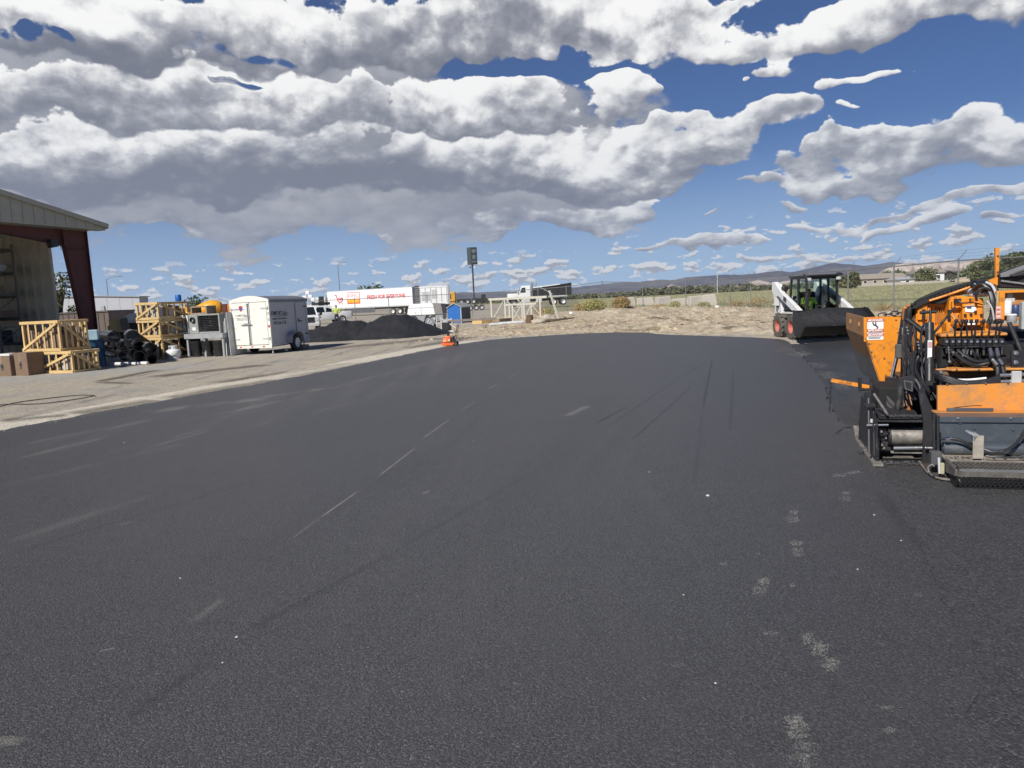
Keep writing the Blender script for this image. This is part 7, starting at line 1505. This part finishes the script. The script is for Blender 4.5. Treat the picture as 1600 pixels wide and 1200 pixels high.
for i, (x, d_) in enumerate(((1547, 0), (1557.5, .02))):
    hose('pressure_hose', [(x, 546, 1.34), (x + 1, 556, 1.28), (x + 6, 566, 1.22), (x + 12 - i * 2, 576, 1.18), (x + 12, 588, 1.16), (x + 14, 597, 1.18)], .020, mHose)
    rod('hose_end', (x, 545, 1.33), (x + 2.5, 557, 1.26), .017, mSteel); rod('hose_end', (x + 4, 562, 1.21), (x + 12 - i * 2, 571, 1.16), .018, mSteel)
plate('bolt_plate', [(1580, 548), (1600, 547), (1600, 575), (1581, 575)], 1.3, .03, mDark)
for y in (552, 566.5): q = MB(); q.lathe([(0, -.02), (.02, -.016), (.024, 0), (0, 0)], 10, Q(1587, y, 1.3), 'Y'); q.build('bolt', mSteel, PV, True)
rod('diagonal_hose', (1577, 505, 1.6), (1596, 550, 1.4), .022, mHose)
for y in (586, 596): rod('cross_tube', (1562, y + .6, 1.02), (1640, y - 3, 1.02), .018, mSteel)
rectp('cover_plate', 1581, 580, 1597, 602, .98, .03, mLtGrey, bevel=.006)
rod('guard_tube', (1566, 602, 1.0), (1575, 612, 1.0), .012, mDark)
# beams, drooping hoses, big orange panel
qbox('upper_beam', 1486, 576, 1600, 580, 1.25, .25, mOrangeDusty, xr=2.3)
qbox('beam_web', 1466, 581, 1600, 598, 1.42, .1, M('web_brown', (.16, .09, .04), .7), xr=2.3)
hose('pale_strip', [(1495, 593.5, 1.3), (1515, 593.5, 1.3), (1541, 591, 1.3)], .012, mPrintWhite)
for i in range(3): hose('droop_hose', [(1461 + i, 584 + i * 2, 1.1), (1478, 589 + i * 3, 1.02), (1505, 597 + i * 2.4, .98), (1535, 596 + i * 2.4, .98), (1562, 589 + i * 2.5, 1.0)], .020, mHose)
qbox('red_beam', 1464, 597, 1512, 603, 1.2, .12, M('dark_red', (.22, .06, .035), .6))
op = plate('screed_hood', [(1465, 603), (1600, 598), (1700, 594), (1700, 640), (1600, 646), (1465, 650)], .95, .04, mOrangeDusty)
rectp('lower_flange', 1465, 647.5, 1640, 651, .70, .25, mOrangeDusty)
gs = rectp('grade_scale', 1480, 638, 1552.5, 643.5, .84, .03, mSlate); rectp('scale_bracket', 1509, 644, 1527, 650, .83, .04, mDark); rectp('scale_label', 1489, 645, 1504, 649.5, .835, .01, mPrintWhite, bevel=0); rectp('label_dark', 1490, 646, 1495, 648.5, .832, .002, mDR, bevel=0); rectp('scale_bracket', 1520, 644.5, 1526, 649, .825, .01, mLtGrey)
hose('thin_cable', [(1487, 638, .86), (1500, 636, .9), (1520, 634, .9), (1534, 634, .9)], .004, mHose)
# screed face
xR = 2.4
def xs(px, py, yl): return Q(px, py, yl).x
zt = Q(1530, 651, .45).z; zb = Q(1530, 697, .40).z; zf = Q(1530, 716, .22).z; x0 = xs(1467, 680, .42)
m_ = MB(); m_.bx(x0, xR, .42, .46, zb, zt); sf = m_.build('screed_face', mSlate, PV, bevel=.004)
m_ = MB(); m_.bx(x0, xR, .40, .62, zt - .045, zt + .005); m_.build('screed_top_flange', mSlate, sf, bevel=.004)
m_ = MB(); m_.bx(x0, xR, .46, 1.0, .03, zt - .05); m_.build('screed_body', mBlack, sf)
m_ = MB(); m_.tube([(x0 + .02, .36, zb - .015), (xR, .36, zb - .015)], .055, 18); m_.build('screed_tube', mSlate, sf, True)
m_ = MB(); m_.bx(x0, xR, .05, .42, zf - .02, zf); m_.build('screed_ledge', M('ledge_dusty', (.30, .26, .21), .8, var=.3, scale=12), sf, bevel=.003)
m_ = MB(); m_.bx(x0 - .02, xR, .06, .9, .0, .035); m_.build('screed_plate', mScrape, sf)
m_ = MB(); m_.bx(x0, xR, .10, .42, .035, zf - .02); m_.build('screed_toe', mBlack, sf)
for x, y in ((1497, 653.5), (1579, 653.5), (1523, 669), (1583, 671), (1500, 661)): q = MB(); c = Q(x, y, .42 if y > 660 else .40); q.lathe([(0, -.012), (.011, -.010), (.013, 0), (0, 0)], 10, c, 'Y'); q.build('face_bolt', mSlate if y > 660 else mSteel, sf, True)
hose('gas_hose', [(1471, 686, .30), (1482, 685, .28), (1500, 688, .27), (1518, 697, .26)], .013); rod('hose_nut', (1477, 685.6, .27), (1484, 685.4, .27), .015, mChrome)
hose('gas_hose', [(1538, 702, .24), (1550, 706, .22), (1566, 705, .22), (1582, 698, .24), (1593, 686, .27), (1602, 672, .3)], .013)
hose('loose_cable', [(1540, 712, .12), (1560, 714.5, .10), (1590, 714, .10), (1604, 710, .1)], .008)
ub = plate('step_bracket', [(1520.5, 681), (1537.5, 681), (1537, 717), (1520, 717)], .12, .012, M('bracket_dusty', (.34, .31, .25), .7, var=.3, scale=12), bevel=.002)
m_ = MB(); a_ = Q(1520.5, 681, .12); b2 = Q(1512, 677, .12); m_.prism([(a_.x, a_.z), (b2.x, b2.z + .005), (b2.x + .01, b2.z + .015), (a_.x + .04, a_.z + .01), (a_.x + .01, a_.z - .05)], .12, .2); m_.build('bracket_ear', mGrey, ub)
m_ = MB(); m_.bx(Q(1537, 700, .12).x - .008, Q(1537, 700, .12).x, .13, .38, zf, Q(1537, 684, .12).z); m_.build('bracket_web', mGrey, ub)
# walkboard: expanded metal tread, lip and hanging guard
A1 = Q(1478, 717, .04); A2 = Q(1494, 738, -.26); zw = (A1.z + A2.z) / 2
wb_ = MB(); wx0 = A2.x + .02; wb_.bar((wx0, -.26, zw), (xR, -.26, zw), .012, .020); wlip = wb_.build('walkboard_lip', mSteel, PV)
m_ = MB(); m_.bx(wx0 - .012, xR, -.275, -.262, zw - .05, zw - .008); m_.bx(wx0, xR, .02, .05, zw - .04, zw); m_.build('walkboard_frame', mTread, PV)
for x in (wx0 - .03, .9, 1.8): m_ = MB(); m_.prism([(-.26, zw - .05), (-.26, zw), (.05, zw + .02), (.05, zw - .09)], x, x + .025, 'YZ'); m_.build('walkboard_bracket', mTread, PV)
m_ = MB(); nx = int((xR - wx0) / .034); ny = 9; dy = .27 / ny
for j in range(ny):                            # raised diamond strands with open slots between
    y0 = -.25 + j * dy
    for i in range(nx):
        x = wx0 + .01 + i * .034 + (.017 if j % 2 else 0); m_.bar((x, y0, zw - .004), (x + .020, y0 + dy, zw + .003), .0085, .006); m_.bar((x + .020, y0 + dy, zw + .001), (x + .034, y0, zw - .006), .0065, .005)
m_.build('tread_strand', mTread, PV, kind='stuff')
m_ = MB(); zg = Q(1497, 762, -.20).z
for j in range(4):
    for i in range(nx):
        x = wx0 + i * .034 + (.017 if j % 2 else 0) + .0; t0 = j / 4; t1 = (j + 1) / 4; z0 = zw - .05 + (zg - zw + .05) * t0; z1 = zw - .05 + (zg - zw + .05) * t1; yy0 = -.27 + .05 * t0; yy1 = -.27 + .05 * t1
        m_.bar((x + .0, yy0, z0), (x + .019, yy1, z1), .014, .006, up=(0, 1, 0)); m_.bar((x + .019, yy1, z1), (x + .034, yy0, z0), .012, .006, up=(0, 1, 0))
m_.build('guard_strand', mBlack, PV, kind='stuff')
m_ = MB(); m_.bar((wx0, -.22, zg), (xR, -.22, zg), .008, .012); m_.prism([(-.27, zw - .05), (-.27, zw - .08), (-.21, zg), (.05, zg + .02), (.05, zw - .05)], wx0 - .012, wx0, 'YZ'); m_.build('guard_frame', mBlack, PV)
# end hardware and skid shoe
m_ = MB(); sh = [Q(1437, 720, .62), Q(1441, 728, .45), Q(1449, 739, .22), Q(1460, 748, .06), Q(1474, 750, -.02), Q(1500, 752, -.05)]; sh = [Vector((p.x, p.y, .012)) for p in sh]
m_.tube(spline(sh, 5), .010, 6); m_.build('skid_shoe', mScrape, PV, True)
m_ = MB(); m_.prism([(sh[0].x, .62), (sh[1].x, .45), (sh[2].x, .22), (sh[3].x, .06), (sh[4].x, -.02), (sh[5].x, -.05), (sh[5].x, .6)], .002, .012, 'XY'); m_.build('shoe_plate', M('dirty_plate', (.07, .05, .04), .8, var=.4, scale=30), PV)
rectp('end_block', 1455, 706, 1472, 727, .10, .08, mGreyDk, bevel=.006); rod('adjust_rod', (1459.5, 645, .22), (1459.5, 722, .18), .011, mDark); rod('adjust_rod', (1465.5, 650, .20), (1466, 728, .16), .012, mDark); rod('adjust_nut', (1459.5, 688, .21), (1459.5, 699, .2), .019, mDark)
rod('pin', (1467, 715, .05), (1468, 740, .03), .010, mLtGrey); rectp('wood_chip', 1470, 724, 1476, 741, .02, .03, M('pale_wood', (.42, .40, .26), .8)); hose('wire_loop', [(1452, 738, .1), (1450, 730, .1), (1456, 726, .08), (1460, 728, .08)], .004, mGrey)
# tall inner plate and tow arm
plate('screed_side_plate', [(1441, 600), (1452, 632), (1458, 660), (1458, 712), (1455, 732), (1446, 736), (1441, 722), (1443, 660), (1436, 618)], .55, .03, mDark, bevel=.003)
arm_ = plate('tow_arm', [(1405, 591), (1428, 587), (1441, 600), (1452, 628), (1462, 646), (1456, 652), (1444, 640), (1434, 612), (1424, 601), (1411, 604), (1404, 652), (1399, 652)], 1.05, .05, mDark, bevel=.004)
plate('arm_plate', [(1412, 594), (1426, 596), (1426, 612), (1414, 608)], 1.04, .01, mGreyDk); plate('arm_window', [(1414, 596), (1424, 598), (1424, 609), (1416, 606)], 1.035, .006, mDark)
hose('arm_edge', [(1430, 592, 1.0), (1437, 604, .98), (1441, 622, .95), (1446, 634, .9)], .010, mGreyDk)
plate('brace_leg', [(1404, 612), (1409, 612), (1406, 650), (1400, 650)], 1.2, .04, mScrape); plate('orange_chute', [(1414, 612), (1422, 614), (1428, 648), (1416, 650), (1412, 636)], 1.5, .05, mOrangeBrown); plate('orange_tip', [(1420, 634), (1427, 648), (1414, 648)], 1.1, .03, M('burnt_orange', (.40, .12, .02), .6))
plate('grey_flap', [(1386, 618), (1398, 630), (1396, 642), (1385, 634)], 1.6, .02, mGreyDk)
hose('sag_cable', [(1381, 612, 1.4), (1388, 628, 1.3), (1396, 636, 1.2), (1403, 640, 1.15)], .005, mDark)
qbox('auger_housing', 1372, 606, 1442, 650, 1.75, .6, mBlack)
# screed extension
m_ = MB(); e0 = xs(1371, 690, .62); e1 = xs(1443, 690, .62); zt2 = Q(1405, 657, .62).z
m_.bx(e0, e1, .62, 1.35, zt2 - .015, zt2); ext = m_.build('extension_box', mDark, PV)
m_ = MB(); m_.bx(e0, e1, 1.0, 1.35, .05, zt2 - .016); m_.build('extension_body', mBlack, ext)
vs = []; fs = []; n = 30
for j in range(7):
    for i in range(n + 1): vs.append((e0 + .02 + (e1 - e0 - .03) * i / n, .64 + j * .1, zt2 + .002 + max(0, .028 * math.sin(math.pi * (j + .6) / 7) * (1 + .9 * mnoise.noise(Vector((i * .4, j * .5, 2)))) + .010 * mnoise.noise(Vector((i * 1.1, j * 1.1, 7))))))
for j in range(6):
    for i in range(n): a0 = j * (n + 1) + i; fs.append((a0, a0 + 1, a0 + n + 2, a0 + n + 1))
MB().add(vs, fs).build('asphalt_spill', mAsphPile, ext, True, kind='stuff')
c0_ = Q(1390, 684, .72); c1_ = Q(1443, 684, .72); r_ = (Q(1415, 672, .62).z - Q(1415, 700, .62).z) / 2
m_ = MB(); m_.tube([(c0_.x, .78, c0_.z + .005), (c1_.x + .02, .78, c0_.z + .005)], r_, 26); m_.build('extension_cylinder', mScrape, ext, True)
m_ = MB(); m_.lathe([(r_ * 1.15, -.012), (r_ * 1.15, .012), (0, .012)], 20, (c0_.x, .78, c0_.z + .005), 'X'); m_.build('cylinder_flange', mDark, ext)
rod('guide_bar', (1396, 700.5, .60), (1443, 700, .60), .020, mSteel, ext); rod('guide_bar', (1446, 700, .5), (1460, 700, .5), .013, mSteel, ext)
rectp('lower_lip', 1392, 706, 1444, 709, .62, .05, mScrape, ext); rectp('extension_sole', 1374, 724, 1438, 728, .58, .5, mScrape, ext, .003)
vs = []; fs = []
zs0 = Q(1405, 724, .60).z
for j in range(5):
    for i in range(n + 1): u = i / n; vs.append((e0 + .02 + (e1 - e0 - .06) * u, .57 + j * .05, max(.006, (zs0 + .012) * (.8 + .5 * mnoise.noise(Vector((i * .5, j * .6, 3))) + .4 * ss(.4, .9, u)) * math.sin(math.pi * (j + .8) / 5.6))))
for j in range(4):
    for i in range(n): a0 = j * (n + 1) + i; fs.append((a0, a0 + 1, a0 + n + 2, a0 + n + 1))
MB().add(vs, fs).build('asphalt_spill', mAsphPile, ext, True, kind='stuff')
rod('pipe_stub', (1354, 664.5, .58), (1388, 664, .58), .011, mSteel, ext)
for (x0_, y0_, x1_, y1_) in ((1371, 668, 1388, 690), (1373, 690, 1393, 705)): rectp('valve_block', x0_, y0_, x1_, y1_, .75, .15, mDark, ext, .01)
for x, y in ((1386, 678), (1377, 694), (1383, 683), (1369, 700), (1376, 673), (1380, 699)): rectp('small_fitting', x, y, x + 3, y + 3.5, .72, .03, mScrape, ext, .003)
hose('thin_hose', [(1364, 660, .56), (1367, 676, .54), (1373, 690, .55), (1372, 702, .55)], .007)
# end gate at the left: a plate running forward along the lane edge
gx_ = xs(1371, 700, .55); ztop = Q(1365, 640, .6).z; m_ = MB()
m_.prism([(.52, .03), (.52, ztop - .12), (.75, ztop), (1.45, ztop + .02), (1.62, .16), (1.5, .03)], gx_ - .02, gx_ + .0, 'YZ'); gt = m_.build('end_gate', mDark, PV, bevel=.003)
m_ = MB(); m_.prism([(.42, .004), (.42, .028), (1.55, .028), (1.72, .14), (1.76, .13), (1.6, .004)], gx_ - .055, gx_ + .03, 'YZ'); m_.build('gate_shoe', mScrape, gt)
rod('gate_rod', (1357, 622, .70), (1358, 708, .56), .009, mGreyDk, gt); rod('gate_rod', (1365, 640, .68), (1366, 712, .56), .009, mDark, gt); rectp('gate_clamp', 1353, 632, 1369, 637, .62, .08, mDark, gt); rectp('gate_clamp', 1352, 612, 1362, 634, .80, .06, mDark, gt)
rod('gate_screw', (1366, 616, .9), (1387, 648, .62), .012, mScrape, gt); rectp('gate_tab', 1360, 655, 1364, 661, .6, .02, mLtGrey, gt); rectp('gate_edge', 1371.5, 700, 1374, 730, .52, .04, mDark, gt)
plate('gate_flange', [(1346, 618), (1350, 619), (1354, 640), (1346, 690), (1341, 690)], 1.52, .02, mDark, gt)
# sensor arm
m_ = MB(); a_ = Q(1299, 594, 1.62); b2 = Q(1363, 605.5, 1.55); m_.bar(a_, b2, .03, .036); sa = m_.build('sensor_arm', mOrange, PV)
for x in (1341, 1359): rectp('arm_bracket', x, 590, x + 5, 611, 1.52, .03, mDark, sa)
rectp('arm_bracket', 1341, 607, 1364, 611, 1.50, .03, mDark, sa); rectp('arm_post', 1352, 611, 1358, 640, 1.45, .05, mDark, sa)
chain('chain', [(1298, 595, 1.63), (1297, 620, 1.63), (1296, 644, 1.63)], .0065, mDark, PV)
# arms, jack and handle between hopper and engine
q = MB(); q.tube([Q(1416, 498, 1.9), Q(1446, 521, 1.85)], .030, 10); q.build('lift_link', mDark, PV, True)
q = MB(); q.lathe([(0, -.04), (.03, -.03), (.04, 0), (.03, .03), (0, .04)], 14, Q(1446, 511.5, 1.8)); q.build('ball_joint', mSteel, PV, True)
rod('jack_tube', (1452.5, 505, 1.45), (1452, 600, 1.2), .040, mDark); rod('jack_rod', (1450, 603, 1.18), (1450, 620, 1.15), .012, mSteel)
rectp('jack_label', 1449.5, 532, 1456.5, 560, 1.27, .012, mPrintWhite, bevel=.002); rectp('jack_label_print', 1450.3, 534, 1456, 543, 1.267, .002, M('label_pink', (.6, .35, .32), .6), bevel=0)
rectp('jack_collar', 1446, 596, 1458, 603, 1.1, .12, mDark); rod('handle_bar', (1437, 488.5, 1.6), (1463, 487, 1.6), .016, mDark); rod('handle_stem', (1454, 484, 1.58), (1451, 540, 1.4), .012, mDark)
rod('diagonal_rod', (1492, 480, 1.7), (1453, 528, 1.5), .012, mDark); rod('diagonal_rod', (1456, 520, 1.6), (1425, 566, 1.7), .016, mDark); hose('hose', [(1424, 566, 1.6), (1421, 582, 1.5), (1428, 592, 1.35), (1436, 606, 1.2), (1446, 630, 1.0)], .020, mHose); hose('hose', [(1446, 545, 1.5), (1434, 560, 1.5), (1430, 575, 1.4), (1438, 592, 1.2), (1452, 612, 1.0)], .016, mHose); hose('hose', [(1440, 520, 1.9), (1436, 545, 1.8), (1426, 560, 1.7), (1424, 590, 1.4)], .014, mHose)
for i in range(5): hose('hose', [(1466 + i * 2, 582 + i * 3, 1.2), (1470 + i * 4, 590, 1.1), (1478 + i * 3, 600 + i, 1.05)], .012)
qbox('pivot_block', 1456, 580, 1470, 600, 1.15, .2, mDark)
rod('pivot_pin', (1470, 578, 1.1), (1471, 602, 1.1), .016, mScrape)
hose('orange_edge', [(1462, 578, 1.3), (1475, 577, 1.28), (1485, 578, 1.26)], .010, mOrangeDusty)

# the tangle of thin lines, clamps and fittings between hopper and engine, and bolts along the plates
random.seed(31)
for i in range(16):
    x = 1412 + random.random() * 40; hose('hose', [(x, 500 + random.random() * 20, 2.0 - i * .03), (x + random.uniform(-8, 8), 535, 1.9 - i * .03), (x + random.uniform(-10, 12), 570, 1.75 - i * .03), (x + random.uniform(-6, 16), 600, 1.5 - i * .02), (x + random.uniform(0, 22), 625, 1.25 - i * .01)], random.choice((.007, .010, .013)), random.choice((mHose, mHose, mDark, mGreyDk)), n=6, k=4)
for i in range(12):
    x = 1476 + random.random() * 95; hose('hose', [(x, 546, 1.40), (x + random.uniform(-6, 10), 556, 1.38), (x + random.uniform(-12, 14), 566 + random.random() * 6, 1.42), (x + random.uniform(-20, 24), 574, 1.48)], random.choice((.008, .011)), mHose, n=6, k=4)
for i in range(14): rectp('hose_clamp', 1416 + (i * 17) % 42, 510 + (i * 23) % 110, 1419 + (i * 17) % 42, 513 + (i * 23) % 110, 1.35, .03, random.choice((mSteel, mScrape)), bevel=.004)
for x, y, yl in [(1358, 537, YH), (1362, 550, YH), (1400, 500, YH), (1403, 520, YH), (1385, 590, YH), (1382, 560, YH), (1480, 600.5, .95), (1510, 599.5, .95), (1540, 599, .95), (1575, 598.5, .95), (1434, 480, 2.25), (1452, 478, 2.25), (1434, 550, 2.25), (1452, 548, 2.25), (1464, 530, 1.75), (1464, 560, 1.75), (1420, 510, 2.9), (1424, 540, 2.9), (1422, 590, 2.9), (1495, 578, 1.25), (1530, 578, 1.25), (1560, 578, 1.25), (1559, 400, 2.0), (1559, 425, 2.0), (1480, 523.5, 1.5), (1520, 523.5, 1.5), (1560, 523.5, 1.5)]:
    q = MB(); c = Q(x, y, yl); q.lathe([(0, -.012), (.009, -.010), (.011, 0), (0, 0)], 7, c, 'Y'); q.build('bolt', mGreyDk, PV, True)
vs = []; m_ = MB()          # lumps of mix stuck to ledges, wing lip and screed
for (x0_, x1_, y_, yl, n_) in ((1376, 1440, 650, .72, 160), (1468, 1600, 715, .2, 110), (1468, 1600, 649, .62, 90), (1372, 1440, 724, .56, 140), (1338, 1360, 700, .9, 40), (1455, 1478, 742, .08, 60), (1404, 1440, 611, 1.5, 60)):
    for _ in range(n_):
        c = Q(random.uniform(x0_, x1_), y_ + random.uniform(-1.5, 1.5), yl + random.uniform(-.06, .08)); r = random.uniform(.004, .012)
        if c.z < r: c.z = r
        m_.add([c + Vector((r * a * random.uniform(.7, 1.3), r * b_, r * c_)) for a, b_, c_ in ((-1, -.6, -.4), (1, -.7, -.4), (0, 1, -.3), (.1, 0, .8))], [(0, 1, 3), (1, 2, 3), (2, 0, 3)])
m_.build('stuck_mix', mAsphPile, PV, kind='stuff')
